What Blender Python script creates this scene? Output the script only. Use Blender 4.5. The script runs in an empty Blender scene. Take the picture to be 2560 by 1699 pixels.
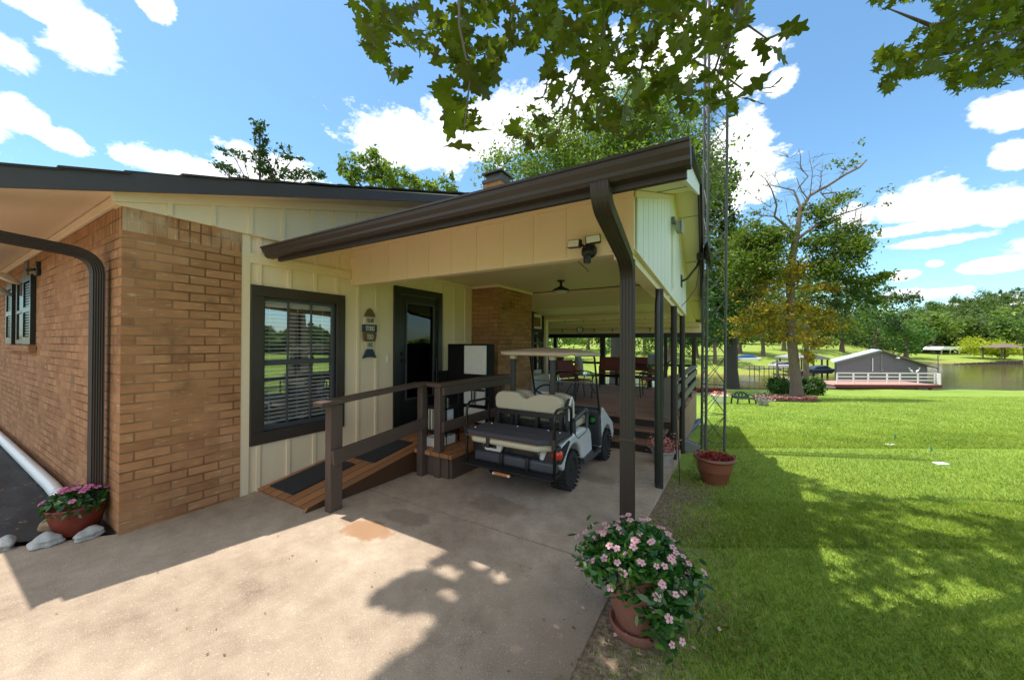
import bpy, math, random
import numpy as np
from mathutils import Vector, Matrix
random.seed(7)
rng = np.random.default_rng(11)
sc = bpy.context.scene
col = sc.collection
# ------------------------------------------------------------------ camera model
EYE = 1.65
FPX, CX, CY = 910.5, 1280.0, 849.5
MR = ((.86035132, .50968944, .00350592), (-.00026614, .00732760, -.99997312), (-.50970142, .86032726, .00643996))
def at(x, y, t):
    a, b = (x - CX) / FPX, (y - CY) / FPX
    return Vector([t * (a * MR[0][i] + b * MR[1][i] + MR[2][i]) for i in range(3)]) + Vector((0, 0, EYE))
def W(s, t, z): return Vector((.8603 * s - .5097 * t, .5097 * s + .8603 * t, z))
def sx(x, t): return (x - CX) / FPX * t
def zy(y, t): return EYE + (856.0 - y) / FPX * t
def clamp(v, a=0., b=1.): return max(a, min(b, v))
def sstep(a, b, v):
    v = clamp((v - a) / (b - a)); return v * v * (3 - 2 * v)
def ground(X, Y):
    t = -.5097 * X + .8603 * Y; s = .8603 * X + .5097 * Y
    d = t - 3.0
    soft = .5 * (d + math.sqrt(d * d + .1))
    zn = -.012 - .0862 * soft
    if t < 4: return zn
    u = s / t
    tf = 53 + 32 * sstep(.84, 1.1, u)
    if t < 36.5: return zn
    if t < tf:
        e = min(t - 36.5, tf - t)
        return max(-4.2, -2.9 - .25 * e) if t - 36.5 < tf - t else max(-4.2, -3.02 - .3 * e)
    a = t - tf
    k = .125 - .07 * sstep(.84, 1.1, u)
    z = -3.02 + k * min(a, 26) + .015 * max(0, min(a - 26, 40))
    z += sstep(tf + 38, 300, t) * (6 + 30 * sstep(.75, 1.5, u))
    return z
def on_ground(px, py, f=None):
    f = f or ground; t = .8; lo = t
    while t < 160:
        p = at(px, py, t)
        if p.z <= f(p.x, p.y): break
        lo = t; t *= 1.02
    for _ in range(24):
        m = (lo + t) / 2; p = at(px, py, m)
        if p.z <= f(p.x, p.y): t = m
        else: lo = m
    return at(px, py, t), t
# ------------------------------------------------------------------ materials
def lin(c):
    c = c / 255.
    return c / 12.92 if c <= .04045 else ((c + .055) / 1.055) ** 2.4
def hx(h):
    h = h.lstrip('#'); return tuple(lin(int(h[i:i + 2], 16)) for i in (0, 2, 4)) + (1.,)
def c4(c):
    return hx(c) if isinstance(c, str) else (tuple(c) + (1.,) if len(c) == 3 else tuple(c))
class NT:
    def __init__(s, tree): s.t = tree; s.n = tree.nodes; s.l = tree.links
    def add(s, typ, **kw):
        n = s.n.new(typ)
        for k, v in kw.items(): setattr(n, k, v)
        return n
    def put(s, sock, v):
        if isinstance(v, bpy.types.NodeSocket): s.l.new(v, sock)
        else: sock.default_value = v
    def math(s, op, a, b=0., c=None, cl=False):
        n = s.add('ShaderNodeMath', operation=op, use_clamp=cl)
        s.put(n.inputs[0], a); s.put(n.inputs[1], b)
        if c is not None: s.put(n.inputs[2], c)
        return n.outputs[0]
    def vmath(s, op, a, b):
        n = s.add('ShaderNodeVectorMath', operation=op)
        s.put(n.inputs[0], a); s.put(n.inputs[1], b)
        return n.outputs['Value'] if op in ('DOT_PRODUCT', 'LENGTH') else n.outputs['Vector']
    def noise(s, vec, scale, detail=4., rough=.55, out=0):
        n = s.add('ShaderNodeTexNoise'); s.put(n.inputs['Vector'], vec)
        n.inputs['Scale'].default_value = scale; n.inputs['Detail'].default_value = detail; n.inputs['Roughness'].default_value = rough
        return n.outputs[out]
    def ramp(s, fac, stops):
        n = s.add('ShaderNodeValToRGB'); s.put(n.inputs[0], fac)
        e = n.color_ramp.elements
        while len(e) < len(stops): e.new(.5)
        for i, (p, c) in enumerate(stops): e[i].position = p; e[i].color = c4(c)
        return n.outputs[0]
    def mix(s, fac, a, b, typ='MIX'):
        n = s.add('ShaderNodeMix', data_type='RGBA', blend_type=typ)
        s.put(n.inputs[0], fac); s.put(n.inputs[6], a if isinstance(a, bpy.types.NodeSocket) else c4(a)); s.put(n.inputs[7], b if isinstance(b, bpy.types.NodeSocket) else c4(b))
        return n.outputs[2]
    def scale(s, vec, v): return s.vmath('MULTIPLY', vec, v)
    def bump(s, h, strength=.3, dist=.01):
        n = s.add('ShaderNodeBump'); s.put(n.inputs['Height'], h)
        n.inputs['Strength'].default_value = strength; n.inputs['Distance'].default_value = dist
        return n.outputs[0]
def newmat(name):
    m = bpy.data.materials.new(name); m.use_nodes = True
    k = NT(m.node_tree); b = k.n['Principled BSDF']
    return m, k, b
def pos(k): return k.add('ShaderNodeNewGeometry').outputs['Position']
def objc(k): return k.add('ShaderNodeTexCoord').outputs['Object']
def pmat(name, c, rough=.6, var=.18, vs=5., bump=0., bs=60., metal=0., stretch=(1, 1, 1), spec=.5, fine=.1, coat=0., world=False):
    m, k, b = newmat(name)
    v = k.scale(pos(k) if world else objc(k), stretch)
    n1 = k.noise(v, vs, 5); n2 = k.noise(v, vs * 14, 3)
    f = k.math('ADD', k.math('MULTIPLY', k.math('SUBTRACT', n1, .5), var * 2.2), k.math('MULTIPLY', k.math('SUBTRACT', n2, .5), fine * 2))
    f = k.math('ADD', f, 1.)
    c = c4(c)
    cc = k.add('ShaderNodeRGB'); cc.outputs[0].default_value = c
    mul = k.vmath('MULTIPLY', cc.outputs[0], (1, 1, 1))
    n = k.add('ShaderNodeVectorMath', operation='SCALE'); k.put(n.inputs[0], mul); k.put(n.inputs['Scale'], f)
    k.put(b.inputs['Base Color'], n.outputs[0])
    b.inputs['Roughness'].default_value = rough; b.inputs['Metallic'].default_value = metal
    b.inputs['Specular IOR Level'].default_value = spec
    if coat: b.inputs['Coat Weight'].default_value = coat; b.inputs['Coat Roughness'].default_value = .1
    k.put(b.inputs['Roughness'], k.math('ADD', rough - .08, k.math('MULTIPLY', n1, .16), cl=True))
    if bump: k.put(b.inputs['Normal'], k.bump(k.noise(v, bs, 4), bump, .004))
    return m
def leafmat(name, cols, trans=.4, rough=.5, spec=.4):
    m, k, b = newmat(name)
    g = k.add('ShaderNodeNewGeometry')
    n = len(cols)
    c = k.ramp(g.outputs['Random Per Island'], [(i / (n - 1), cc) for i, cc in enumerate(cols)])
    big = k.noise(g.outputs['Position'], .9, 3)
    c = k.mix(1., c, k.ramp(big, [(.3, (.78, .8, .7)), (.7, (1.15, 1.12, 1.05))]), 'MULTIPLY')
    k.put(b.inputs['Base Color'], c); b.inputs['Roughness'].default_value = rough; b.inputs['Specular IOR Level'].default_value = spec
    tr = k.add('ShaderNodeBsdfTranslucent')
    k.put(tr.inputs[0], k.mix(1., c, (1.25, 1.3, .55), 'MULTIPLY'))
    mx = k.add('ShaderNodeMixShader'); mx.inputs[0].default_value = trans
    k.l.new(b.outputs[0], mx.inputs[1]); k.l.new(tr.outputs[0], mx.inputs[2])
    k.l.new(mx.outputs[0], k.n['Material Output'].inputs[0])
    return m
def brickmat(name, axis, soldier=False, tint=1.0):
    m, k, b = newmat(name)
    p = pos(k); s = k.add('ShaderNodeSeparateXYZ'); k.put(s.inputs[0], p)
    cb = k.add('ShaderNodeCombineXYZ')
    if soldier: k.put(cb.inputs[0], s.outputs[2]); k.put(cb.inputs[1], s.outputs[axis])
    else: k.put(cb.inputs[0], s.outputs[axis]); k.put(cb.inputs[1], s.outputs[2])
    v = cb.outputs[0]
    if not soldier: v = k.vmath('ADD', v, (-.075 if axis == 1 else 0, -.016, 0))
    wob = k.noise(v, 9., 2, out=1)
    v2 = k.vmath('ADD', v, k.scale(k.vmath('SUBTRACT', wob, (.5, .5, .5)), (.006, .006, 0)))
    br = k.add('ShaderNodeTexBrick'); k.put(br.inputs['Vector'], v2)
    br.offset = 0. if soldier else .5
    br.inputs['Scale'].default_value = 1.; br.inputs['Mortar Size'].default_value = .0075; br.inputs['Mortar Smooth'].default_value = .25
    br.inputs['Bias'].default_value = 0.; br.inputs['Brick Width'].default_value = .246; br.inputs['Row Height'].default_value = .084
    br.inputs['Color1'].default_value = (.0, .0, .0, 1); br.inputs['Color2'].default_value = (1, 1, 1, 1); br.inputs['Mortar'].default_value = (.5, .5, .5, 1)
    streak = k.noise(k.scale(v, (9, 42, 1)), 1., 5, .6)
    blot = k.noise(v, 5., 3)
    f = k.math('ADD', k.math('MULTIPLY', br.outputs['Color'], .26), k.math('ADD', k.math('MULTIPLY', blot, .42), k.math('ADD', k.math('MULTIPLY', streak, .25), .03)))
    c = k.ramp(f, [(.15, (.20, .088, .040)), (.38, (.35, .165, .076)), (.60, (.45, .225, .108)), (.9, (.56, .33, .175))])
    c = k.mix(k.ramp(streak, [(.60, (0, 0, 0)), (.74, (1, 1, 1))]), c, (.60, .42, .27))
    c = k.mix(k.ramp(k.noise(v, 2.7, 4), [(.56, (0, 0, 0)), (.68, (.5, .5, .5))]), c, (.14, .075, .045))
    mo = k.math('MULTIPLY', br.outputs['Fac'], .85)
    c = k.mix(mo, c, k.ramp(k.noise(v, 1.6, 2), [(.38, (.12, .065, .035)), (.62, (.37, .225, .13))]))
    if soldier and tint != 1.: c = k.mix(k.ramp(k.noise(v, 3.2, 4), [(.48, (0, 0, 0)), (.66, (.5, .5, .5))]), c, (.56, .45, .31))
    if tint != 1.: c = k.mix(1., c, (tint, tint, tint), 'MULTIPLY')
    k.put(b.inputs['Base Color'], c); b.inputs['Roughness'].default_value = .9; b.inputs['Specular IOR Level'].default_value = .2
    h = k.math('ADD', k.math('MULTIPLY', br.outputs['Fac'], -1.), k.math('MULTIPLY', streak, .5))
    k.put(b.inputs['Normal'], k.bump(h, .7, .006))
    return m
def boardmat(name, c, width, axis_long, axis_across, rough=.6, gap=.05, var=.35):
    m, k, b = newmat(name)
    p = pos(k); s = k.add('ShaderNodeSeparateXYZ'); k.put(s.inputs[0], p)
    cb = k.add('ShaderNodeCombineXYZ'); k.put(cb.inputs[0], s.outputs[axis_long]); k.put(cb.inputs[1], s.outputs[axis_across])
    br = k.add('ShaderNodeTexBrick'); k.put(br.inputs['Vector'], cb.outputs[0])
    br.inputs['Scale'].default_value = 1.; br.inputs['Mortar Size'].default_value = width * gap; br.inputs['Brick Width'].default_value = 3.6; br.inputs['Row Height'].default_value = width
    br.inputs['Color1'].default_value = (.2, .2, .2, 1); br.inputs['Color2'].default_value = (.8, .8, .8, 1)
    grain = k.noise(k.scale(cb.outputs[0], (6, 90, 1)), 1., 5, .65)
    f = k.math('ADD', k.math('MULTIPLY', br.outputs['Color'], .5), k.math('MULTIPLY', grain, .5))
    c = Vector(c4(c)[:3])
    cc = k.ramp(f, [(.2, tuple(c * (1 - var))), (.5, tuple(c)), (.85, tuple(c * (1 + var)))])
    cc = k.mix(k.math('MULTIPLY', br.outputs['Fac'], .85), cc, tuple(c * .12))
    k.put(b.inputs['Base Color'], cc); b.inputs['Roughness'].default_value = rough
    k.put(b.inputs['Normal'], k.bump(k.math('SUBTRACT', k.math('MULTIPLY', grain, .3), br.outputs['Fac']), .5, .004))
    return m
M = {}
M['brick_x'] = brickmat('brick_front', 1); M['brick_y'] = brickmat('brick_side', 0)
M['soldier_x'] = brickmat('brick_soldier_front', 1, True, 1.12); M['soldier_y'] = brickmat('brick_soldier_side', 0, True)
M['cream'] = pmat('cream_siding_paint', (.82, .655, .455), .55, .06, 1.2, .12, 120, fine=.03, stretch=(1, 1, .4), world=True)
M['cream_soffit'] = pmat('cream_soffit_paint', (.82, .66, .47), .6, .05, .8, .06, 90, fine=.02, world=True)
M['white_siding'] = pmat('white_siding_paint', (.80, .80, .76), .5, .06, 1.5, .08, 90, fine=.03, stretch=(1, 1, .3), world=True)
M['brown'] = pmat('dark_brown_paint', (.042, .030, .024), .38, .2, 4, .05, 60, world=True)
M['brown_gutter'] = pmat('brown_gutter_enamel', (.040, .028, .023), .48, .25, 2.5, .04, 25, stretch=(.3, 1, 1), world=True)
M['fascia'] = pmat('slate_brown_fascia', (.052, .043, .050), .5, .2, 3, .1, 60, world=True)
M['shingle'] = pmat('asphalt_shingle', (.05, .042, .04), .9, .4, 12, .6, 160, world=True)
M['black'] = pmat('black_paint', (.012, .012, .013), .35, .2, 6, .03, 40)
M['fridgeblack'] = pmat('satin_black_enamel', (.010, .010, .011), .55, .15, 6, .02, 40, spec=.15)
M['blackmatte'] = pmat('black_matte', (.011, .011, .012), .75, .3, 8, .2, 120)
M['dark'] = pmat('dark_interior', (.012, .011, .010), .8, .3, 2)
M['grey_plastic'] = pmat('charcoal_plastic', (.055, .058, .068), .45, .12, 5, .05, 120)
M['carpet'] = pmat('grey_carpet', (.060, .056, .066), .95, .2, 20, .5, 300)
M['silver'] = pmat('bright_steel', (.55, .55, .55), .25, .1, 5, 0, metal=1.)
M['steel'] = pmat('grey_steel', (.23, .23, .24), .5, .25, 6, .1, 60, metal=.6)
M['galv'] = pmat('galvanised_steel', (.10, .10, .105), .6, .3, 3, .1, 40)
M['chromeblack'] = pmat('black_chrome', (.03, .028, .026), .12, .2, 5, metal=.7)
M['white'] = pmat('white_paint', (.78, .77, .74), .35, .06, 4, .03, 40)
M['whitegloss'] = pmat('white_body_gloss', (.66, .66, .67), .22, .08, 3, coat=.4)
M['vinyl'] = pmat('cream_vinyl', (.50, .44, .31), .5, .07, 4, .1, 200)
M['tan_plastic'] = pmat('tan_canopy_plastic', (.58, .45, .32), .5, .08, 4, .04, 60)
M['rubber'] = pmat('tyre_rubber', (.015, .015, .015), .8, .3, 10, .4, 90)
M['mat'] = pmat('ribbed_black_mat', (.020, .022, .028), .8, .3, 14, .8, 70, stretch=(1, 1.6, 1))
M['rampwood'] = boardmat('red_brown_ramp_boards', (.36, .155, .062), .145, 1, 0, .55)
M['deckwood'] = boardmat('weathered_deck_boards', (.31, .17, .12), .14, 0, 1, .8)
M['stepwood'] = boardmat('step_tread_boards', (.24, .125, .085), .14, 0, 1, .55)
M['skirtwood'] = boardmat('deck_skirt_boards', (.34, .205, .13), .15, 2, 1, .7)
M['railwood'] = pmat('brown_railing_wood', (.085, .055, .042), .6, .3, 3, .3, 40, stretch=(3, 3, 1), world=True)
M['greyrail'] = pmat('grey_railing_wood', (.16, .14, .115), .65, .3, 3, .3, 40, world=True)
M['darkrail'] = pmat('black_brown_railing', (.022, .019, .017), .6, .25, 3, .2, 40, world=True)
M['terracotta'] = pmat('terracotta_plastic', (.24, .10, .07), .5, .2, 3, .12, 50)
M['terracotta2'] = pmat('brick_red_plastic', (.235, .075, .042), .42, .14, 3, .05, 50)
M['redpot'] = pmat('glazed_red_pot', (.15, .020, .009), .5, .3, 5, .1, 40, stretch=(1, 1, 5))
M['greypot'] = pmat('grey_plastic_pot', (.33, .33, .31), .6, .15, 4, .1, 60)
M['soil'] = pmat('potting_soil', (.03, .02, .014), .95, .4, 30, .8, 90)
M['stone'] = pmat('pale_limestone', (.44, .43, .41), .95, .3, 5, 1., 26, fine=.35)
M['tanstone'] = pmat('tan_sandstone', (.34, .22, .12), .8, .35, 6, .5, 22)
M['fabric'] = pmat('black_landscape_fabric', (.009, .009, .011), .6, .5, 3, 1., 7, world=True, stretch=(.5, 1.6, 1))
M['pvc'] = pmat('white_pvc', (.75, .76, .76), .35, .06, 3)
M['redsling'] = pmat('red_sling_fabric', (.16, .026, .018), .7, .2, 12, .3, 200)
M['wrought'] = pmat('green_black_iron', (.018, .034, .026), .5, .3, 12, .3, 60)
M['orangepot'] = pmat('orange_clay', (.50, .17, .06), .6, .15, 5)
M['bluegrey'] = pmat('blue_grey_corrugated_plastic', (.085, .10, .145), .55, .2, 8, .1, 40)
M['redlens'] = pmat('red_lamp_lens', (.62, .035, .015), .15, .15, 20, .3, 60, coat=.6)
M['amber'] = pmat('amber_reflector', (.42, .16, .06), .3, .1, 20)
M['lens'] = pmat('frosted_lamp_lens', (.74, .72, .66), .35, .04, 20)
M['navy'] = pmat('navy_blue_board', (.030, .050, .085), .7, .15, 9, .2, 60, stretch=(1, 1, 5))
M['fishbrown'] = pmat('brown_stained_board', (.16, .095, .035), .7, .2, 9, .2, 60, stretch=(1, 1, 5))
M['fishcream'] = pmat('cream_board', (.66, .60, .46), .7, .1, 9, .2, 60)
M['ink'] = pmat('dark_lettering', (.10, .10, .09), .7)
M['chalk'] = pmat('pale_lettering', (.74, .72, .62), .7)
M['pinkdeck'] = pmat('pink_brown_dock_boards', (.44, .26, .215), .8, .15, 3)
M['reddeck'] = pmat('red_dock_edge', (.14, .03, .026), .7, .2, 3)
M['boathouse'] = None
M['metalroof'] = pmat('pale_metal_roof', (.62, .67, .74), .4, .08, 2)
M['brownroof'] = pmat('brown_roof', (.17, .12, .10), .8, .15, 4)
M['blue'] = pmat('blue_tarp', (.02, .09, .42), .6, .15, 6)
M['green_bin'] = pmat('teal_green_plastic', (.01, .22, .16), .45, .1, 5)
M['flag'] = pmat('teal_flag', (.0, .33, .36), .6, .05, 5)
M['bark'] = pmat('grey_brown_bark', (.16, .115, .09), .95, .45, 5, .9, 16, stretch=(3, 3, .7))
M['barkdark'] = pmat('dark_bark', (.05, .043, .04), .95, .4, 4, .9, 14, stretch=(3, 3, .6))
M['twig'] = pmat('twig_bark', (.07, .055, .045), .9, .3, 8)
M['rust'] = pmat('rust_paint', (.25, .1, .04), .8)
M['bulkhead'] = pmat('weathered_bulkhead', (.10, .07, .055), .85, .3, 4)
M['dockgrey'] = pmat('weathered_dock_wood', (.22, .19, .165), .85, .25, 3)
M['leaf_near'] = leafmat('near_oak_leaf', [(.085, .11, .014), (.115, .155, .014), (.16, .21, .02), (.10, .105, .03), (.14, .19, .016)], .55, .4)
M['leaf_oak'] = leafmat('oak_leaf', [(.07, .12, .02), (.12, .19, .032), (.18, .27, .05), (.30, .37, .12)], .45)
M['leaf_dark'] = leafmat('dark_leaf', [(.018, .045, .012), (.032, .072, .016), (.05, .10, .022), (.07, .125, .03)], .3)
M['leaf_light'] = leafmat('light_leaf', [(.05, .12, .03), (.085, .19, .05), (.12, .24, .06), (.20, .32, .10)], .4)
M['leaf_olive'] = leafmat('olive_leaf', [(.06, .105, .018), (.10, .16, .024), (.15, .21, .03), (.22, .26, .05)], .45)
M['leaf_gold'] = leafmat('golden_leaf', [(.17, .13, .02), (.34, .25, .03), (.52, .39, .05), (.15, .17, .03), (.44, .27, .03), (.12, .12, .03)], .45)
M['leaf_far'] = leafmat('far_wood_leaf', [(.055, .10, .034), (.085, .15, .045), (.12, .19, .06), (.13, .16, .075)], .3, .7, .15)
M['leaf_grey'] = leafmat('grey_green_leaf', [(.08, .12, .07), (.12, .17, .09), (.15, .2, .12)], .3, .7, .2)
M['leaf_willow'] = leafmat('yellow_green_leaf', [(.30, .36, .02), (.40, .46, .03), (.48, .50, .06)], .45)
M['leaf_vinca'] = leafmat('vinca_leaf', [(.014, .065, .014), (.022, .10, .018), (.04, .14, .025), (.10, .22, .03)], .2, .3, .6)
M['leaf_shrub'] = leafmat('shrub_leaf', [(.02, .06, .012), (.045, .11, .02), (.08, .17, .03)], .3)
M['petal'] = leafmat('pink_petal', [(.80, .38, .52), (.84, .48, .60), (.88, .58, .68)], .35, .6, .2)
M['petal_hot'] = leafmat('hot_pink_petal', [(.70, .13, .42), (.76, .20, .50), (.80, .32, .58)], .35, .6, .2)
M['litter'] = leafmat('dry_leaf_litter', [(.20, .12, .06), (.30, .19, .09), (.12, .07, .04), (.36, .26, .14)], .1, .8, .1)
M['petal_eye'] = pmat('crimson_flower_eye', (.42, .02, .10), .7)
M['begonia'] = leafmat('red_begonia', [(.22, .02, .02), (.40, .04, .035), (.12, .03, .02), (.45, .12, .09)], .25, .5, .3)
M['begonia_pink'] = leafmat('pink_begonia', [(.55, .16, .2), (.7, .35, .36), (.25, .04, .05), (.7, .5, .48)], .3, .6, .2)
M['petunia'] = leafmat('dark_petunia', [(.05, .015, .04), (.10, .03, .07), (.7, .6, .65), (.03, .05, .02)], .2, .6, .2)
M['grass'] = leafmat('grass_blade', [(.20, .31, .06), (.29, .42, .08), (.38, .49, .10), (.50, .51, .20)], .45, .55, .2)
# glass
def glassmat(name, refl=.28, tint=(.9, .93, .92), rough=.0, fk=1.):
    m, k, b = newmat(name)
    tr = k.add('ShaderNodeBsdfTransparent'); tr.inputs[0].default_value = c4(tint)
    gl = k.add('ShaderNodeBsdfGlossy'); gl.inputs[0].default_value = (.95, .97, 1, 1); gl.inputs['Roughness'].default_value = rough
    lw = k.add('ShaderNodeLayerWeight'); lw.inputs[0].default_value = .5
    fr3 = k.math('POWER', lw.outputs['Facing'], 3.)
    mx = k.add('ShaderNodeMixShader'); k.put(mx.inputs[0], k.math('ADD', k.math('MULTIPLY', fr3, fk), refl, cl=True))
    k.l.new(tr.outputs[0], mx.inputs[1]); k.l.new(gl.outputs[0], mx.inputs[2])
    k.l.new(mx.outputs[0], k.n['Material Output'].inputs[0])
    return m
M['glass'] = glassmat('window_glass', .30, (.98, .99, .99)); M['doorglass'] = glassmat('door_glass', .045, (.6, .6, .6), fk=.3)
M['windshield'] = glassmat('clear_windshield', .015, (.86, .87, .87)); M['tableglass'] = glassmat('table_glass', .12, (.8, .86, .84))
def concrete():
    m, k, b = newmat('exposed_aggregate_concrete')
    p = pos(k); s = k.add('ShaderNodeSeparateXYZ'); k.put(s.inputs[0], p)
    big = k.noise(p, .9, 6, .6); mid = k.noise(p, 7., 5, .6); fine = k.noise(p, 150., 3, .75)
    vo = k.add('ShaderNodeTexVoronoi'); k.put(vo.inputs['Vector'], p); vo.inputs['Scale'].default_value = 150.
    f = k.math('ADD', k.math('ADD', k.math('MULTIPLY', big, .45), k.math('MULTIPLY', mid, .25)), k.math('MULTIPLY', fine, .42))
    f = k.math('SUBTRACT', f, .06)
    c = k.ramp(f, [(.34, (.19, .138, .10)), (.46, (.365, .278, .205)), (.56, (.46, .357, .27)), (.68, (.66, .55, .435))])
    peb = k.ramp(k.math('MULTIPLY', vo.outputs['Color'], 1.), [(.80, (0, 0, 0)), (.95, (1, 1, 1))])
    c = k.mix(k.math('MULTIPLY', peb, .45), c, (.74, .62, .48))
    vo2 = k.add('ShaderNodeTexVoronoi'); k.put(vo2.inputs['Vector'], p); vo2.inputs['Scale'].default_value = 27.
    spk = k.ramp(vo2.outputs['Distance'], [(.0, (1, 1, 1)), (.14, (0, 0, 0))])
    c = k.mix(k.math('MULTIPLY', spk, k.ramp(k.noise(p, 3.), [(.5, (0, 0, 0)), (.6, (.8, .8, .8))])), c, (.12, .09, .065))
    # rust-brown stain by the ramp and a darker edge along the lawn
    def spot(cx, cy, rx, ry):
        d = k.vmath('MULTIPLY', k.vmath('SUBTRACT', p, (cx, cy, 0)), (1 / rx, 1 / ry, 0))
        r = k.math('ADD', k.vmath('LENGTH', d, (0, 0, 0)), k.math('MULTIPLY', k.math('SUBTRACT', mid, .5), 1.1))
        return k.ramp(r, [(.75, (1, 1, 1)), (1.05, (0, 0, 0))])
    c = k.mix(k.math('MULTIPLY', spot(-2.74, 2.12, .30, .17), .75), c, (.36, .185, .085))
    c = k.mix(k.math('MULTIPLY', spot(-2.62, 2.47, .32, .14), .5), c, (.22, .15, .11))
    c = k.mix(k.math('MULTIPLY', spot(-2.05, 3.15, .38, .22), .35), c, (.12, .09, .07))
    c = k.mix(k.math('MULTIPLY', spot(-1.55, 4.5, .5, .16), .3), c, (.14, .105, .08))
    edge = k.ramp(k.math('ADD', s.outputs[0], k.math('MULTIPLY', k.math('SUBTRACT', mid, .5), .35)), [(0, (0, 0, 0)), (1, (1, 1, 1))])
    e = k.add('ShaderNodeMapRange'); k.put(e.inputs[0], k.math('ADD', s.outputs[0], k.math('MULTIPLY', k.math('SUBTRACT', mid, .5), .5))); e.inputs[1].default_value = -1.15; e.inputs[2].default_value = -.62
    e2 = k.add('ShaderNodeMapRange'); k.put(e2.inputs[0], s.outputs[1]); e2.inputs[1].default_value = 2.6; e2.inputs[2].default_value = 1.6
    c = k.mix(k.math('MULTIPLY', k.math('MULTIPLY', e.outputs[0], e2.outputs[0]), .65), c, (.10, .075, .058))
    k.put(b.inputs['Base Color'], c); b.inputs['Roughness'].default_value = .88; b.inputs['Specular IOR Level'].default_value = .25
    h = k.math('ADD', k.math('MULTIPLY', fine, .7), k.math('MULTIPLY', vo.outputs['Distance'], .6))
    k.put(b.inputs['Normal'], k.bump(h, .5, .004))
    return m
M['concrete'] = concrete()
def lawnmat():
    m, k, b = newmat('lawn_grass')
    p = pos(k); s = k.add('ShaderNodeSeparateXYZ'); k.put(s.inputs[0], p)
    big = k.noise(p, .22, 5, .6); mid = k.noise(p, 2.2, 6, .65); fine = k.noise(k.scale(p, (1, 1, .3)), 45., 4, .7)
    f = k.math('ADD', k.math('ADD', k.math('MULTIPLY', big, .4), k.math('MULTIPLY', mid, .3)), k.math('MULTIPLY', fine, .3))
    c = k.ramp(f, [(.34, (.12, .20, .036)), (.45, (.195, .30, .05)), (.55, (.275, .37, .065)), (.66, (.38, .43, .11))])
    e = k.add('ShaderNodeMapRange'); k.put(e.inputs[0], k.math('ADD', s.outputs[0], k.math('MULTIPLY', k.math('SUBTRACT', mid, .5), 1.5))); e.inputs[1].default_value = .12; e.inputs[2].default_value = -.55
    e2 = k.add('ShaderNodeMapRange'); k.put(e2.inputs[0], s.outputs[1]); e2.inputs[1].default_value = 6.5; e2.inputs[2].default_value = 4.6
    dirt = k.ramp(k.noise(p, 26., 5, .7), [(.3, (.10, .072, .048)), (.5, (.235, .175, .12)), (.72, (.42, .34, .24))])
    c = k.mix(k.math('MULTIPLY', e.outputs[0], e2.outputs[0]), c, dirt)
    mu = k.add('ShaderNodeMapRange'); k.put(mu.inputs[0], k.math('ADD', s.outputs[2], k.math('MULTIPLY', k.math('SUBTRACT', mid, .5), .5))); mu.inputs[1].default_value = -2.70; mu.inputs[2].default_value = -2.95
    far = k.vmath('DOT_PRODUCT', p, (-.5097, .8603, 0)); fm = k.math('GREATER_THAN', far, 45.)
    c = k.mix(k.math('MULTIPLY', mu.outputs[0], k.math('ADD', k.math('MULTIPLY', fm, .8), .2)), c, (.33, .23, .105))
    c = k.mix(k.math('MULTIPLY', fm, .35), c, (.30, .32, .07))
    k.put(b.inputs['Base Color'], c); b.inputs['Roughness'].default_value = .9; b.inputs['Specular IOR Level'].default_value = .1
    k.put(b.inputs['Normal'], k.bump(fine, .8, .02))
    return m
M['lawn'] = lawnmat()
def watermat():
    m, k, b = newmat('lake_water')
    p = pos(k)
    n = k.noise(k.scale(p, (1, 1, 1)), .35, 3); n2 = k.noise(p, 1.8, 3)
    k.put(b.inputs['Base Color'], k.ramp(n, [(.3, (.075, .066, .020)), (.7, (.125, .105, .038))]))
    b.inputs['Roughness'].default_value = .1; b.inputs['IOR'].default_value = 1.33
    k.put(b.inputs['Normal'], k.bump(k.math('ADD', n, k.math('MULTIPLY', n2, .3)), .06, .3))
    return m
M['water'] = watermat()
def lapmat(name, c, step):
    m, k, b = newmat(name)
    p = pos(k); s = k.add('ShaderNodeSeparateXYZ'); k.put(s.inputs[0], p)
    fr = k.math('FRACT', k.math('DIVIDE', s.outputs[2], step)); c = Vector(c4(c)[:3])
    cc = k.ramp(k.math('ADD', fr, k.math('MULTIPLY', k.noise(p, 1.2, 3), .25)), [(.0, tuple(c * .55)), (.14, tuple(c * .95)), (1, tuple(c * 1.08))])
    k.put(b.inputs['Base Color'], cc); b.inputs['Roughness'].default_value = .6
    k.put(b.inputs['Normal'], k.bump(fr, .5, .03))
    return m
M['boathouse'] = lapmat('slate_lap_siding', (.135, .135, .155), .24)
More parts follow.
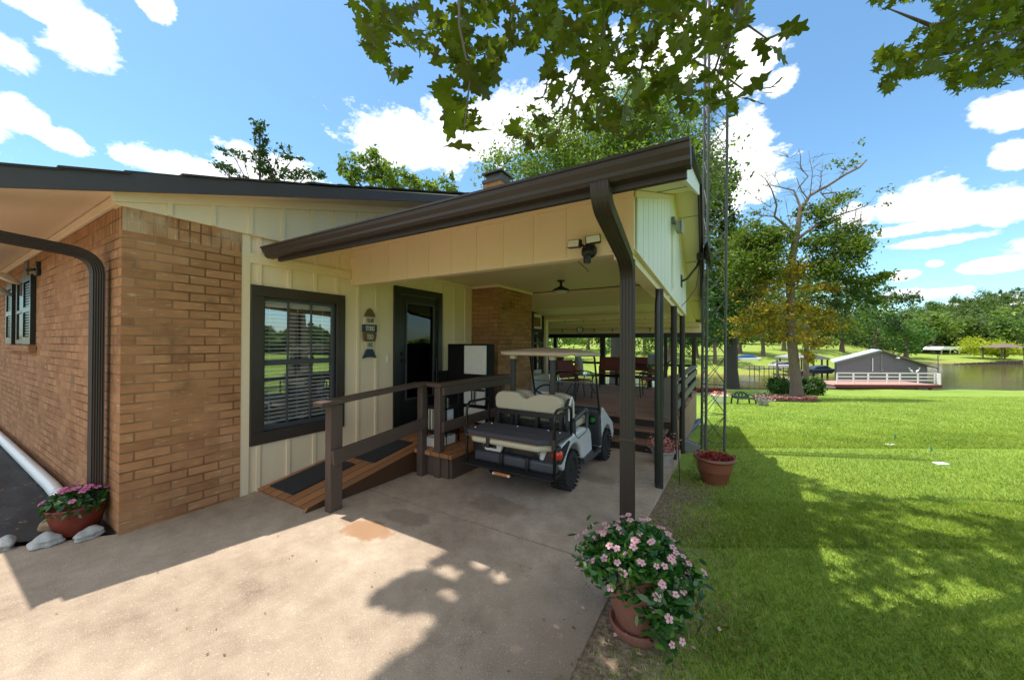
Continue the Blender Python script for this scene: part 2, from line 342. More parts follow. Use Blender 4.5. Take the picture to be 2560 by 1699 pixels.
# ------------------------------------------------------------------ mesh builders
OFF = {}
def finish(o, name, parent, label, cat, group, kind):
    if parent is not None: o.parent = parent
    if label: o['label'] = label
    if cat: o['category'] = cat
    if group: o['group'] = group
    if kind: o['kind'] = kind
    return o
def thing(name, label, cat, loc=(0, 0, 0), rotz=0., group=None, local=False, rot=None):
    o = bpy.data.objects.new(name, None); o.empty_display_size = .2; col.objects.link(o)
    o.location = loc; o.rotation_euler = rot if rot else (0, 0, rotz)
    OFF[o.name] = Vector((0, 0, 0)) if local else Vector(loc)
    return finish(o, name, None, label, cat, group, None)
class MB:
    def __init__(s): s.v = []; s.f = []
    def quad(s, a, b, c, d):
        n = len(s.v); s.v += [Vector(a), Vector(b), Vector(c), Vector(d)]; s.f.append((n, n + 1, n + 2, n + 3)); return s
    def poly(s, pts):
        n = len(s.v); s.v += [Vector(p) for p in pts]; s.f.append(tuple(range(n, n + len(pts)))); return s
    def box(s, x0, x1, y0, y1, z0, z1, fn=None):
        n = len(s.v)
        for x in (x0, x1):
            for y in (y0, y1):
                for z in (z0, z1): s.v.append(Vector((x, y, z)) if fn is None else fn(x, y, z))
        for f in ((0, 1, 3, 2), (4, 6, 7, 5), (0, 4, 5, 1), (2, 3, 7, 6), (0, 2, 6, 4), (1, 5, 7, 3)): s.f.append(tuple(n + i for i in f))
        return s
    def bar(s, a, b, w, h, up=(0, 0, 1)):
        a, b = Vector(a), Vector(b); d = (b - a).normalized(); up = Vector(up)
        if abs(d.dot(up)) > .98: up = Vector((0, 1, 0))
        r = d.cross(up).normalized(); u = r.cross(d).normalized(); n = len(s.v)
        for p in (a, b):
            for i, j in ((-1, -1), (1, -1), (1, 1), (-1, 1)): s.v.append(p + r * (w / 2 * i) + u * (h / 2 * j))
        for f in ((0, 3, 2, 1), (4, 5, 6, 7), (0, 1, 5, 4), (1, 2, 6, 5), (2, 3, 7, 6), (3, 0, 4, 7)): s.f.append(tuple(n + i for i in f))
        return s
    def tube(s, pts, r, n=8, cap=True, sq=False, asp=1.):
        pts = [Vector(p) for p in pts]; rs = r if isinstance(r, (list, tuple)) else [r] * len(pts)
        b0 = len(s.v); prev = None
        for i, p in enumerate(pts):
            d = ((pts[i + 1] if i + 1 < len(pts) else p) - (pts[i - 1] if i else p)).normalized()
            if prev is None:
                ref = Vector((0, 0, 1)) if abs(d.z) < .9 else Vector((1, 0, 0))
                u = d.cross(ref).normalized()
            else:
                u = (prev - d * prev.dot(d)).normalized()
            prev = u; w = d.cross(u)
            for k in range(n):
                a = 2 * math.pi * (k + (.5 if sq else 0)) / n
                s.v.append(p + u * (math.cos(a) * rs[i]) + w * (math.sin(a) * rs[i] * asp))
        for i in range(len(pts) - 1):
            for k in range(n):
                a = b0 + i * n + k; b = b0 + i * n + (k + 1) % n
                s.f.append((a, b, b + n, a + n))
        if cap:
            s.f.append(tuple(b0 + k for k in reversed(range(n)))); e = b0 + (len(pts) - 1) * n
            s.f.append(tuple(e + k for k in range(n)))
        return s
    def lathe(s, prof, c=(0, 0, 0), n=28, rot=None):
        c = Vector(c); b0 = len(s.v)
        for r, z in prof:
            for k in range(n):
                a = 2 * math.pi * k / n; p = Vector((r * math.cos(a), r * math.sin(a), z))
                s.v.append(c + (rot @ p if rot else p))
        for i in range(len(prof) - 1):
            for k in range(n):
                a = b0 + i * n + k; b = b0 + i * n + (k + 1) % n
                s.f.append((a, b, b + n, a + n))
        if prof[0][0] > 0: s.f.append(tuple(b0 + k for k in reversed(range(n))))
        e = b0 + (len(prof) - 1) * n
        if prof[-1][0] > 0: s.f.append(tuple(e + k for k in range(n)))
        return s
    def prism(s, pts, fn, d0, d1):
        n = len(pts); b0 = len(s.v)
        for d in (d0, d1):
            for a, b in pts: s.v.append(Vector(fn(a, b, d)))
        s.f.append(tuple(b0 + i for i in range(n))); s.f.append(tuple(b0 + n + i for i in reversed(range(n))))
        for i in range(n):
            j = (i + 1) % n; s.f.append((b0 + i, b0 + n + i, b0 + n + j, b0 + j))
        return s
    def blob(s, c, r, seed=0, amp=.18, n=14, sq=0.):
        c = Vector(c); rr = random.Random(seed); b0 = len(s.v)
        ph = [rr.uniform(0, 6.28) for _ in range(6)]
        for i in range(n + 1):
            th = math.pi * i / n
            for k in range(2 * n):
                a = math.pi * k / n
                d = Vector((math.sin(th) * math.cos(a), math.sin(th) * math.sin(a), math.cos(th)))
                w = 1 + amp * (math.sin(3 * d.x + ph[0]) * math.sin(2.5 * d.y + ph[1]) + .6 * math.sin(5 * d.z + ph[2] + 2 * d.x) + .4 * math.sin(7 * d.y + ph[3]))
                s.v.append(c + Vector((d.x * r[0] * w, d.y * r[1] * w, d.z * r[2] * w)))
        for i in range(n):
            for k in range(2 * n):
                a = b0 + i * 2 * n + k; b = b0 + i * 2 * n + (k + 1) % (2 * n)
                s.f.append((a, a + 2 * n, b + 2 * n, b))
        return s
    def build(s, name, m, parent=None, label=None, cat=None, group=None, kind=None, smooth=False, bevel=0., seg=2):
        off = OFF.get(parent.name, Vector((0, 0, 0))) if parent else None
        if parent is None:
            if kind == 'structure' or not s.v: off = Vector((0, 0, 0))
            else:
                xs = [v.x for v in s.v]; ys = [v.y for v in s.v]; zs = [v.z for v in s.v]
                off = Vector(((min(xs) + max(xs)) / 2, (min(ys) + max(ys)) / 2, min(zs)))
        me = bpy.data.meshes.new(name); me.from_pydata([tuple(v - off) for v in s.v], [], s.f); me.update()
        import bmesh
        bm = bmesh.new(); bm.from_mesh(me)
        if bevel: bmesh.ops.remove_doubles(bm, verts=bm.verts, dist=1e-5)
        bmesh.ops.recalc_face_normals(bm, faces=bm.faces); bm.to_mesh(me); bm.free()
        me.materials.append(M[m] if isinstance(m, str) else m)
        o = bpy.data.objects.new(name, me); col.objects.link(o)
        if parent is None: o.location = off
        OFF[o.name] = off
        if bevel:
            md = o.modifiers.new('bevel', 'BEVEL'); md.width = bevel; md.segments = seg; md.limit_method = 'ANGLE'; md.angle_limit = .6
        if smooth or bevel:
            me.shade_smooth(); me.set_sharp_from_angle(angle=math.radians(smooth if smooth and smooth is not True else 42))
        return finish(o, name, parent, label, cat, group, kind)
def arrays_obj(name, V, k, m, parent, label=None, cat=None, group=None, kind=None, off=None):
    """V: (n*k,3) vertex array, every k verts one face."""
    if off is None:
        off = OFF.get(parent.name, Vector((0, 0, 0))) if parent else Vector((0, 0, 0))
    V = (V - np.array(off)).astype(np.float32); n = len(V) // k
    me = bpy.data.meshes.new(name)
    me.vertices.add(n * k); me.vertices.foreach_set('co', V.ravel())
    me.loops.add(n * k); me.loops.foreach_set('vertex_index', np.arange(n * k, dtype=np.int32))
    me.polygons.add(n); me.polygons.foreach_set('loop_start', np.arange(0, n * k, k, dtype=np.int32))
    me.update(calc_edges=True); me.validate()
    me.materials.append(M[m] if isinstance(m, str) else m)
    o = bpy.data.objects.new(name, me); col.objects.link(o)
    if parent is None: o.location = off
    OFF[o.name] = Vector(off)
    return finish(o, name, parent, label, cat, group, kind)
def unit(a): return a / np.maximum(1e-9, np.linalg.norm(a, axis=1, keepdims=True))
DIAMOND = np.array([(-1, 0, 0), (-.1, .5, .12), (1, 0, 0), (-.1, -.5, .12)], float)
def leaf_verts(P, size, tmpl=DIAMOND, up=.5, down=0., jit=.35, curl=0.):
    n = len(P)
    N = unit(rng.normal(size=(n, 3)) + np.array([0, 0, up * 2.2]))
    A = rng.normal(size=(n, 3)) + np.array([0, 0, -down * 2.5])
    A = unit(A - N * np.sum(A * N, axis=1, keepdims=True)) if down == 0 else unit(A)
    if down: N = unit(N - A * np.sum(A * N, axis=1, keepdims=True))
    B = np.cross(N, A)
    S = size * (1 + rng.uniform(-jit, jit, size=(n, 1)))
    out = np.empty((n, len(tmpl), 3)); K = rng.normal(size=(n, 1)) * curl; K2 = np.abs(rng.normal(size=(n, 1))) * curl
    for i, (a, b, c) in enumerate(tmpl):
        c = c + K * a * a - K2 * b * b * 1.5
        out[:, i] = P + S * (A * a + B * b + N * c)
    return out.reshape(-1, 3)
def blob_pts(c, ax, n, clumps=None, spread=.24, shell=.45):
    """points in clumps inside an ellipsoid; ax: three axis vectors (3,3)"""
    clumps = clumps or max(5, n // 70)
    d = unit(rng.normal(size=(clumps, 3))); r = rng.uniform(shell ** 3, 1, size=(clumps, 1)) ** (1 / 3)
    cc = d * r
    idx = rng.integers(0, clumps, n)
    q = cc[idx] + rng.normal(size=(n, 3)) * spread * rng.uniform(.5, 1.2, size=(clumps, 1))[idx]
    return np.array(c) + q @ np.array(ax)
CR = np.array(MR[0]); CF = np.array((-.5097, .8603, 0.)); UP = np.array((0, 0, 1.))
def px_blob(x, y, t, rx, ry, rd=None):
    """crown blob given by the place it takes in the view at distance t"""
    k = t / FPX
    return np.array(at(x, y, t)), np.array([CR * rx * k, CF * (rd or max(rx, ry)) * k, UP * ry * k])
def copy_tree(o, parent=None):
    c = o.copy(); col.objects.link(c); c.parent = parent
    for ch in list(o.children): copy_tree(ch, c)
    return c
SKY, SUN, CLOUD, EXPO, SKYTINT = .15, 2.0, .58, 1.45, (.44, .58, .60)
# ================================================================== SETTING
def polar_ground():
    bm = MB(); ang = []
    a = -180.
    while a < 180: ang.append(a); a += 1.6 if -75 < a < 75 else 7.5
    rad = [.25 * 1.115 ** i for i in range(74)]
    n = len(ang)
    base = math.atan2(.8603, -.5097)
    for r in rad:
        for d in ang:
            th = base - math.radians(d); X, Y = r * math.cos(th), r * math.sin(th)
            bm.v.append(Vector((X, Y, ground(X, Y))))
    bm.v.append(Vector((0, 0, ground(0, 0)))); c = len(bm.v) - 1
    for i in range(len(rad) - 1):
        for k in range(n):
            a = i * n + k; b = i * n + (k + 1) % n
            bm.f.append((a, a + n, b + n, b))
    for k in range(n): bm.f.append((c, k, (k + 1) % n))
    return bm
polar_ground().build('lawn', 'lawn', kind='structure', smooth=80)
MB().quad(W(-260, 33, -3.0), W(420, 33, -3.0), W(420, 260, -3.0), W(-260, 260, -3.0)).build('lake', 'water', kind='structure')
# driveway slab: flat in front, falling gently under the carport
def slabz(y): return 0. if y < 2.2 else -.025 * (y - 2.2)
def slab(x0, x1, y0, y1, bm):
    n = len(bm.v)
    for x in (x0, x1):
        for y in (y0, y1):
            bm.v += [Vector((x, y, slabz(y))), Vector((x, y, slabz(y) - .13))]
    for f in ((0, 2, 6, 4), (1, 5, 7, 3), (0, 1, 3, 2), (4, 6, 7, 5), (0, 4, 5, 1), (2, 3, 7, 6)): bm.f.append(tuple(n + i for i in f))
bm = MB(); out = [(-9.5, -7), (-.67, -7), (-.67, 2.2), (-4.5, 2.2), (-4.5, .96), (-9.5, -4.72)]
bm.prism(out, lambda a, b, d: (a, b, d), 0., -.13)
bm.f.pop(5)   # the face shared with the carport bay
slab(-4.5, -.67, 2.2, 2.712, bm); slab(-4.5, -.67, 2.733, 6.6, bm)
bm.build('driveway', 'concrete', kind='structure')
bm = MB(); bm.box(-4.5, -.68, 2.70, 2.745, -.14, slabz(2.72) - .014); bm.build('driveway_joint', M['soil'], kind='structure')
# planting bed left of the brick corner
bm = MB()
nx, ny = 40, 20
for i in range(nx + 1):
    for j in range(ny + 1):
        y = -1.2 + j * (2.17 / ny); x = -16 + i * ((16 - 4.50 - .88 * (.97 - y)) / nx)
        bm.v.append(Vector((x, y, .018 + .02 * math.sin(x * 5.1 + y * 9) * math.sin(x * 2.3 - y * 7) + .012 * random.random())))
for i in range(nx):
    for j in range(ny):
        a = i * (ny + 1) + j; bm.f.append((a, a + ny + 1, a + ny + 2, a + 1))
bm.build('planting_bed', 'fabric', kind='structure', smooth=60)
# ================================================================== HOUSE
H = thing('brick_house', 'tan brick and cream board-and-batten house with dark brown trim', 'house', (-4.46, .97, 0))
XW = -4.48
bm = MB(); bm.box(-14, -4.455, .97, 1.2, -.2, 2.6); bm.build('brick_wall', 'brick_y', H)
# thin return so each face gets bricks that run along it
bm = MB(); bm.box(-4.66, -4.450, .972, 1.862, -.2, 2.598); bm.build('brick_wall', 'brick_x', H)
bm = MB(); bm.box(-14, -4.455, .968, 1.2, 2.6, 2.815); bm.build('soldier_course', 'soldier_y', H)
bm = MB(); bm.box(-4.66, -4.448, .974, 1.862, 2.598, 2.815); bm.build('soldier_course', 'soldier_x', H)
# siding wall with openings for window and door (window Y 1.95..3.08, z .52..2.26 ; door Y 3.94..5.02)
bm = MB()
def wallp(y0, y1, z0, z1): bm.box(XW - .12, XW, y0, y1, z0, z1)
wallp(1.86, 1.99, -.15, 3.3); wallp(1.99, 3.05, -.15, .55); wallp(1.99, 3.05, 2.24, 3.3)
wallp(3.05, 3.98, -.15, 3.3); wallp(3.98, 4.99, 2.45, 3.3); wallp(3.98, 4.99, -.15, .28); wallp(4.99, 5.95, -.15, 3.3)
bm.build('siding_wall', 'cream', H)
bm = MB()
for y in (2.045, 2.365, 2.68, 2.975): bm.box(XW, XW + .018, y - .022, y + .022, 2.272, 2.505); bm.box(XW, XW + .018, y - .022, y + .022, -.12, .505)
for y in (3.30, 3.61, 5.11, 5.40, 5.73): bm.box(XW, XW + .018, y - .022, y + .022, -.1, 2.76)
for y in (4.23, 4.51, 4.82): bm.box(XW, XW + .018, y - .02, y + .02, 2.53, 2.76)
for y in (2.045, 2.365, 2.68, 2.975, 3.3): bm.box(XW, XW + .018, y - .022, y + .022, 2.61, 2.80)
bm.build('battens', 'cream', H, bevel=.003)
bm = MB(); bm.box(XW, XW + .024, 1.864, 1.95, -.15, 2.80); bm.box(XW, XW + .028, 1.95, 3.18, 2.505, 2.61); bm.build('trim_board', 'cream', H, bevel=.004)
bm = MB(); bm.box(XW, XW + .03, 3.24, 5.95, 2.72, 2.777); bm.build('ceiling_trim', 'cream', H, bevel=.006)
# gable above the brick, standing 3 cm proud
def rk(y): return 2.775 + .272 * (y - .36)
bm = MB(); bm.prism([(.93, 2.80), (6.4, 2.80), (6.4, rk(6.4)), (.93, rk(.93) + .0)], lambda a, b, d: (d, a, b), -4.60, -4.425)
for y in (1.27, 1.60, 1.93, 2.26, 2.60, 2.92, 3.25, 3.58, 3.90, 4.2, 4.5, 4.8, 5.1): bm.prism([(y - .02, 2.802), (y + .02, 2.802), (y + .02, rk(y + .02) - .11), (y - .02, rk(y - .02) - .11)], lambda a, b, d: (d, a, b), -4.424, -4.408)
bm.build('gable_siding', 'cream', H)
bm = MB(); bm.prism([(.905, rk(.905) - .11), (6.4, rk(6.4) - .11), (6.4, rk(6.4) - .005), (.905, rk(.905) - .005)], lambda a, b, d: (d, a, b), -4.424, -4.395)
bm.box(-14, -4.43, .935, .966, 2.815, 2.90); bm.build('frieze_board', 'cream', H, bevel=.004)
# roof: skewed rake, edge runs (-4.4,.36)->(-3.7,4.64); slope .285 along Y
def rx(y): return -4.40 + .1636 * (y - .36)
def rz(y): return 2.726 + .2745 * (y - .36)
bm = MB()
y0, y1 = .30, 6.6
n = len(bm.v)
P = []
for y in (y0, y1):
    th = .150 if y == y0 else .12
    P += [Vector((rx(y) - .02, y, rz(y) + .025)), Vector((rx(y) - .02, y, rz(y) + th)), Vector((-15, y, rz(y) + .02)), Vector((-15, y, rz(y) + th))]
bm.v += P
for f in ((0, 1, 5, 4), (2, 6, 7, 3), (0, 4, 6, 2), (1, 3, 7, 5), (0, 2, 3, 1), (4, 5, 7, 6)): bm.f.append(tuple(n + i for i in f))
RF = bm.build('roof', 'cream_soffit', H)
bm = MB(); n = 0
for i in range(20):
    ya = y0 - .04 + i * .345; yb = ya + .375
    for x0, x1 in ((-15, None),):
        za = rz(ya) + .142; zb = rz(yb) + .146
        e = .012 * math.sin(i * 2.3) + .02
        bm.prism([(ya, za + .016), (yb, zb), (yb, zb + .014), (ya, za + .034)], lambda a, b, d: (d if d < -10 else rx(a) + e, a, b), -15, 0)
bm.build('shingles', 'shingle', RF)
bm = MB(); n = len(bm.v)
ys = [y0 + (y1 - y0) * i / 24 for i in range(25)]
for i, y in enumerate(ys):
    hgt = .168 - .004 * i
    for dx in (-.022, .006): bm.v += [Vector((rx(y) + dx, y, rz(y))), Vector((rx(y) + dx, y, rz(y) + hgt))]
for i in range(24):
    a = i * 4; b = a + 4
    for f in ((a + 2, b + 2, b + 3, a + 3), (a, a + 1, b + 1, b), (a + 1, a + 3, b + 3, b + 1), (a, b, b + 2, a + 2)): bm.f.append(f)
bm.f += [(0, 2, 3, 1)]
bm.box(-15, rx(.3) - .022, .276, .300, 2.70, 2.868)
bm.build('fascia', 'fascia', RF)
# rear roof slope and chimney
bm = MB(); bm.quad((-15, 6.6, rz(6.6) + .12), (rx(6.6), 6.6, rz(6.6) + .12), (rx(6.6), 12.5, 2.75), (-15, 12.5, 2.75)); bm.build('rear_roof', 'shingle', H)
bm = MB(); bm.box(-15, XW - .3, 9.48, 9.6, -.3, 2.9); bm.box(-15, -14.9, 1, 9.5, -.3, 3.2); bm.box(-15, XW - .13, 1.0, 9.5, -.3, -.16); bm.box(-15, XW - 2.6, 1.3, 9.4, 2.66, 2.70)
bm.build('inner_wall', 'dark', H)
ch = [at(1245, 470, 8.2)]
cx_, cy_ = ch[0].x, ch[0].y
bm = MB(); bm.box(cx_ - .235, cx_ + .235, cy_ - .25, cy_ + .25, 3.0, zy(466, 8.2)); CHM = bm.build('chimney', 'brick_y', H)
zc = zy(466, 8.2)
bm = MB(); bm.box(cx_ - .25, cx_ + .25, cy_ - .27, cy_ + .27, zc, zc + .07); bm.prism([(-.17, .07), (.17, .07), (.21, .2), (-.21, .2)], lambda a, b, d: (cx_ + a, cy_ + d, zc + b), -.2, .2); bm.box(cx_ - .26, cx_ + .26, cy_ - .27, cy_ + .27, zc + .20, zc + .235)
bm.build('chimney_cap', 'rust' if False else 'brown', CHM)
# front window
WN = MB()
for a in ((1.955, 3.085, 2.15, 2.272), (1.955, 3.085, .508, .640), (1.955, 2.085, .640, 2.15), (2.965, 3.085, .640, 2.15)): WN.box(XW, XW + .032, a[0], a[1], a[2], a[3])
WIN = WN.build('window', 'brown', H, bevel=.005)
bm = MB()
for a in ((2.085, 2.965, 2.115, 2.15), (2.085, 2.965, .640, .69), (2.085, 2.115, .69, 2.115), (2.925, 2.965, .69, 2.115), (2.115, 2.925, 1.375, 1.44)): bm.box(XW - .05, XW - .012, a[0], a[1], a[2], a[3])
for y in (2.375, 2.655): bm.box(XW - .046, XW - .022, y - .009, y + .009, 1.44, 2.115); bm.box(XW - .058, XW - .034, y - .009, y + .009, .69, 1.375)
bm.build('sash', 'grey_plastic', WIN, bevel=.003)
bm = MB(); bm.quad((XW - .034, 2.1, 1.41), (XW - .034, 2.94, 1.41), (XW - .034, 2.94, 2.13), (XW - .034, 2.1, 2.13)); bm.quad((XW - .046, 2.1, .66), (XW - .046, 2.94, .66), (XW - .046, 2.94, 1.41), (XW - .046, 2.1, 1.41)); bm.build('pane', 'glass', WIN)
bm = MB()
z = .72
while z < 2.03: bm.bar((XW - .098, 2.10, z), (XW - .098, 2.94, z), .044, .006, (.38, 0, .92)); z += .047
bm.box(XW - .125, XW - .07, 2.10, 2.94, 2.05, 2.13)
for y in (2.2, 2.52, 2.84): bm.box(XW - .1, XW - .097, y, y + .004, .72, 2.05)
bm.build('blinds', 'white', WIN)
# porch door
bm = MB()
for a in ((3.93, 4.05, .28, 2.42), (4.93, 5.035, .28, 2.42), (3.93, 5.035, 2.42, 2.53)): bm.box(XW, XW + .035, *a)
DR = bm.build('porch_door', 'black', H, bevel=.004)
bm = MB()
for a in ((4.06, 4.20, .30, 2.41), (4.84, 4.925, .30, 2.41), (4.20, 4.84, 2.28, 2.41), (4.20, 4.84, .30, .72)): bm.box(XW - .05, XW - .008, *a)
bm.build('door_leaf', 'grey_plastic' if False else 'black', DR, bevel=.006)
bm = MB()
for a in ((4.185, 4.215, .705, 2.295), (4.825, 4.855, .705, 2.295), (4.215, 4.825, 2.27, 2.295), (4.215, 4.825, .705, .735)): bm.box(XW - .008, XW + .008, *a)
bm.build('glazing_bead', 'grey_plastic', DR, bevel=.003)
bm = MB(); bm.quad((XW - .03, 4.2, .72), (XW - .03, 4.84, .72), (XW - .03, 4.84, 2.28), (XW - .03, 4.2, 2.28)); bm.build('door_glass', 'doorglass', DR)
bm = MB(); bm.lathe([(.0, 0), (.034, .0), (.036, .012), (.012, .016), (.012, .045), (.03, .052), (.032, .07), (.02, .082), (0, .084)], (XW - .008, 4.11, 1.35), 16, Matrix.Rotation(math.pi / 2, 3, 'Y')); bm.build('door_knob', 'blackmatte', DR, smooth=True); bm = MB(); bm.lathe([(0, 0), (.026, 0), (.026, .02), (0, .022)], (XW - .008, 4.11, 1.46), 14, Matrix.Rotation(math.pi / 2, 3, 'Y')); bm.build('deadbolt', 'blackmatte', DR, smooth=True)
bm = MB(); bm.box(XW - .02, XW + .06, 3.98, 4.99, .255, .298); bm.build('threshold', 'steel', DR)
bm = MB(); bm.box(XW, XW + .02, 3.80, 3.83, 1.34, 1.44); tagb = bm.build('doorbell', 'white', label='small white doorbell button on cream siding left of the black door', cat='doorbell', bevel=.006)
# chimney breast
bm = MB(); bm.box(XW - .1, -3.845, 5.95, 7.36, -.2, 2.73); bm.build('chimney_breast', 'brick_y', H)
bm = MB(); bm.box(-4.0, -3.84, 5.953, 7.357, -.2, 2.729); bm.build('chimney_breast', 'brick_x', H)
bm = MB(); bm.box(XW, -3.815, 5.925, 5.95, 2.725, 2.777); bm.box(-3.84, -3.815, 5.95, 7.38, 2.725, 2.777); bm.build('ceiling_trim', 'cream', H, bevel=.005)
bm = MB(); bm.box(XW - .12, XW, 7.36, 8.58, -.2, 3.0); bm.box(XW - .12, XW, 9.24, 9.6, -.2, 3.0); bm.box(XW - .12, XW, 8.58, 9.24, 2.46, 3.0); bm.build('siding_wall', 'cream', H)
bm = MB(); bm.box(XW - .02, XW + .05, 9.36, 9.52, .36, 2.74); bm.build('corner_board', 'cream', H, bevel=.006)
bm = MB()
for a in ((8.56, 8.65, .36, 2.5), (9.17, 9.27, .36, 2.5), (8.65, 9.17, 2.42, 2.5), (8.65, 9.17, 1.92, 2.02), (8.65, 9.17, 1.60, 1.66)): bm.box(XW, XW + .04, *a)
D2 = bm.build('patio_door', 'black', H, bevel=.004)
bm = MB(); bm.quad((XW - .03, 8.6, .9), (XW - .03, 9.2, .9), (XW - .03, 9.2, 1.98), (XW - .03, 8.6, 1.98)); bm.build('door_glass', 'glass', D2)
bm = MB(); bm.box(XW - .03, XW + .01, 8.65, 9.17, .36, .90); bm.build('door_panel', 'white', D2); bm = MB(); bm.box(XW - .03, XW + .008, 8.65, 9.17, 2.02, 2.42); bm.build('door_panel', 'white', D2)
bm = MB(); bm.box(XW + .012, XW + .03, 8.72, 9.06, 2.08, 2.33); bm.build('door_plaque', 'rust', D2)
# left wall: window with shutters, brick sill
bm = MB()
for a in ((-9.62, -8.86, 2.52, 2.6), (-9.62, -8.86, 1.60, 1.66), (-9.62, -9.54, 1.66, 2.52), (-8.94, -8.86, 1.66, 2.52), (-9.54, -8.94, 2.06, 2.11)): bm.box(a[0], a[1], .945, .968, a[2], a[3])
W2 = bm.build('window', 'brown', H, bevel=.004)
bm = MB(); bm.quad((-9.56, .958, 1.64), (-8.92, .958, 1.64), (-8.92, .958, 2.54), (-9.56, .958, 2.54)); bm.build('pane', 'doorglass', W2)
bm = MB(); bm.box(-9.56, -8.92, .962, .966, 1.64, 2.54); bm.build('dark_room_sheet', 'dark', W2)  # near-black sheet stands for the unlit room behind the pane
bm = MB(); bm.box(-10.5, -8.1, .90, .966, 1.50, 1.58); bm.build('sill', 'brick_y', W2)
for x0 in (-8.80, -10.40):
    bm = MB(); x1 = x0 + .62
    for a in ((x0, x0 + .07, 1.6, 2.56), (x1 - .07, x1, 1.6, 2.56), (x0 + .07, x1 - .07, 1.6, 1.70), (x0 + .07, x1 - .07, 2.48, 2.56), (x0 + .07, x1 - .07, 2.05, 2.12)): bm.box(a[0], a[1], .92, .966, a[2], a[3])
    for i in range(20):
        zz = 1.715 + i * .038
        if 2.03 < zz < 2.12: continue
        bm.box(x0 + .07, x1 - .07, .935, .962, zz, zz + .024)
    bm.build('shutter', 'black', W2)
bm = MB(); bm.box(-9.0, -8.72, .95, .967, 2.57, 2.815); bm.build('vent_panel', 'greyrail', H)
# ---------------------------------------------------------- gutters and downspouts of the house
def downspout(mb, pts, w, d):
    mb.tube(pts, [math.hypot(w, d) / 2] * len(pts), 4, True, True)
def ribbed(pts, w, d, name, m, parent, ribs=5):
    """rectangular ribbed downspout that follows pts; w across, d deep"""
    pts = [Vector(p) for p in pts]; mb = MB(); prof = []
    k = ribs * 2; dp_ = .006
    for i in range(k): prof.append((-w / 2 + w * i / k, d / 2 - (dp_ if i % 2 else 0)))
    for i in range(k): prof.append((w / 2 - (dp_ if i % 2 else 0), d / 2 - d * i / k))
    for i in range(k): prof.append((w / 2 - w * i / k, -d / 2 + (dp_ if i % 2 else 0)))
    for i in range(k): prof.append((-w / 2 + (dp_ if i % 2 else 0), -d / 2 + d * i / k))
    n = len(prof); side = None
    for i, p in enumerate(pts):
        a = pts[max(0, i - 1)]; b = pts[min(len(pts) - 1, i + 1)]; t = (b - a).normalized()
        if side is None: side = Vector(RIB_SIDE).normalized()
        s_ = (side - t * side.dot(t)).normalized(); f_ = s_.cross(t).normalized()
        for u, v in prof: mb.v.append(p + s_ * u + f_ * v)
    for i in range(len(pts) - 1):
        for j in range(n):
            a = i * n + j; b = i * n + (j + 1) % n; mb.f.append((a, b, b + n, a + n))
    mb.f += [tuple(range(n)), tuple(range((len(pts) - 1) * n, len(pts) * n))]
    return mb.build(name, m, parent)
RIB_SIDE = (1, 0, 0)
def arc(p0, p1, p2, n=6):
    p0, p1, p2 = Vector(p0), Vector(p1), Vector(p2)
    return [p0 * (1 - t) ** 2 + p1 * 2 * t * (1 - t) + p2 * t * t for t in [i / n for i in range(n + 1)]]
RIB_SIDE = (1, 0, 0)
DS = ribbed([(-4.80, .205, 2.73), (-4.80, .205, 2.64)] + arc((-4.80, .21, 2.56), (-4.785, .22, 2.455), (-4.78, .42, 2.44), 5) + arc((-4.78, .72, 2.415), (-4.78, .89, 2.40), (-4.78, .895, 2.24)) + [(-4.78, .895, 1.5), (-4.78, .895, .55), (-4.78, .895, .08)], .13, .075, 'downspout', 'brown_gutter', H)
bm = MB()
gp = [(0, 0), (-.09, .0), (-.125, .05), (-.13, .12), (-.118, .12), (-.112, .06), (-.085, .012), (0, .012)]
bm.prism(gp, lambda a, b, d: (d, .276 + a, 2.72 + b), -15, -4.44); bm.build('gutter', 'brown_gutter', H)
# ================================================================== PATIO COVER (carport + covered deck)
PC = thing('patio_cover', 'low gabled carport and patio cover with cream siding and brown gutter', 'carport', (-.72, 3.2, 0))
XR = -.70
bm = MB(); bm.box(XW + .0, XR, 3.20, 3.30, 2.425, 2.99); bm.build('front_beam', 'cream', PC)
bm = MB()
bm.box(XW + .002, XR + .012, 3.175, 3.2, 2.90, 2.99)
for x in (-4.455, -4.108, -3.755, -3.405, -3.06, -2.71, -2.365, -2.016, -1.67, -1.323, -.985): bm.box(x - .004, x + .016, 3.193, 3.2, 2.43, 2.899)
bm.box(XW + .002, XW + .06, 3.186, 3.2, 2.43, 2.9); bm.box(XR - .05, XR + .012, 3.186, 3.2, 2.43, 2.9)
bm.build('battens', 'cream', PC)
# gable-end siding, beam under it descends with the slab
def bz(y): return 2.455 - .061 * (y - 3.2)
def topz(y):   # underside of the roof
    return 2.955 + .335 * (y - 3.2) if y < 5.75 else max(3.81 - .50 * (y - 5.75), 2.585 - .13 * (y - 8.2))
ys = [3.31 + .0 * i for i in range(1)]
bm = MB(); pl = []
y = 3.31
while y < 7.65:
    yb = min(y + .27, 7.68)
    bm.prism([(y + .006, bz(y) + .0), (yb - .006, bz(yb)), (yb - .006, topz(yb) - .02), (y + .006, topz(y) - .02)], lambda a, b, d: (d, a, b), XR, XR + .016)
    y += .27
bm.build('grooved_siding', 'white_siding', PC)
bm = MB(); bm.prism([(3.30, bz(3.3)), (7.68, bz(7.68)), (7.68, topz(7.68)), (5.75, topz(5.75)), (3.30, topz(3.3))], lambda a, b, d: (d, a, b), XR - .09, XR - .001); bm.build('gable_wall', 'greyrail', PC)
bm = MB(); bm.prism([(3.20, bz(3.2) - .012), (7.68, bz(7.68) - .012), (7.68, bz(7.68) - .0), (3.20, bz(3.2))], lambda a, b, d: (d, a, b), XR - .18, XR + .022)
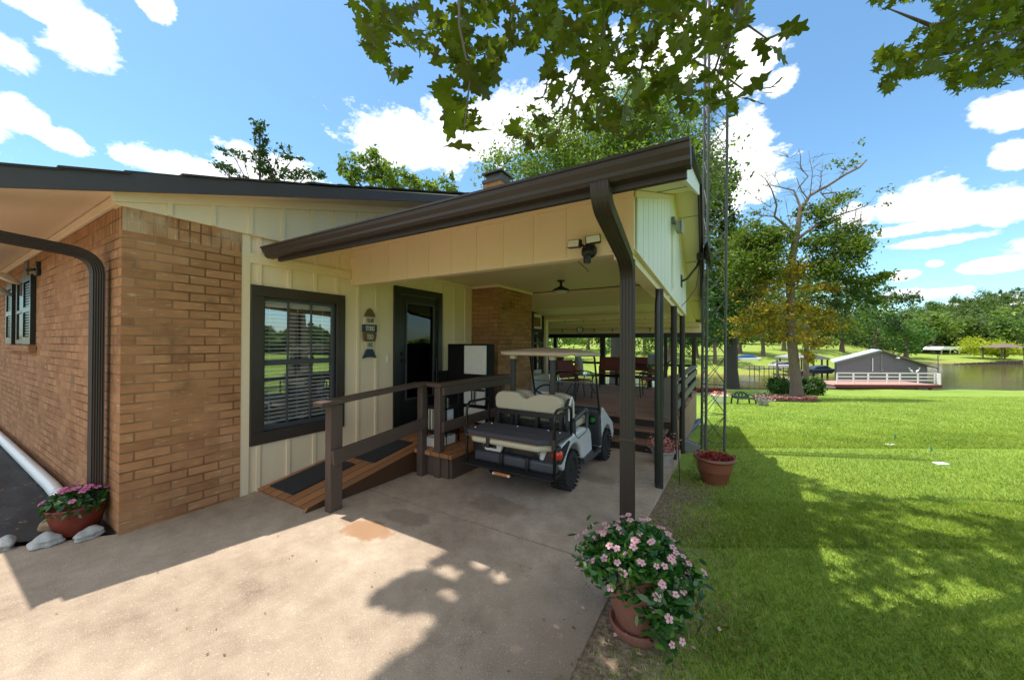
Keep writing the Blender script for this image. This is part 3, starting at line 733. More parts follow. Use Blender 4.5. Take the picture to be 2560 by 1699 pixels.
bm.prism([(3.202, bz(3.2) - .08), (7.68, bz(7.68) - .08), (7.68, bz(7.68) - .013), (3.202, bz(3.2) - .013)], lambda a, b, d: (d, a, b), XR - .16, XR - .02)
bm.build('side_beam', 'cream', PC)
bm = MB(); bm.prism([(3.21, topz(3.21) - .07), (5.75, topz(5.75) - .07), (7.6, topz(7.6) - .07), (7.6, topz(7.6) - .01), (5.75, topz(5.75) - .01), (3.21, topz(3.21) - .01)], lambda a, b, d: (d, a, b), XR + .016, XR + .035); bm.build('frieze_board', 'cream', PC)
# ceilings
bm = MB(); bm.box(XW - .0, XR - .16, 3.30, 7.5, 2.78, 2.80); bm.build('ceiling', 'cream_soffit', PC)
bm = MB(); bm.prism([(7.5, 2.78), (8.35, 2.50), (10.75, 2.20), (10.75, 2.22), (8.35, 2.52), (7.5, 2.80)], lambda a, b, d: (d, a, b), XW - .9, XR - .02); bm.build('rear_ceiling', 'cream_soffit', PC)
bm = MB(); bm.box(XW - .0, XR - .17, 7.46, 7.52, 2.73, 2.779); bm.box(XW - .9, XR - .3, 9.35, 9.42, 2.28, 2.40); bm.box(XW - .9, XR - .3, 10.2, 10.24, 2.20, 2.30); bm.build('ceiling_batten', 'cream_soffit', PC)
bm = MB(); bm.box(-5.4, -.62, 10.75, 11.1, 2.10, 2.20); bm.box(-5.4, -.62, 11.1, 11.2, 1.93, 2.20); bm.build('rear_header', 'cream', PC)
bm = MB(); bm.box(-5.4, -.62, 11.08, 11.2, 1.80, 1.929); bm.build('rear_beam', 'black', PC)
bm = MB(); bm.box(-1.9, -.62, 11.201, 11.22, 1.92, 2.19); bm.build('rear_fascia', 'cream', PC)
for x, w in ((-4.92, .10), (-3.33, .15), (-2.42, .09), (-1.52, .09), (-.80, .10)):
    bm = MB(); bm.box(x - w / 2, x + w / 2, 11.09, 11.19, .36, 1.80); bm.build('post', 'darkrail', PC)
# roof slab
def ex(y): return -.185 - .042 * (y - 2.12)
def prof(y): return 2.585 + .338 * (y - 2.12) if y <= 5.75 else max(3.816 - .50 * (y - 5.75), 2.59 - .13 * (y - 8.2))
bm = MB(); n = 0
st = [2.12, 3.2, 4.3, 5.75, 6.5, 7.4, 8.2, 11.15]
bm = MB()
for y in st: bm.v += [Vector((ex(y) - .03, y, prof(y))), Vector((-4.45 if y < 5.9 else -5.6, y, prof(y))), Vector((ex(y) - .03, y, prof(y) + .07)), Vector((-4.45 if y < 5.9 else -5.6, y, prof(y) + .07))]
for i in range(len(st) - 1):
    a = i * 4; b = a + 4
    bm.f += [(a, b, b + 1, a + 1), (a + 2, a + 3, b + 3, b + 2), (a, a + 2, b + 2, b), (a + 1, b + 1, b + 3, a + 3)]
bm.f += [(0, 1, 3, 2), (28, 30, 31, 29)]
PR = bm.build('roof', 'cream_soffit', PC)
bm = MB()
for y in st: bm.v += [Vector((ex(y) + .03, y - .0, prof(y) + .071)), Vector((-4.6 if y < 5.9 else -5.7, y, prof(y) + .071)), Vector((ex(y) + .03, y, prof(y) + .10)), Vector((-4.6 if y < 5.9 else -5.7, y, prof(y) + .10))]
for i in range(len(st) - 1):
    a = i * 4; b = a + 4
    bm.f += [(a, b, b + 1, a + 1), (a + 2, a + 3, b + 3, b + 2), (a, a + 2, b + 2, b), (a + 1, b + 1, b + 3, a + 3)]
bm.f += [(0, 1, 3, 2), (28, 30, 31, 29)]
bm.build('shingles', 'shingle', PR)
def rake(y0_, y1_, name, m):
    pts = [y0_] + [y for y in st if y0_ < y < y1_] + [y1_]
    bm = MB()
    for y in pts: bm.v += [Vector((ex(y) - .03, y, prof(y) - .075)), Vector((ex(y) - .005, y, prof(y) - .075)), Vector((ex(y) - .03, y, prof(y) + .069)), Vector((ex(y) - .005, y, prof(y) + .069))]
    k = len(pts)
    for i in range(k - 1):
        a = i * 4; b = a + 4
        bm.f += [(a, b, b + 1, a + 1), (a + 2, a + 3, b + 3, b + 2), (a, a + 2, b + 2, b), (a + 1, b + 1, b + 3, a + 3)]
    bm.f += [(0, 1, 3, 2), (4 * k - 4, 4 * k - 2, 4 * k - 1, 4 * k - 3)]
    return bm.build(name, m, PR)
rake(2.14, 5.7, 'rake_board', 'white_siding'); rake(5.702, 11.15, 'rake_board', 'brown')  # front slope paler: sky reflection on the board put into its colour
# soffit panel seams
bm = MB()
for y in (4.2, 6.2, 7.2, 8.6): bm = MB(); bm.box(XR + .04, ex(y) - .032, y - .006, y + .006, prof(y) - .006, prof(y) - .001); bm.build('soffit_seam', 'greyrail', PR)
# front eave fascia and ogee gutter
bm = MB(); bm.box(-4.20, ex(2.12) + .0, 2.10, 2.135, 2.518, 2.66); bm.build('eave_fascia', 'brown_gutter', PC)
gp = [(0, .0), (-.062, .0), (-.085, .022), (-.088, .045), (-.112, .075), (-.118, .105), (-.130, .108), (-.130, .125), (-.112, .125), (-.105, .085), (-.07, .03), (-.055, .012), (0, .012)]
bm = MB(); bm.prism(gp, lambda a, b, d: (d, 2.099 + a, 2.552 + b * .88), -4.30, ex(2.12) + .02)
GUT = bm.build('gutter', 'brown_gutter', PC, smooth=25)
bm = MB(); bm.prism([(0, 0), (-.062, 0), (-.085, .022), (-.088, .045), (-.112, .075), (-.118, .105), (-.13, .108), (-.13, .125), (0, .125)], lambda a, b, d: (d, 2.099 + a, 2.552 + b * .88), ex(2.12) + .0201, ex(2.12) + .024); bm.build('end_cap', 'brown_gutter', GUT); bm = MB(); bm.prism([(0, 0), (-.062, 0), (-.085, .022), (-.088, .045), (-.112, .075), (-.118, .105), (-.13, .108), (-.13, .125), (0, .125)], lambda a, b, d: (d, 2.099 + a, 2.552 + b * .88), -4.304, -4.3001); bm.build('end_cap', 'brown_gutter', GUT)
# deep boxed return under the gutter (drip edge)
RIB_SIDE = (1, 0, 0)
pts = [(-.628, 2.06, 2.60), (-.628, 2.06, 2.53)] + arc((-.628, 2.065, 2.52), (-.629, 2.08, 2.455), (-.635, 2.18, 2.435), 6) + [(-.687, 2.80, 2.345)] + arc((-.692, 2.86, 2.335), (-.712, 3.06, 2.30), (-.715, 3.085, 2.17), 6) + [(-.715, 3.085, 1.5), (-.715, 3.085, .6), (-.715, 3.085, .02)]
ribbed(pts, .105, .08, 'downspout', 'brown_gutter', PC, 4)
bm = MB(); bm.box(-.772, -.658, 3.04, 3.13, .84, .87); bm.build('downspout_band', 'brown_gutter', PC, bevel=.003)
# posts along the open side
for y, w, x in ((3.25, .085, -.715), (4.62, .088, -.70), (5.98, .085, -.70), (7.15, .085, -.70)):
    bm = MB(); zb = slabz(y) - .01 if y < 6.5 else ground(x, y) - .05
    if y > 3.3: bm.tube([(x, y, zb), (x, y, bz(y) - .08)], w / 2 * 1.05, 12)
    else: bm.box(x - .035, x + .025, 3.205, 3.265, zb, 2.37)
    bm.build('post', 'darkrail', PC, smooth=30, bevel=.003 if y < 3.3 else 0)
bm = MB(); bm.tube([(-.715, 4.56, .0), (-.715, 4.56, 2.0)] + arc((-.715, 4.56, 2.0), (-.715, 4.56, 2.15), (-.705, 4.60, 2.26), 4), .03, 8); bm.build('cable_pipe', 'black', PC, smooth=True)
# ================================================================== PORCH: ramp, landing, railing
RP = thing('wheelchair_ramp', 'low red-brown wooden ramp rising along the cream wall to the porch door', 'ramp', (-4.0, 2.0, 0))
def rpz(y): return .03 + (.285 - .03) * clamp((y - 2.03) / 1.75)
bm = MB(); n = 0
bm.prism([(2.03, .03), (3.78, .285), (3.78, .235), (2.05, -.0)], lambda a, b, d: (d, a, b), -4.455, -3.525); bm.build('ramp_deck', 'rampwood', RP)
bm = MB(); bm.prism([(2.0, .005), (2.03, .045), (3.80, .300), (3.80, -.02), (2.2, -.003)], lambda a, b, d: (d, a, b), -3.525, -3.485); bm.build('side_board', M['rampwood'], RP, bevel=.004)
bm = MB(); bm.box(-4.455, -3.0, 3.78, 5.9, .235, .285); bm.box(-3.0, -2.86, 3.40, 5.9, .235, .283); bm.box(-3.485, -3.001, 3.40, 3.779, .234, .284); LD = bm.build('landing', 'rampwood', RP, bevel=.004)
bm = MB(); bm.box(-3.5, -2.95, 3.45, 3.48, -.03, .234); bm.box(-2.95, -2.91, 3.48, 5.8, -.1, .234); bm.build('landing_joist', 'railwood', RP)
bm = MB(); bm.box(-2.99, -2.96, 3.60, 3.63, -.05, .234); bm.build('pale_stake', 'white', RP)
for (ya, yb, xa, xb, lb) in ((2.12, 2.86, -4.37, -3.92, 'lower black ribbed mat at the foot of the wooden ramp'), (2.98, 3.62, -4.25, -3.72, 'upper black ribbed mat halfway up the wooden ramp')):
    bm = MB(); sk = .06 if ya > 2.5 else .0
    bm.prism([(ya, rpz(ya) + .004), (yb, rpz(yb) + .004), (yb, rpz(yb) + .014), (ya, rpz(ya) + .014)], lambda a, b, d: (d, a, b), xa, xb)
    bm.build('ramp_mat', 'mat', label=lb, cat='mat', group='black mats on the ramp')
bm = MB(); bm.box(-4.35, -3.75, 4.05, 4.75, .289, .302); bm.build('door_mat', 'mat', label='dark doormat on the landing right before the black porch door', cat='mat')
RL = thing('porch_railing', 'dark brown wooden railing with two rails along the ramp and landing', 'railing', (-3.33, 2.2, 0))
bm = MB(); bm.box(-3.375, -3.285, 2.13, 2.26, -.0, 1.035); bm.build('post', 'railwood', RL, bevel=.006)
bm = MB(); bm.box(-3.372, -3.288, 3.35, 3.44, -.04, 1.145); bm.build('post', 'railwood', RL, bevel=.006)
bm = MB(); bm.box(-3.155, -3.06, 3.42, 3.515, -.04, 1.085); bm.build('post', 'railwood', RL, bevel=.006)
bm = MB(); bm.box(-3.155, -3.075, 4.90, 4.98, -.04, 1.085); bm.build('post', 'railwood', RL, bevel=.006)
bm = MB(); bm.bar((-3.33, 2.02, 1.055), (-3.33, 3.36, 1.125), .15, .042); bm.build('top_rail', 'railwood', RL, bevel=.005)
bm = MB(); bm.bar((-3.27, 2.14, .53), (-3.27, 3.42, .64), .04, .14); bm.build('lower_rail', 'railwood', RL, bevel=.005)
bm = MB(); bm.box(-3.40, -3.03, 3.40, 3.54, 1.09, 1.135); bm.box(-3.17, -3.03, 3.541, 5.05, 1.09, 1.135); bm.box(-3.058, -3.018, 3.45, 5.05, .985, 1.089); bm.build('cap_rail', 'railwood', RL, bevel=.005)
bm = MB(); bm.box(-3.058, -3.02, 3.45, 5.05, .53, .66); bm.build('lower_rail', 'railwood', RL, bevel=.005)
# refrigerator on the landing
FR = thing('refrigerator', 'black refrigerator with white door panels standing behind the porch railing', 'refrigerator', (-3.8, 5.2, .285))
bm = MB(); bm.box(-4.21, -3.37, 4.90, 5.12, .29, 1.62); bm.build('cabinet', 'fridgeblack', FR, bevel=.012)
bm = MB(); bm.box(-3.825, -3.378, 4.868, 4.898, 1.12, 1.595); bm.build('freezer_door', 'white', FR, bevel=.01)
bm = MB(); bm.box(-3.825, -3.61, 4.868, 4.898, .62, 1.0); bm.box(-3.60, -3.40, 4.868, 4.898, .62, 1.0); bm.build('fridge_door', 'white', FR, bevel=.008)
bm = MB(); bm.box(-3.825, -3.40, 4.872, 4.898, .33, .56); bm.build('drawer', 'white', FR, bevel=.008)
for x in (-3.632, -3.572):
    bm = MB(); bm.tube([(x, 4.868, .99), (x, 4.83, .97), (x, 4.83, .66), (x, 4.868, .64)], .011, 6); bm.build('handle', 'black', FR, smooth=True)
bm = MB(); bm.box(-3.828, -3.39, 4.862, 4.867, .845, .885); bm.build('trim_strip', 'black', FR)
bm = MB()
for i in range(9): bm.box(-3.80 + i * .045, -3.795 + i * .045, 4.862, 4.871, .34, .46)
bm.build('vent_grille', 'greypot', FR)
bm = MB(); bm.box(-4.40, -4.22, 4.88, 5.3, .287, 1.14); CBN = bm.build('storage_cabinet', 'fridgeblack', label='low black cabinet squeezed between the black door and the refrigerator', cat='cabinet', bevel=.012)
RK = thing('storage_rack', 'dark rack holding pale upright slats behind the railing posts', 'rack', (-3.3, 3.75, .285))
bm = MB()
for x in (-3.56, -3.22): bm.box(x, x + .02, 3.70, 3.72, .29, .98); bm.box(x, x + .02, 3.96, 3.98, .29, .98)
bm.box(-3.56, -3.20, 3.70, 3.98, .44, .46); bm.box(-3.56, -3.20, 3.70, 3.98, .75, .775); bm.build('frame', 'black', RK)
for i in range(6):
    bm = MB(); bm.box(-3.52 + i * .052, -3.50 + i * .052, 3.70, 3.9, .462, .74); bm.build('slat', 'white' if i % 2 else 'vinyl', RK, bevel=.003)
bm = MB(); bm.lathe([(0, 0), (.03, 0), (.035, .05), (.012, .08), (0, .082)], (-3.36, 3.78, .776), 12); bm.lathe([(0, 0), (.026, 0), (.03, .12), (0, .122)], (-3.27, 3.8, .776), 12); bm.build('jar', 'silver', RK, smooth=True)
bm = MB(); bm.box(-3.45, -3.20, 3.55, 3.9, .286, .40); bm.build('shoe_box', 'white', label='small pale box on the landing under the dark storage rack', cat='box', bevel=.008)
bm = MB(); bm.box(-3.72, -3.44, 4.1, 4.5, .303, .34); bm.box(-3.70, -3.5, 4.12, 4.4, .34, .36); bm.build('folded_cloth', 'redsling', label='folded dark red cloth lying on the landing by the fridge', cat='cloth', bevel=.01)
# ------------------------------------------------------------------ fish sign
FS = thing('fish_sign', 'wooden plank fish sign in brown, white and navy hung beside the door', 'sign', (XW + .02, 3.475, 1.41))
fx0, fx1 = XW + .020, XW + .044
def fy(y): return 3.475 + (y - 3.475)
segs = [('head', 'fishbrown', [(3.475, 2.135), (3.44, 2.115), (3.405, 2.06), (3.383, 2.014), (3.567, 2.014), (3.545, 2.06), (3.51, 2.115)]),
        ('plank', 'fishcream', [(3.381, 2.006), (3.366, 1.95), (3.361, 1.902), (3.589, 1.902), (3.584, 1.95), (3.569, 2.006)]),
        ('plank', 'navy', [(3.356, 1.894), (3.356, 1.786), (3.594, 1.786), (3.594, 1.894)]),
        ('plank', 'fishbrown', [(3.361, 1.778), (3.366, 1.71), (3.384, 1.658), (3.566, 1.658), (3.584, 1.71), (3.589, 1.778)]),
        ('plank', 'fishcream', [(3.388, 1.650), (3.405, 1.59), (3.42, 1.553), (3.53, 1.553), (3.545, 1.59), (3.562, 1.65)]),
        ('tail', 'navy', [(3.43, 1.545), (3.405, 1.51), (3.36, 1.412), (3.42, 1.428), (3.475, 1.432), (3.53, 1.428), (3.59, 1.412), (3.545, 1.51), (3.52, 1.545)])]
pl = []
for nm, mm, pts in segs:
    bm = MB(); bm.prism(pts, lambda a, b, d: (d, a, b), fx0, fx1); pl.append(bm.build(nm, mm, FS, bevel=.003))
bm = MB(); bm.lathe([(0, 0), (.008, 0), (.006, .006), (0, .007)], (fx1, 3.475, 2.10), 10, Matrix.Rotation(math.pi / 2, 3, 'Y')); bm.build('nail', 'silver', pl[0])
def text_mesh(body, size, m, parent, origin, xdir, ydir, xs=1.):
    cu = bpy.data.curves.new('lettering', 'FONT'); cu.body = body; cu.size = size; cu.align_x = 'CENTER'; cu.align_y = 'CENTER'; cu.extrude = .002
    o = bpy.data.objects.new('tmp', cu); col.objects.link(o)
    dg = bpy.context.evaluated_depsgraph_get(); me = bpy.data.meshes.new_from_object(o.evaluated_get(dg))
    bpy.data.objects.remove(o)
    xd, yd = Vector(xdir).normalized() * xs, Vector(ydir).normalized(); zd = xd.cross(yd).normalized()
    R = Matrix(((xd.x, yd.x, zd.x), (xd.y, yd.y, zd.y), (xd.z, yd.z, zd.z)))
    off = OFF.get(parent.name, Vector())
    for v in me.vertices: v.co = R @ v.co + Vector(origin) - off
    me.materials.clear(); me.materials.append(M[m])
    t = bpy.data.objects.new('lettering', me); col.objects.link(t); t.parent = parent; OFF[t.name] = off
    return t
for i, (w, mm, z, sz) in enumerate((("FISHIN'", 'ink', 1.953, .098), ('STORIES', 'chalk', 1.838, .098), ('TOLD', 'chalk', 1.718, .095), ('HERE', 'ink', 1.603, .09))):
    text_mesh(w, sz, mm, pl[i + 1], (fx1 + .0025, 3.475, z), (0, 1, 0), (0, 0, 1), .42)
# ------------------------------------------------------------------ lamps
SL = thing('security_light', 'black twin-head motion security light mounted under the carport beam', 'light', (-1.08, 3.19, 2.42))
bm = MB(); bm.lathe([(0, 0), (.068, 0), (.072, .02), (.055, .045), (0, .055)], (-1.08, 3.199, 2.475), 20, Matrix.Rotation(math.pi / 2, 3, 'X')); bm.build('base', 'black', SL, smooth=True)
for sgn, dx, tz in ((-1, -.085, .06), (1, .085, .075)):
    bm = MB(); c = Vector((-1.10 + dx, 3.10, 2.475 + tz)); rr = Matrix.Rotation(.10 * -sgn, 3, 'Y') @ Matrix.Rotation(.25 * sgn, 3, 'Z')
    bm.box(-.066, .066, -.022, .022, -.036, .036, lambda x, y, z: c + rr @ Vector((x, y, z))); hd = bm.build('lamp_head', 'black', SL, bevel=.006)
    bm = MB(); bm.box(-.058, .058, -.026, -.0222, -.029, .029, lambda x, y, z: c + rr @ Vector((x, y, z))); bm.build('lens', 'lens', hd, bevel=.002)
    bm = MB(); bm.tube([(-1.08 + dx * .2, 3.16, 2.50), (-1.08 + dx * .6, 3.13, 2.475 + tz * .9)], .012, 8); bm.build('arm', 'black', SL)
bm = MB(); bm.lathe([(0, -.03), (.03, -.03), (.034, -.01), (.034, .03), (.02, .045), (0, .046)], (-1.075, 3.12, 2.385), 16); bm.box(-1.095, -1.06, 3.12, 3.18, 2.40, 2.44); bm.build('sensor', 'black', SL, smooth=40)
PL = thing('barn_light', 'black dome barn light hanging from the carport ceiling', 'light', (-2.62, 6.17, 2.78))
bm = MB(); bm.lathe([(0, .0), (.075, 0), (.078, -.012), (.03, -.03), (.026, -.05), (.03, -.06), (.018, -.075), (.022, -.10), (0, -.101)], (-2.62, 6.17, 2.78), 18); bm.build('stem', 'black', PL, smooth=40)
bm = MB(); bm.lathe([(.02, -.085), (.035, -.105), (.07, -.125), (.135, -.155), (.155, -.185), (.152, -.20), (.146, -.20), (.13, -.165), (.06, -.135), (.02, -.115)], (-2.62, 6.17, 2.78), 28); bm.build('shade', 'black', PL, smooth=40)
bm = MB(); bm.lathe([(0, -.215), (.07, -.212), (.125, -.20), (.14, -.185), (0, -.17)], (-2.62, 6.17, 2.78), 24); bm.build('diffuser', 'lens', PL, smooth=40)
bm = MB(); bm.tube([(-3.83, 7.38, 2.772), (-3.3, 7.3, 2.762), (-2.62, 7.35, 2.77), (-1.9, 7.3, 2.765), (-1.3, 7.35, 2.772), (-.86, 7.4, 2.77)], .008, 5); bm.build('ceiling_cable', 'black', label='thin black cable stapled across the carport ceiling', cat='cable')
bm = MB(); bm.tube([(-1.08, 3.32, 2.43), (-1.2, 3.4, 2.60), (-1.35, 3.6, 2.775), (-1.75, 4.6, 2.772), (-1.9, 5.6, 2.775)], .005, 5); bm.build('lamp_wire', 'black', label='short thin wire running back from the twin security light', cat='wire')
FLD = thing('flood_light', 'grey flood light with pale conduit high on the white gable siding', 'light', (XR + .02, 5.6, 2.9))
bm = MB(); bm.box(XR + .017, XR + .06, 5.53, 5.67, 3.33, 3.42); bm.build('bracket', 'steel', FLD, bevel=.006)
bm = MB(); bm.box(XR + .065, XR + .14, 5.54, 5.74, 3.22, 3.36); bm.box(XR + .14, XR + .16, 5.52, 5.76, 3.19, 3.39); bm.build('lamp_head', 'greypot', FLD, bevel=.012)
bm = MB(); bm.tube([(XR + .034, 5.60, 3.35), (XR + .034, 5.60, 2.42)] + arc((XR + .034, 5.6, 2.42), (XR + .034, 5.55, 2.30), (XR - .06, 5.4, 2.27), 4), .02, 8); bm.build('conduit', 'white_siding', FLD, smooth=True)
DSH = thing('satellite_dish', 'black satellite dish on a bent arm bracketed to the gable wall', 'satellite dish', (XR, 6.8, 2.7))
bm = MB(); bm.box(XR + .017, XR + .03, 6.72, 6.90, 2.60, 2.80); bm.tube([(XR + .03, 6.8, 2.70), (XR + .10, 6.86, 2.74), (XR + .25, 6.95, 2.96), (XR + .28, 7.0, 3.08), (XR + .28, 7.02, 3.22)], .02, 8); bm.build('arm', 'black', DSH, smooth=40)
bm = MB(); rot = Matrix.Rotation(math.radians(82), 3, 'Y'); bm.lathe([(0, .0), (.12, .012), (.22, .045), (.29, .085), (.295, .08), (.22, .036), (.12, .002), (0, -.01)], (XR + .36, 7.0, 3.13), 28, rot); bm.build('reflector', 'black', DSH, smooth=50)
bm = MB(); bm.box(XR + .24, XR + .36, 6.96, 7.05, 3.08, 3.18); bm.tube([(XR + .30, 6.8, 3.13), (XR + .30, 7.2, 3.13)], .01, 6); bm.build('mount', 'black', DSH)
bm = MB(); bm.tube([(XR + .28, 7.0, 3.06), (XR + .27, 7.02, 2.85), (XR + .22, 7.1, 2.6), (XR + .10, 7.0, 2.4), (XR + .03, 6.8, 2.28)], .006, 5); bm.build('cable', 'black', DSH, smooth=True)
SL2 = thing('security_light', 'pale two-disc security light on the brick wall above the shuttered window', 'light', (-7.95, .96, 2.5))
bm = MB(); bm.box(-8.02, -7.86, .93, .967, 2.52, 2.70); bm.tube([(-7.94, .93, 2.6), (-7.98, .86, 2.58)], .02, 8); bm.build('base', 'black', SL2, bevel=.01)
for c, r in (((-8.10, .72, 2.48), 1.), ((-8.62, .70, 2.36), 1.)):
    bm = MB(); rr = Matrix.Rotation(-.5, 3, 'X') @ Matrix.Rotation(.35, 3, 'Y'); bm.lathe([(0, .03), (.05, .03), (.13, .0), (.14, -.02), (.12, -.022), (0, -.01)], c, 20, rr); bm.build('lamp_head', 'lens', SL2, smooth=40)
# ================================================================== DECK
DZ = .36
DK = thing('deck', 'raised wooden deck with red-brown boards, three steps and side skirting', 'deck', (-3, 8.5, 0))
bm = MB(); bm.box(-5.4, -.76, 6.62, 11.25, DZ - .045, DZ); bm.build('deck_floor', 'deckwood', DK, bevel=.004)
bm = MB(); bm.box(-4.4, -.80, 6.65, 6.68, -.12, DZ - .046); bm.build('riser', 'darkrail', DK)
for i, (y0_, z1_) in enumerate(((6.34, .205), (6.06, .055))):
    bm = MB(); bm.box(-4.4, -.86, y0_, y0_ + .30, z1_ - .04, z1_); bm.build('tread', 'stepwood', DK, bevel=.005)
    bm = MB(); bm.box(-4.4, -.88, y0_ + .03, y0_ + .05, -.14, z1_ - .041); bm.build('riser', 'darkrail', DK)
bm = MB(); y = 6.72
while y < 11.2:
    bm.box(-.775, -.745, y, y + .135, ground(-.75, y) - .1, DZ - .05); y += .143
x = -.76
while x > -5.4: bm.box(x - .135, x, 11.22, 11.245, -1.0, DZ - .05); x -= .143
bm.build('skirting', 'skirtwood', DK)
DR2 = thing('deck_railing', 'dark railing with flat grey cap around the open sides of the deck', 'railing', (-.76, 8.5, DZ))
for y in (6.75, 8.25, 9.7, 11.1):
    bm = MB(); bm.box(-.83, -.745, y - .045, y + .045, DZ - .3, 1.0); bm.build('post', 'darkrail', DR2, bevel=.005)
bm = MB(); bm.bar((-.78, 6.68, 1.02), (-.78, 11.2, 1.02), .14, .04); bm.build('cap_rail', 'greyrail', DR2, bevel=.004)
for z in (.86, .60):
    bm = MB(); bm.bar((-.735, 6.7, z), (-.735, 11.2, z), .035, .135); bm.build('rail', 'greyrail', DR2, bevel=.004)
for z, h in ((1.02, .07), (.64, .09)):
    bm = MB(); bm.bar((-5.4, 11.15, z), (-.8, 11.15, z), .05, h); bm.build('rail', 'darkrail', DR2)
for x in (-4.2, -2.9, -1.95, -1.15):
    bm = MB(); bm.box(x - .04, x + .04, 11.11, 11.19, DZ, 1.0); bm.build('post', 'darkrail', DR2)
bm = MB(); bm.prism([(-.93, DZ), (-.74, DZ), (-.74, 1.09), (-.80, 1.12), (-.93, 1.05)], lambda a, b, d: (a, d, b), 6.60, 6.64); bm.build('end_board', 'greyrail', DR2, bevel=.004)
# wall clock and string lights
CK = thing('wall_clock', 'small round black-rimmed clock on a deck post at the back', 'clock', at(1450, 824, 10.9))
c = at(1450, 824, 10.75); rot = Matrix.Rotation(math.pi / 2, 3, 'X')
bm = MB(); bm.lathe([(.085, -.02), (.10, -.02), (.10, .03), (.085, .03), (.085, -.02)], c, 24, rot); bm.build('rim', 'black', CK, smooth=40)
bm = MB(); bm.lathe([(0, .0), (.085, 0), (.085, .01), (0, .01)], c, 24, rot); bm.build('dial', 'lens', CK)
bm = MB(); bm.bar(c + Vector((0, -.014, 0)), c + Vector((.03, -.014, .045)), .008, .004); bm.bar(c + Vector((0, -.014, 0)), c + Vector((-.035, -.014, .02)), .008, .004); bm.build('hand', 'black', CK)
def string_lights(pxs, y, zs, label):
    SLt = thing('string_lights', label, 'string lights', (-2.5, y, 2.1), group='string lights under the patio roof')
    P = []
    for px, py in pxs:
        # point on the plane Y = y seen at px,py
        d = at(px, py, 1.) - Vector((0, 0, EYE)); k = y / d.y; P.append(Vector((0, 0, EYE)) + d * k)
    w = []
    for a, b in zip(P[:-1], P[1:]):
        for i in range(5): q = a.lerp(b, i / 5); w.append(q + Vector((0, 0, .085 - .03 * math.sin(math.pi * i / 5))))
    w.append(P[-1] + Vector((0, 0, .085)))
    bm = MB(); bm.tube(w, .0028, 5); bm.build('cord', 'black', SLt)
    for p in P:
        bm = MB(); bm.lathe([(0, .085), (.018, .08), (.022, .035), (.0, .034)], p, 10); s_ = bm.build('socket', 'black', SLt, smooth=40)
        bm = MB(); bm.lathe([(0, -.045), (.02, -.03), (.026, -.005), (.016, .034), (0, .034)], p, 10); bm.build('bulb', 'dark' if False else 'tableglass', s_, smooth=True)
string_lights([(1413, 803), (1459, 801), (1510, 799), (1612, 793), (1671, 791)], 9.55, 0, 'upper string of bulbs slung below the sloping patio ceiling')
string_lights([(1406, 829), (1486, 829), (1531, 829), (1625, 827), (1677, 827)], 11.0, 0, 'lower string of bulbs along the cream header over the deck opening')
# patio furniture ---------------------------------------------------
def sling_chair(label, loc, rz, sc_=1.):
    t = thing('patio_chair', label, 'chair', loc, rz, 'red sling patio chairs on the deck', local=True)
    w = .27 * sc_
    bm = MB(); bm.prism([(-.25, .40), (.24, .42), (.24, .45), (-.25, .43)], lambda a, b, d: (d, a * sc_, b * sc_), -w, w); bm.build('seat', 'redsling', t, bevel=.01)
    bm = MB(); bm.prism([(-.25, .46), (-.36, .86), (-.34, .87), (-.22, .46)], lambda a, b, d: (d, a * sc_, b * sc_), -w, w); bm.build('backrest', 'redsling', t, bevel=.01)
    for s in (-1, 1):
        bm = MB(); x = s * (w + .015)
        bm.tube([(x, .25 * sc_, .0), (x, .27 * sc_, .42 * sc_), (x, .26 * sc_, .60 * sc_), (x, .1 * sc_, .63 * sc_), (x, -.28 * sc_, .60 * sc_)], .013, 6); bm.build('arm', 'wrought', t, smooth=40)
        bm = MB(); bm.tube([(x, -.30 * sc_, .0), (x, -.25 * sc_, .42 * sc_), (x, -.36 * sc_, .88 * sc_)], .013, 6); bm.build('leg', 'wrought', t, smooth=40)
    bm = MB(); bm.tube([(-w, .24 * sc_, .40 * sc_), (w, .24 * sc_, .40 * sc_)], .012, 6); bm.tube([(-w, -.29 * sc_, .06), (w, -.29 * sc_, .06)], .012, 6); bm.build('crossbar', 'wrought', t)
    return t
def deckpt(px, py):
    d = at(px, py, 1.) - Vector((0, 0, EYE)); k = (DZ - EYE) / d.z; return Vector((0, 0, EYE)) + d * k
sling_chair('red sling chair at the rear deck rail, left of the downspout post', deckpt(1524, 968), math.radians(195))
sling_chair('red sling chair partly hidden behind the downspout post at the rear rail', deckpt(1598, 968), math.radians(178))
sling_chair('red chair with arched iron legs seen through the cart windshield', deckpt(1438, 995), math.radians(250))
sling_chair('red chair half hidden behind the slim carport post near the steps', deckpt(1632, 992), math.radians(95))
sling_chair('dark red chair at the far left of the deck behind the cart roof support', deckpt(1372, 962), math.radians(60))
def ptable(label, px, py, r, h):
    c = deckpt(px, py); t = thing('patio_table', label, 'table', c)
    bm = MB(); bm.lathe([(0, h - .012), (r, h - .012), (r, h), (0, h)], c, 28); bm.build('table_top', 'tableglass', t)
    bm = MB(); bm.lathe([(r, h - .02), (r + .018, h - .02), (r + .018, h + .006), (r, h + .006), (r, h - .02)], c, 28); bm.build('rim', 'wrought', t)
    for a in (.6, 2.17, 3.74, 5.3):
        bm = MB(); e = Vector((math.cos(a), math.sin(a), 0)); bm.tube([c + e * r * .9 + Vector((0, 0, 0)), c + e * r * .55 + Vector((0, 0, h * .5)), c + e * r * .85 + Vector((0, 0, h - .02))], .013, 6); bm.build('leg', 'wrought', t, smooth=40)
    return c + Vector((0, 0, h))
tp = ptable('round glass patio table on the left of the deck with an orange pot', 1452, 985, .42, .52)
tp2 = ptable('small glass table by the deck rail with an orange planter', 1632, 972, .32, .42)
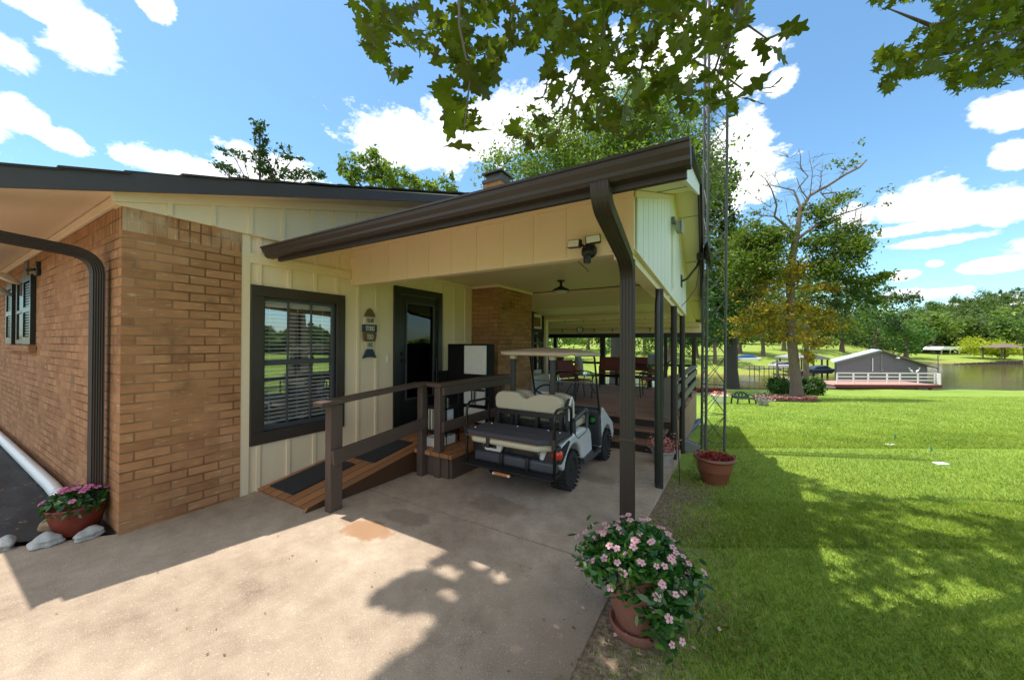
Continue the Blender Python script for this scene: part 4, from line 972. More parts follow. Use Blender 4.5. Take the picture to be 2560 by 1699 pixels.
bm = MB(); bm.lathe([(0, 0), (.06, 0), (.075, .16), (.08, .2), (.07, .2), (.06, .05), (0, .05)], tp + Vector((-.12, .0, .003)), 16); bm.build('clay_pot', 'orangepot', label='tall orange clay pot on the round glass patio table', cat='pot', smooth=40)
bm = MB(); bm.tube([tp + Vector((-.04, .12, .0)), tp + Vector((-.10, .14, .25)), tp + Vector((-.16, .16, .55))], [.07, .10, .06], 9); bm.build('folded_parasol', 'greypot', label='folded pale parasol cloth standing behind the orange clay pot', cat='parasol', smooth=60)
PT = thing('potted_plant', 'orange round planter with a leafy plant on the small deck table', 'plant', tp2)
bm = MB(); bm.lathe([(0, 0), (.08, 0), (.12, .1), (.12, .14), (.1, .14), (.09, .06), (0, .06)], tp2 + Vector((0, 0, .003)), 16); bm.build('pot', 'orangepot', PT, smooth=40)
arrays_obj('foliage', leaf_verts(np.array(tp2) + np.array((0, 0, .2)) + rng.normal(size=(160, 3)) * np.array((.1, .1, .05)), .03), 4, 'leaf_oak', PT)
bm = MB(); c = at(1637, 897, 9.6); bm.box(c.x - .16, c.x + .16, c.y - .12, c.y + .12, c.z - .14, c.z + .12); bm.tube([c + Vector((0, 0, .12)), c + Vector((0, 0, .5))], .012, 6); bm.tube([c + Vector((.06, 0, -.14)), Vector((c.x + .06, c.y, DZ))], .014, 6)
bm.build('stereo_speaker', 'steel', label='grey box on a thin pole at the right end of the deck', cat='speaker', bevel=.012)
bm = MB(); c = deckpt(1668, 1012); bm.lathe([(.0, 0), (.12, 0), (.14, .15), (.10, .36), (.05, .42), (.08, .46), (0, .52)], c, 14); bm.build('garden_figure', 'wrought', label='dark squat garden figure on the deck beside the top step', cat='statue', smooth=40)
bm = MB(); bm.box(-4.40, -3.9, 7.62, 8.45, DZ, DZ + .50); DB = bm.build('storage_box', 'white', label='white storage box against the house wall beyond the brick chimney breast', cat='box', bevel=.02)
# pots around the steps ---------------------------------------------
def flower_mesh(P, size, name, m, parent, eye=None):
    """five-petal flowers; each petal one diamond face"""
    base = []
    for q in range(3):
        a0 = q * .4; V = []; F = []; MI = []
        for k in range(5):
            a = a0 + k * 1.2566 + random.uniform(-.1, .1); d = Vector((math.cos(a), math.sin(a), 0)); e = Vector((-math.sin(a), math.cos(a), 0)); b_ = len(V)
            V += [d * .08, d * .45 - e * .33 + Vector((0, 0, .05)), d * .85 - e * .36 + Vector((0, 0, .02)), d * 1.02 + Vector((0, 0, -.06)), d * .85 + e * .36 + Vector((0, 0, .02)), d * .45 + e * .33 + Vector((0, 0, .05))]; F.append(tuple(range(b_, b_ + 6))); MI.append(0)
        b_ = len(V); V += [Vector((.2 * math.cos(k * 1.047), .2 * math.sin(k * 1.047), .09)) for k in range(6)]; F.append(tuple(range(b_, b_ + 6))); MI.append(1)
        me = bpy.data.meshes.new('flower'); me.from_pydata([tuple(v) for v in V], [], F); me.materials.append(M[m]); me.materials.append(M[eye])
        for p_, i_ in zip(me.polygons, MI): p_.material_index = i_
        base.append(me)
    off = OFF.get(parent.name, Vector())
    for p, nn in P:
        o = bpy.data.objects.new('flower', random.choice(base)); col.objects.link(o); o.parent = parent
        o.location = Vector(p) - off; o.rotation_mode = 'QUATERNION'; o.rotation_quaternion = Vector(nn).to_track_quat('Z', 'Y') @ Matrix.Rotation(random.uniform(0, 6), 3, 'Z').to_quaternion(); s = size * random.uniform(.8, 1.15); o.scale = (s, s, s); OFF[o.name] = off
    return
    n = len(P); V = []
    E_ = []
    for p, nn in P:
        nn = Vector(nn).normalized(); u = nn.orthogonal().normalized(); v = nn.cross(u); a0 = random.uniform(0, 6.28); s = size * random.uniform(.8, 1.15)
        for k in range(5):
            a = a0 + k * 1.2566; d = u * math.cos(a) + v * math.sin(a); e = u * -math.sin(a) + v * math.cos(a)
            V += [p + d * s * .08, p + d * s * .62 - e * s * .40 + nn * .003, p + d * s * 1.02 + nn * .001, p + d * s * .62 + e * s * .40 + nn * .004]
        for k in range(4):
            a = k * math.pi / 2; E_.append(p + (u * math.cos(a) + v * math.sin(a)) * s * .2 + nn * .005)
    o = arrays_obj(name, np.array([tuple(v) for v in V]), 4, m, parent)
    if eye: arrays_obj('flower_centres', np.array([tuple(v) for v in E_]), 4, eye, parent)
    return o
LONG = np.array([(-1, 0, 0), (-.4, .34, .06), (.3, .34, .06), (1, 0, -.05), (.3, -.34, .06), (-.4, -.34, .06)], float)
# big terracotta pot with vinca, front
PB = (-.455, 2.19); Z0 = ground(*PB) + .005
VP = thing('flower_pot', 'large terracotta pot overflowing with pale pink vinca on the lawn edge', 'potted flowers', (PB[0], PB[1], Z0))
bm = MB(); bm.lathe([(0, 0), (.125, 0), (.145, .02), (.155, .06), (.143, .065), (.125, .04), (0, .04)], (PB[0], PB[1], Z0), 32); bm.build('saucer', 'terracotta', VP, smooth=40)
bm = MB(); bm.lathe([(0, .045), (.105, .045), (.113, .06), (.148, .17), (.155, .26), (.150, .32), (.140, .335), (.140, .35), (.168, .36), (.175, .40), (.166, .41), (.15, .405), (.14, .365), (0, .365)], (PB[0], PB[1], Z0), 40); bm.build('pot', 'terracotta', VP, smooth=40)
def vinca(parent, c, n, nf, rad, low, top, lsize, fsize, trail=None, fmat='petal'):
    cs = []; nr = []
    while len(cs) < n:
        a = random.uniform(0, 6.283); r = math.sqrt(random.random()); x, y = r * math.cos(a), r * math.sin(a)
        h = math.sqrt(max(0, 1 - r * r)); z = low + (top - low) * (h if r < .9 else h * random.random()) * random.uniform(.72, 1.) - .25 * max(0, r - .72) * random.random()
        cs.append((c[0] + x * rad[0], c[1] + y * rad[1], c[2] + z))
    if trail:
        for tc, tr, k in trail:
            for _ in range(k): cs.append(tuple(tc[i] + random.gauss(0, 1) * tr[i] for i in range(3)))
    P = np.array(cs)
    arrays_obj('foliage', leaf_verts(P, lsize, LONG, .55), 6, 'leaf_vinca', parent)
    fl = []
    for i in np.random.RandomState(3).choice(len(cs), nf, replace=False):
        p = Vector(cs[i]); d = (p - Vector((c[0], c[1], c[2] + low * .3))).normalized()
        fl.append((p + d * lsize * 1.2 + Vector((0, 0, .012)), d + Vector((0, 0, .5)) + Vector((0, -.35, 0))))
    flower_mesh(fl, fsize, 'flowers', fmat, parent, 'petal_eye')
    st = MB()
    for i in range(26):
        p = Vector(cs[i * 7 % len(cs)]); a = Vector((c[0], c[1], c[2] + low)); st.tube([a + (p - a) * .15, a + (p - a) * .6 + Vector((0, 0, .05)), p], .004, 4)
    st.build('stems', M['leaf_vinca'], parent)
vinca(VP, (PB[0], PB[1], Z0), 1700, 99, (.262, .262), .36, .59, .030, .0205,
      [((PB[0] + .16, PB[1] - .11, Z0 + .27), (.055, .05, .085), 520), ((PB[0] + .24, PB[1] + .02, Z0 + .36), (.05, .07, .06), 260), ((PB[0] - .24, PB[1] - .06, Z0 + .40), (.04, .05, .05), 240), ((PB[0] - .1, PB[1] - .22, Z0 + .44), (.07, .04, .035), 120)])
# second terracotta pot with red begonias by the tower
c = on_ground(1786, 1205)[0]
BP = thing('flower_pot', 'wide round terracotta pot of dark red begonias in front of the lattice tower', 'potted flowers', c)
bm = MB(); bm.lathe([(0, 0), (.145, 0), (.150, .015), (.19, .16), (.20, .17), (.215, .29), (.235, .30), (.25, .318), (.245, .34), (.225, .343), (.21, .33), (.20, .29), (0, .29)], c, 40); bm.build('pot', 'terracotta2', BP, smooth=35)
bm = MB(); bm.lathe([(0, .292), (.203, .292), (.1, .31), (0, .312)], c, 24); bm.build('soil', 'soil', BP)
P = np.array(c) + np.array((0, 0, .34)) + rng.normal(size=(520, 3)) * np.array((.085, .085, .026))
arrays_obj('blooms', leaf_verts(P, .021, LONG, .6), 6, 'begonia', BP, kind='stuff')
# pale grey pot with pink begonias by the steps
c = Vector((-.80, 5.62, slabz(5.62)))
GP = thing('flower_pot', 'pale grey pot of pink begonias at the foot of the deck steps', 'potted flowers', c)
bm = MB(); bm.lathe([(0, 0), (.115, 0), (.15, .17), (.165, .18), (.165, .205), (.15, .205), (.14, .17), (0, .17)], c, 28); bm.build('pot', 'greypot', GP, smooth=35)
P = np.array(c) + np.array((0, 0, .27)) + rng.normal(size=(620, 3)) * np.array((.085, .085, .055))
arrays_obj('blooms', leaf_verts(P, .022, LONG, .5), 6, 'begonia_pink', GP, kind='stuff')
bm = MB(); c = Vector((-.52, 5.05, ground(-.52, 5.05))); bm.tube([c, c + Vector((-.02, 0, .5)), c + Vector((-.04, .02, .82))], .005, 5); bm.build('plant_stake', 'black', label='thin dark plant stake in the bare soil beside the carport post', cat='stake')
# splash block, flexible drain
SB = on_ground(1720, 1126)[0]
bm = MB(); rr = Matrix.Rotation(.35, 3, 'Z') @ Matrix.Rotation(.32, 3, 'Y'); fn = lambda x, y, z: SB + Vector((0, 0, .10)) + rr @ Vector((x, y, z))
bm.box(-.17, .17, -.13, .13, -.10, -.07, fn); bm.box(-.17, .17, -.13, -.105, -.07, .09, fn); bm.box(-.17, .17, .105, .13, -.07, .09, fn); bm.box(-.17, -.145, -.105, .105, -.07, .09, fn)
bm.build('splash_block', 'steel', label='tilted grey splash box lying on the grass by the flower pot', cat='splash block', bevel=.01)
bm = MB(); pts = [on_ground(a_, b_)[0] + Vector((0, 0, h_)) for a_, b_, h_ in ((1712, 1100, .06), (1720, 1086, .06), (1728, 1078, .07), (1740, 1070, .10), (1748, 1062, .13))]
pp = []; rs = []
for i in range(60):
    u = i / 59 * 4; j = min(3, int(u)); pp.append(pts[j].lerp(pts[j + 1], u - j)); rs.append(.062 if i % 2 else .05)
bm.tube(pp, rs, 12); bm.build('drain_pipe', 'bluegrey', label='blue-grey corrugated drain pipe lying beside the deck skirting', cat='pipe', smooth=60)
bm = MB(); pb_ = on_ground(1714, 1078)[0]; bm.bar(pb_ + Vector((.03, 0, .0)), pb_ + Vector((-.04, .03, .22)), .05, .015); bm.build('paint_board', 'white', label='small white board leaning on the deck post by the drain pipe', cat='board')
# red pot at brick corner
c = Vector((-4.80, .80, .02))
RPt = thing('flower_pot', 'glazed dark red pot with bright pink vinca at the brick corner', 'potted flowers', c)
bm = MB(); bm.lathe([(0, 0), (.115, 0), (.13, .02), (.165, .15), (.18, .215), (.19, .23), (.185, .24), (.165, .22), (0, .20)], c, 32); bm.build('pot', 'redpot', RPt, smooth=40)
vinca(RPt, (c.x, c.y, c.z), 420, 20, (.22, .20), .23, .37, .030, .032, None, 'petal_hot')
for i, (x, y, r, ll) in enumerate(((-4.96, .44, (.10, .075, .05), 'pale grey edging stone farthest left along the planting bed'), (-4.735, .63, (.09, .09, .047), 'long pale grey edging stone in front of the red pot'), (-4.60, .83, (.065, .09, .042), 'short grey edging stone between red pot and brick corner'))):
    bm = MB(); bm.blob((x, y, .035), r, 5 + i, .26); bm.build('edging_stone', 'stone', label=ll, cat='stone', group='grey edging stones by the driveway', smooth=80)
bm = MB(); bm.blob((-5.08, .70, .05), (.085, .07, .055), 21, .14); bm.build('tan_stone', 'tanstone', label='rounded tan stone lying on the black fabric left of the red pot', cat='stone', smooth=80)
bm = MB(); bm.tube([(-14, .86, .09), (-6.3, .86, .085), (-5.3, .84, .075)], .055, 14); bm.build('drain_pipe', 'pvc', label='long white plastic drain pipe along the foot of the brick wall', cat='pipe', smooth=40)
# ================================================================== GOLF CART (local frame: x right, y forward, z up)
GC = thing('golf_cart', 'white golf cart with tan roof and rear-facing flip seat parked in the carport', 'golf cart', (-2.055, 3.98, slabz(3.98)), local=True, rot=(-.025, 0, 0))
def wheel(x, y, r, w, s):
    bm = MB(); prof = []
    for i in range(13):
        a = math.pi * i / 12; prof.append((r - .055 + .055 * math.sin(a) ** .5 if 0 < i < 12 else r - .085, -w / 2 * math.cos(a)))
    rot = Matrix.Rotation(math.pi / 2, 3, 'Y')
    W_ = MB(); W_.lathe([(0, -.02), (.03, -.02), (.035, .02), (0, .025)], (x + s * w * .3, y, r), 12, rot); hub = W_.build('wheel', 'black', GC, smooth=40)
    bm.lathe([(r - .10, -w / 2 + .02)] + prof + [(r - .10, w / 2 - .02)], (x, y, r), 36, rot)
    for i in range(26):
        a = 2 * math.pi * i / 26
        for sd in (-1, 1):
            cc = Vector((x + sd * w * .31, y + math.cos(a + .1 * sd) * (r + .002), r + math.sin(a + .1 * sd) * (r + .002)))
            R = Matrix.Rotation(a + .1 * sd, 3, 'X')
            bm.box(-.045, .045, -.007, .009, -.013, .013, lambda p, q, t, c=cc, R=R: c + R @ Vector((p, q, t)))
    bm.build('tyre', 'rubber', hub, smooth=35)
    rm = MB(); rm.lathe([(.03, s * w * .22), (.09, s * w * .18), (.105, s * w * .30), (r - .095, s * w * .40), (r - .085, s * w * .40), (r - .085, -s * w * .3), (.03, -s * w * .3)], (x, y, r), 28, rot)
    rm.build('rim', 'black', hub, smooth=40)
wheel(.42, 0, .225, .19, 1); wheel(-.42, 0, .225, .19, -1); wheel(.43, 1.38, .225, .17, 1); wheel(-.43, 1.38, .225, .17, -1)
def yz(pts, x0, x1, name, m, parent=None, bevel=.02, seg=3):
    bm = MB(); bm.prism(pts, lambda a, b, d: (d, a, b), x0, x1); return bm.build(name, m, parent or GC, bevel=bevel, seg=seg)
def archpts(c, r, a0, a1, n=9):
    return [(c[0] + r * math.cos(math.radians(a0 + (a1 - a0) * i / n)), c[1] + r * math.sin(math.radians(a0 + (a1 - a0) * i / n))) for i in range(n + 1)]
side = [(-.47, .40), (-.45, .50), (-.40, .585), (-.22, .625), (.05, .655), (.30, .665), (.52, .63), (.60, .56), (.635, .42), (.66, .30)] + [(.34, .27)] + archpts((0, .24), .285, 10, 172)
for s in (-1, 1):
    a, b = (.30, .535) if s > 0 else (-.535, -.30)
    yz(side, a, b, 'body_side', 'whitegloss', bevel=.035, seg=4)
    yz([(.32, .275), (.665, .305), (.74, .25), (1.02, .25), (1.02, .20), (.70, .19), (.36, .205)], s * .525 - .012, s * .525 + .012, 'sill', 'grey_plastic', bevel=.008)
yz([(-.43, .30), (-.43, .62), (.45, .64), (.55, .30)], -.31, .31, 'motor_cover', 'black', bevel=.02)
bm = MB(); bm.box(-.52, .52, -.515, -.40, .30, .425); bm.build('rear_bumper', 'grey_plastic', GC, bevel=.03, seg=3)
for x in (-.13, .20):
    bm = MB(); bm.box(x - .022, x + .022, -.545, -.516, .27, .44); bm.build('step_bracket', 'black', GC, bevel=.004)
for x, z in ((-.10, .52), (.29, .475)):
    bm = MB(); bm.lathe([(0, 0), (.008, 0), (.006, .006), (0, .007)], (x, -.432, z), 8, Matrix.Rotation(math.pi / 2, 3, 'X')); bm.build('bolt', 'silver', GC)
bm = MB(); bm.prism([(-.45, .43), (-.17, .43), (-.12, .57), (-.42, .57)], lambda a, b, d: (a, d, b), -.49, -.445); LP = bm.build('plate_surround', 'white', GC, bevel=.012)
bm = MB(); bm.box(-.39, -.22, -.497, -.4905, .465, .565); bm.build('plate_recess', 'black', LP, bevel=.006)
for s in (-1, 1):
    pts = [(s * .36, .405), (s * .41, .53), (s * .50, .60), (s * .553, .60), (s * .553, .43), (s * .50, .395)]
    bm = MB(); bm.prism(pts, lambda a, b, d: (a, d, b), -.50, -.43); BZ = bm.build('lamp_bezel', 'black', GC, bevel=.014)
    yz([(-.47, .41), (-.45, .545), (-.20, .605), (-.17, .59), (-.30, .47), (-.40, .40)], s * .531, s * .549, 'bezel_fin', 'black', BZ, .003)
    if s < 0: continue
    bm = MB(); bm.lathe([(.0, .042), (.03, .038), (.052, .02), (.062, .0), (.062, -.03), (0, -.03)], (s * .515, -.475, .505), 24, Matrix.Rotation(math.pi / 2, 3, 'X') @ Matrix.Rotation(0, 3, 'Y')); bm.build('tail_light', 'redlens', GC, smooth=40)
# foot board with raised lip
bm = MB(); P = [(-.66, .285), (-.70, .30), (-.705, .315), (-.69, .315), (-.65, .303), (-.42, .300), (-.40, .33), (-.39, .33), (-.40, .285)]
bm.prism(P, lambda a, b, d: (d, a, b), -.545, .545); FBD = bm.build('foot_board', 'blackmatte', GC, bevel=.006)
bm = MB(); bm.box(-.12, .10, -.725, -.700, .262, .292); bm.build('step_reflector', 'amber', FBD, bevel=.005)
for x in (-.105, .085):
    bm = MB(); bm.lathe([(0, 0), (.012, 0), (.01, .008), (0, .01)], (x, -.725, .278), 10, Matrix.Rotation(math.pi / 2, 3, 'X')); bm.build('bolt', 'lens', FBD)
# cargo deck and flipped cushion
bm = MB(); bm.prism([(-.55, -.62), (-.47, -.70), (.43, -.70), (.54, -.60), (.55, -.16), (-.55, -.16)], lambda a, b, d: (a, b, d), .640, .690); CD = bm.build('cargo_deck', 'carpet', GC, bevel=.010)
bm = MB(); bm.box(-.548, .548, -.44, -.434, .6895, .6915); bm.build('deck_seam', 'black', CD)
bm = MB(); bm.prism([(-.50, -.60), (-.42, -.695), (.40, -.695), (.51, -.58), (.51, -.2), (-.50, -.2)], lambda a, b, d: (a, b, d), .560, .632); bm.build('flip_cushion', 'vinyl', GC, bevel=.03, seg=4)
bm = MB(); bm.box(-.22, -.18, -.712, -.60, .53, .638); bm.build('latch_strap', 'black', GC, bevel=.004)
bm = MB(); bm.box(-.50, .40, -.703, -.69, .634, .6395); bm.build('deck_edge_trim', 'rust', CD)
# side grab rails, standing on the foot board
for s in (-1, 1):
    x = s * .552
    pts = [(x, -.60, .30), (x, -.615, .62), (x, -.625, .86)] + arc((x, -.625, .88), (x, -.62, .975), (x, -.54, .985), 6) + [(x, -.30, .985)] + arc((x, -.26, .985), (x, -.17, .98), (x, -.165, .90), 6) + [(x, -.16, .66)]
    bm = MB(); bm.tube(pts, .016, 10); bm.build('grab_rail', 'chromeblack', GC, smooth=True)
    bm = MB(); bm.tube([(x, -.62, .64), (x, -.16, .66)], .016, 8); bm.box(x - .02, x + .02, -.64, -.60, .60, .70); bm.build('rail_bracket', 'black', GC, smooth=40)
# seats
def seat_back(name, y0, y1, z0, z1, m, notch=True):
    pts = [(-.44, z0 + .03), (-.41, z0), (.40, z0 - .0), (.44, z0 + .04), (.45, z1 - .08), (.42, z1 - .025), (.33, z1), (.16, z1), (.07, z1 - .025), (.0, z1 - .062), (-.05, z1 - .062), (-.12, z1 - .005), (-.18, z1 + .005), (-.36, z1 + .005), (-.43, z1 - .03), (-.45, z1 - .08)]
    bm = MB(); bm.prism(pts, lambda a, b, d: (a, d + (b - z0) * .12 * (1 if y1 > .0 else .4), b), y0, y1); return bm.build(name, m, GC, bevel=.035, seg=4)
seat_back('rear_backrest', -.20, -.10, .875, 1.085, 'vinyl'); seat_back('front_backrest', .02, .13, .83, 1.085, 'vinyl')
yz([(-.07, .72), (-.07, .98), (-.02, 1.05), (.015, 1.0), (.02, .72)], .44, .485, 'seat_shell', 'grey_plastic', bevel=.015)
bm = MB(); bm.tube([(.50, -.09, .80), (.50, -.085, .98), (.50, -.02, 1.06), (.50, .03, 1.0), (.50, .04, .8)], .012, 7); bm.build('seat_edge', 'white', GC, smooth=60)
for x_, y_ in ((-.45, -.25), (-.1, -.22), (.30, -.22), (.46, -.26), (-.48, -.55)):
    bm = MB(); bm.lathe([(0, .690), (.011, .690), (.009, .697), (0, .698)], (x_, y_, 0), 8); bm.build('bolt', 'silver', GC)
bm = MB(); bm.box(-.44, .44, -.12, -.09, .80, .88); bm.build('backrest_frame', 'black', GC, bevel=.006)
for x in (-.44, -.18, .10, .41):
    bm = MB(); bm.box(x - .02, x + .02, -.13, -.06, .66, .86); bm.build('backrest_bracket', 'black', GC, bevel=.004)
bm = MB(); bm.box(-.48, .48, .14, .62, .665, .765); bm.build('front_seat', 'vinyl', GC, bevel=.04, seg=4)
bm = MB(); bm.box(-.46, .46, -.05, .14, .64, .72); bm.build('seat_base', 'black', GC, bevel=.01)
bm = MB(); bm.box(-.50, .50, .52, 1.2, .225, .26); bm.build('floor', 'black', GC, bevel=.004)
# hip restraints
for s in (-1, 1):
    x = s * .515; pts = [(x, .02, .78), (x, .03, .62), (x, .12, .565), (x, .40, .60), (x, .47, .66), (x, .47, .84), (x, .42, .865), (x, .06, .80), (x, .02, .78)]
    bm = MB(); bm.tube(pts, .032, 8, asp=.7); bm.build('hip_restraint', 'grey_plastic', GC, smooth=60)
# front cowl
cow = [(1.02, .74), (1.06, .79), (1.18, .80), (1.42, .66), (1.68, .52), (1.75, .36), (1.70, .25)] + archpts((1.38, .24), .275, 0, 180)[1:] + [(1.06, .25), (1.12, .5)]
for s in (-1, 1):
    yz(cow, s * .42 - .10, s * .42 + .10, 'front_fender', 'whitegloss', bevel=.03, seg=3)
yz([(1.05, .74), (1.10, .80), (1.18, .80), (1.42, .66), (1.70, .5), (1.74, .34), (1.2, .3), (1.12, .5)], -.33, .33, 'bonnet', 'whitegloss', bevel=.02)
yz([(.99, .70), (.985, .76), (1.04, .82), (1.10, .805), (1.05, .70), (1.13, .30), (1.05, .26), (1.0, .45)], -.525, .525, 'dash_cowl', 'grey_plastic', bevel=.02)
bm = MB(); bm.box(-.47, .47, .975, 1.0, .58, .70); bm.build('dash_panel', 'black', GC, bevel=.02)
bm = MB(); bm.lathe([(0, -.02), (.03, -.015), (.036, 0), (.03, .02), (0, .024)], (.43, .96, .64), 14, Matrix.Rotation(math.pi / 2, 3, 'X')); bm.build('green_ball', pmat('green_golf_ball', (.02, .30, .04), .3), GC, smooth=True)
# steering wheel
c = Vector((-.17, .64, .985)); rot = Matrix.Rotation(math.radians(52), 3, 'X')
bm = MB(); R_ = .155
ring = [c + rot @ Vector((R_ * math.cos(a), R_ * math.sin(a), 0)) for a in [2 * math.pi * i / 28 for i in range(29)]]
bm.tube(ring, .013, 8); 
for a in (.3, math.pi - .3, -math.pi / 2): bm.tube([c + rot @ Vector((0, 0, -.03)), c + rot @ Vector((R_ * math.cos(a), R_ * math.sin(a), 0))], .012, 6)
bm.tube([c + rot @ Vector((0, 0, -.02)), c + rot @ Vector((0, 0, -.45))], .02, 8); SWH = bm.build('steering_wheel', 'black', GC, smooth=50)
bm = MB(); bm.box(-.07, .07, -.05, .05, 0, .012, lambda x, y, z: c + rot @ Vector((x, y, z - .028))); bm.build('score_card', 'white', SWH)
# canopy
bm = MB(); n = 22
def sup(u, v):
    # superellipse outline of the roof
    return u, v
cyl = []
X0, X1, Y0, Y1 = -.50, .61, -.18, .95
for i in range(n + 1):
    for j in range(n + 1):
        u = -1 + 2 * i / n; v = -1 + 2 * j / n
        k = max(abs(u), abs(v)) or 1; l = (abs(u) ** 5 + abs(v) ** 5) ** .2 or 1
        x, y = u * k / l, v * k / l
        z = 1.562 + .062 * (1 - (x * x) ** 1.1) * (1 - (y * y) ** 1.1) + .012 * (1 if abs(x) < .93 and abs(y) < .93 else 0)
        bm.v.append(Vector(((X0 + X1) / 2 + x * (X1 - X0) / 2, (Y0 + Y1) / 2 + y * (Y1 - Y0) / 2, z)))
for i in range(n):
    for j in range(n):
        a = i * (n + 1) + j; bm.f.append((a, a + n + 1, a + n + 2, a + 1))
CAN = bm.build('canopy', 'tan_plastic', GC, smooth=60)
md = CAN.modifiers.new('thick', 'SOLIDIFY'); md.thickness = .034; md.offset = -1
for x in (-.27, .27):
    bm = MB(); bm.box(x - .03, x + .03, -.08, -.03, .66, 1.50); bm.build('roof_support', 'black', GC, bevel=.008)
    bm = MB(); bm.box(x - .038, x + .038, -.09, -.02, 1.485, 1.545); bm.build('support_cap', 'vinyl', GC, bevel=.012)
for x in (-.46, .515):
    bm = MB(); bm.tube([(x, 1.05, .60), (x, .98, .80), (x, .76, 1.50), (x, .70, 1.55)], .014, 8); bm.build('windshield_strut', 'black', GC, smooth=40)
bm = MB(); bm.quad((-.45, .975, .82), (.50, .975, .82), (.50, .76, 1.50), (-.45, .76, 1.50)); bm.build('windshield', 'windshield', GC)
bm = MB(); bm.tube([(-.45, .868, 1.155), (.50, .868, 1.155)], .007, 6); bm.tube([(-.45, .975, .82), (.50, .975, .82)], .008, 6); bm.build('windshield_seam', 'steel', GC)
# ================================================================== LATTICE TOWER
TW = thing('lattice_tower', 'tall three-legged galvanised lattice antenna tower beside the patio roof', 'tower', on_ground(1776, 1135)[0])
b0 = at(1764, 1130, on_ground(1764, 1130)[1]); b1 = at(1811, 1130, on_ground(1811, 1130)[1])
d = (b1 - b0); d.z = 0; back = Vector((-d.y, d.x, 0)); b2 = (b0 + b1) / 2 + back * .86 - d * .25
zb = min(b0.z, b1.z) - .2
legs = [Vector((b.x, b.y, zb)) for b in (b0, b1, b2)]
HT = 11.5
lean = Vector(CR) * .085
def lp(i, z): return legs[i] + Vector((0, 0, z)) + lean * (z / 10)
for i in range(3):
    bm = MB(); bm.tube([lp(i, 0), lp(i, HT)], .024, 10); bm.build('tower_leg', 'galv', TW, smooth=40)
z = .35
while z < HT - .5:
    for i in range(3):
        j = (i + 1) % 3
        bm = MB(); bm.tube([lp(i, z), lp(j, z)], .006, 5); bm.tube([lp(i, z + .03), lp(j, z + .50)], .0055, 5); bm.tube([lp(j, z + .03), lp(i, z + .50)], .0055, 5); bm.build('brace', 'galv', TW)
    z += .53
# ================================================================== YARD
def pot_on(px, py, label, r, h, m, flowers, n=200, sp=.1):
    c = on_ground(px, py)[0]; t = thing('flower_pot', label, 'potted flowers', c)
    bm = MB(); bm.lathe([(0, 0), (r * .62, 0), (r * .8, h * .5), (r, h * .92), (r * 1.12, h * .94), (r * 1.12, h), (r * .9, h), (0, h * .9)], c, 22); bm.build('pot', m, t, smooth=35)
    P = np.array(c) + np.array((0, 0, h + .05)) + rng.normal(size=(n, 3)) * np.array((r * .6, r * .6, sp * .5)); arrays_obj('blooms', leaf_verts(P, .045), 4, flowers, t, kind='stuff')
    return t
pot_on(1798, 1008, 'white urn-shaped garden pot between the tower and the iron bench', .36, .42, 'white', 'begonia_pink')
pot_on(1907, 1014, 'pale grey pot of dark purple petunias right of the iron bench', .26, .28, 'greypot', 'petunia', 320, .3)
c, tb = on_ground(1853, 1009)
BN = thing('garden_bench', 'dark green cast-iron bench with an arched lattice back on the lawn', 'bench', c)
k = tb / FPX; R3, F3 = Vector(CR), Vector(CF)
def bp(px, pz, f): return c + R3 * (px * k) + F3 * f + Vector((0, 0, pz * k))
bm = MB(); top = [(-20, 19), (-15, 25), (-7, 28.5), (2, 29.5), (10, 28), (18, 23), (22, 18)]
bm.tube([bp(a, b, .12) for a, b in top], .03, 6); bm.tube([bp(-20, 17, .1), bp(22, 17, .1)], .028, 6)
for i in range(7):
    a, b = top[i]
    for j in (-1, 1):
        a2 = clamp(a + 7 * j, -20, 22); bm.tube([bp(a, b, .12), bp(a2, 17.5, .1)], .022, 5)
bm.build('backrest', 'wrought', BN)
bm = MB()
for i in range(6): bm.bar(bp(-20, 15.5, -.35 + i * .08), bp(22, 15.5, -.35 + i * .08), .06, .025)
bm.build('seat', 'wrought', BN)
for px in (-20, 22):
    for f in (-.38, .1):
        bm = MB(); bm.tube([bp(px, 16, f), bp(px - (2 if px < 0 else -2) * .6, 8, f), bp(px + (-2 if px < 0 else 2), -1, f)], .04, 6); bm.build('leg', 'wrought', BN)
    bm = MB(); bm.tube([bp(px, 16, -.38), bp(px, 22, -.3), bp(px, 22, .1)], .03, 6); bm.build('arm', 'wrought', BN)
bm = MB(); p0 = bp(-26, 0, -.6); bm.box(-1.1, 1.1, -.35, .35, -.05, .012, lambda x, y, z: bp(0, 0, -.2) + R3 * x + F3 * y + Vector((0, 0, z - .0862 * y))); bm.build('paving_slab', 'pinkdeck', label='flat pinkish paving slab in the grass under the iron bench', cat='paving slab')
# raised bed of red begonias
c, tb = on_ground(1752, 982); k = tb / FPX
RB = thing('flower_bed', 'raised bed of crimson begonias with a stone edge near the oak trunk', 'flower bed', c)
bm = MB(); bm.box(-32 * k, 56 * k, -.5, .5, -.1, .10, lambda x, y, z: c + R3 * x + F3 * y + Vector((0, 0, z))); bm.build('edging', 'stone', RB)
P = np.array(c) + CR * rng.uniform(-32 * k, 56 * k, size=(1500, 1)) + CF * rng.uniform(-.5, .5, size=(1500, 1)) + UP * rng.uniform(.1, .32, size=(1500, 1)); arrays_obj('blooms', leaf_verts(P, .07), 4, 'begonia', RB, kind='stuff')
c, tb = on_ground(1759, 978)
bm = MB(); bm.lathe([(0, 0), (.22, 0), (.10, .1), (.08, .5), (.12, .62), (.16, .8), (.14, .95), (.06, 1.02), (.1, 1.12), (.08, 1.22), (0, 1.25)], c, 16); bm.build('garden_statue', 'stone', label='weathered grey garden statue standing behind the red flower bed', cat='statue', smooth=50)
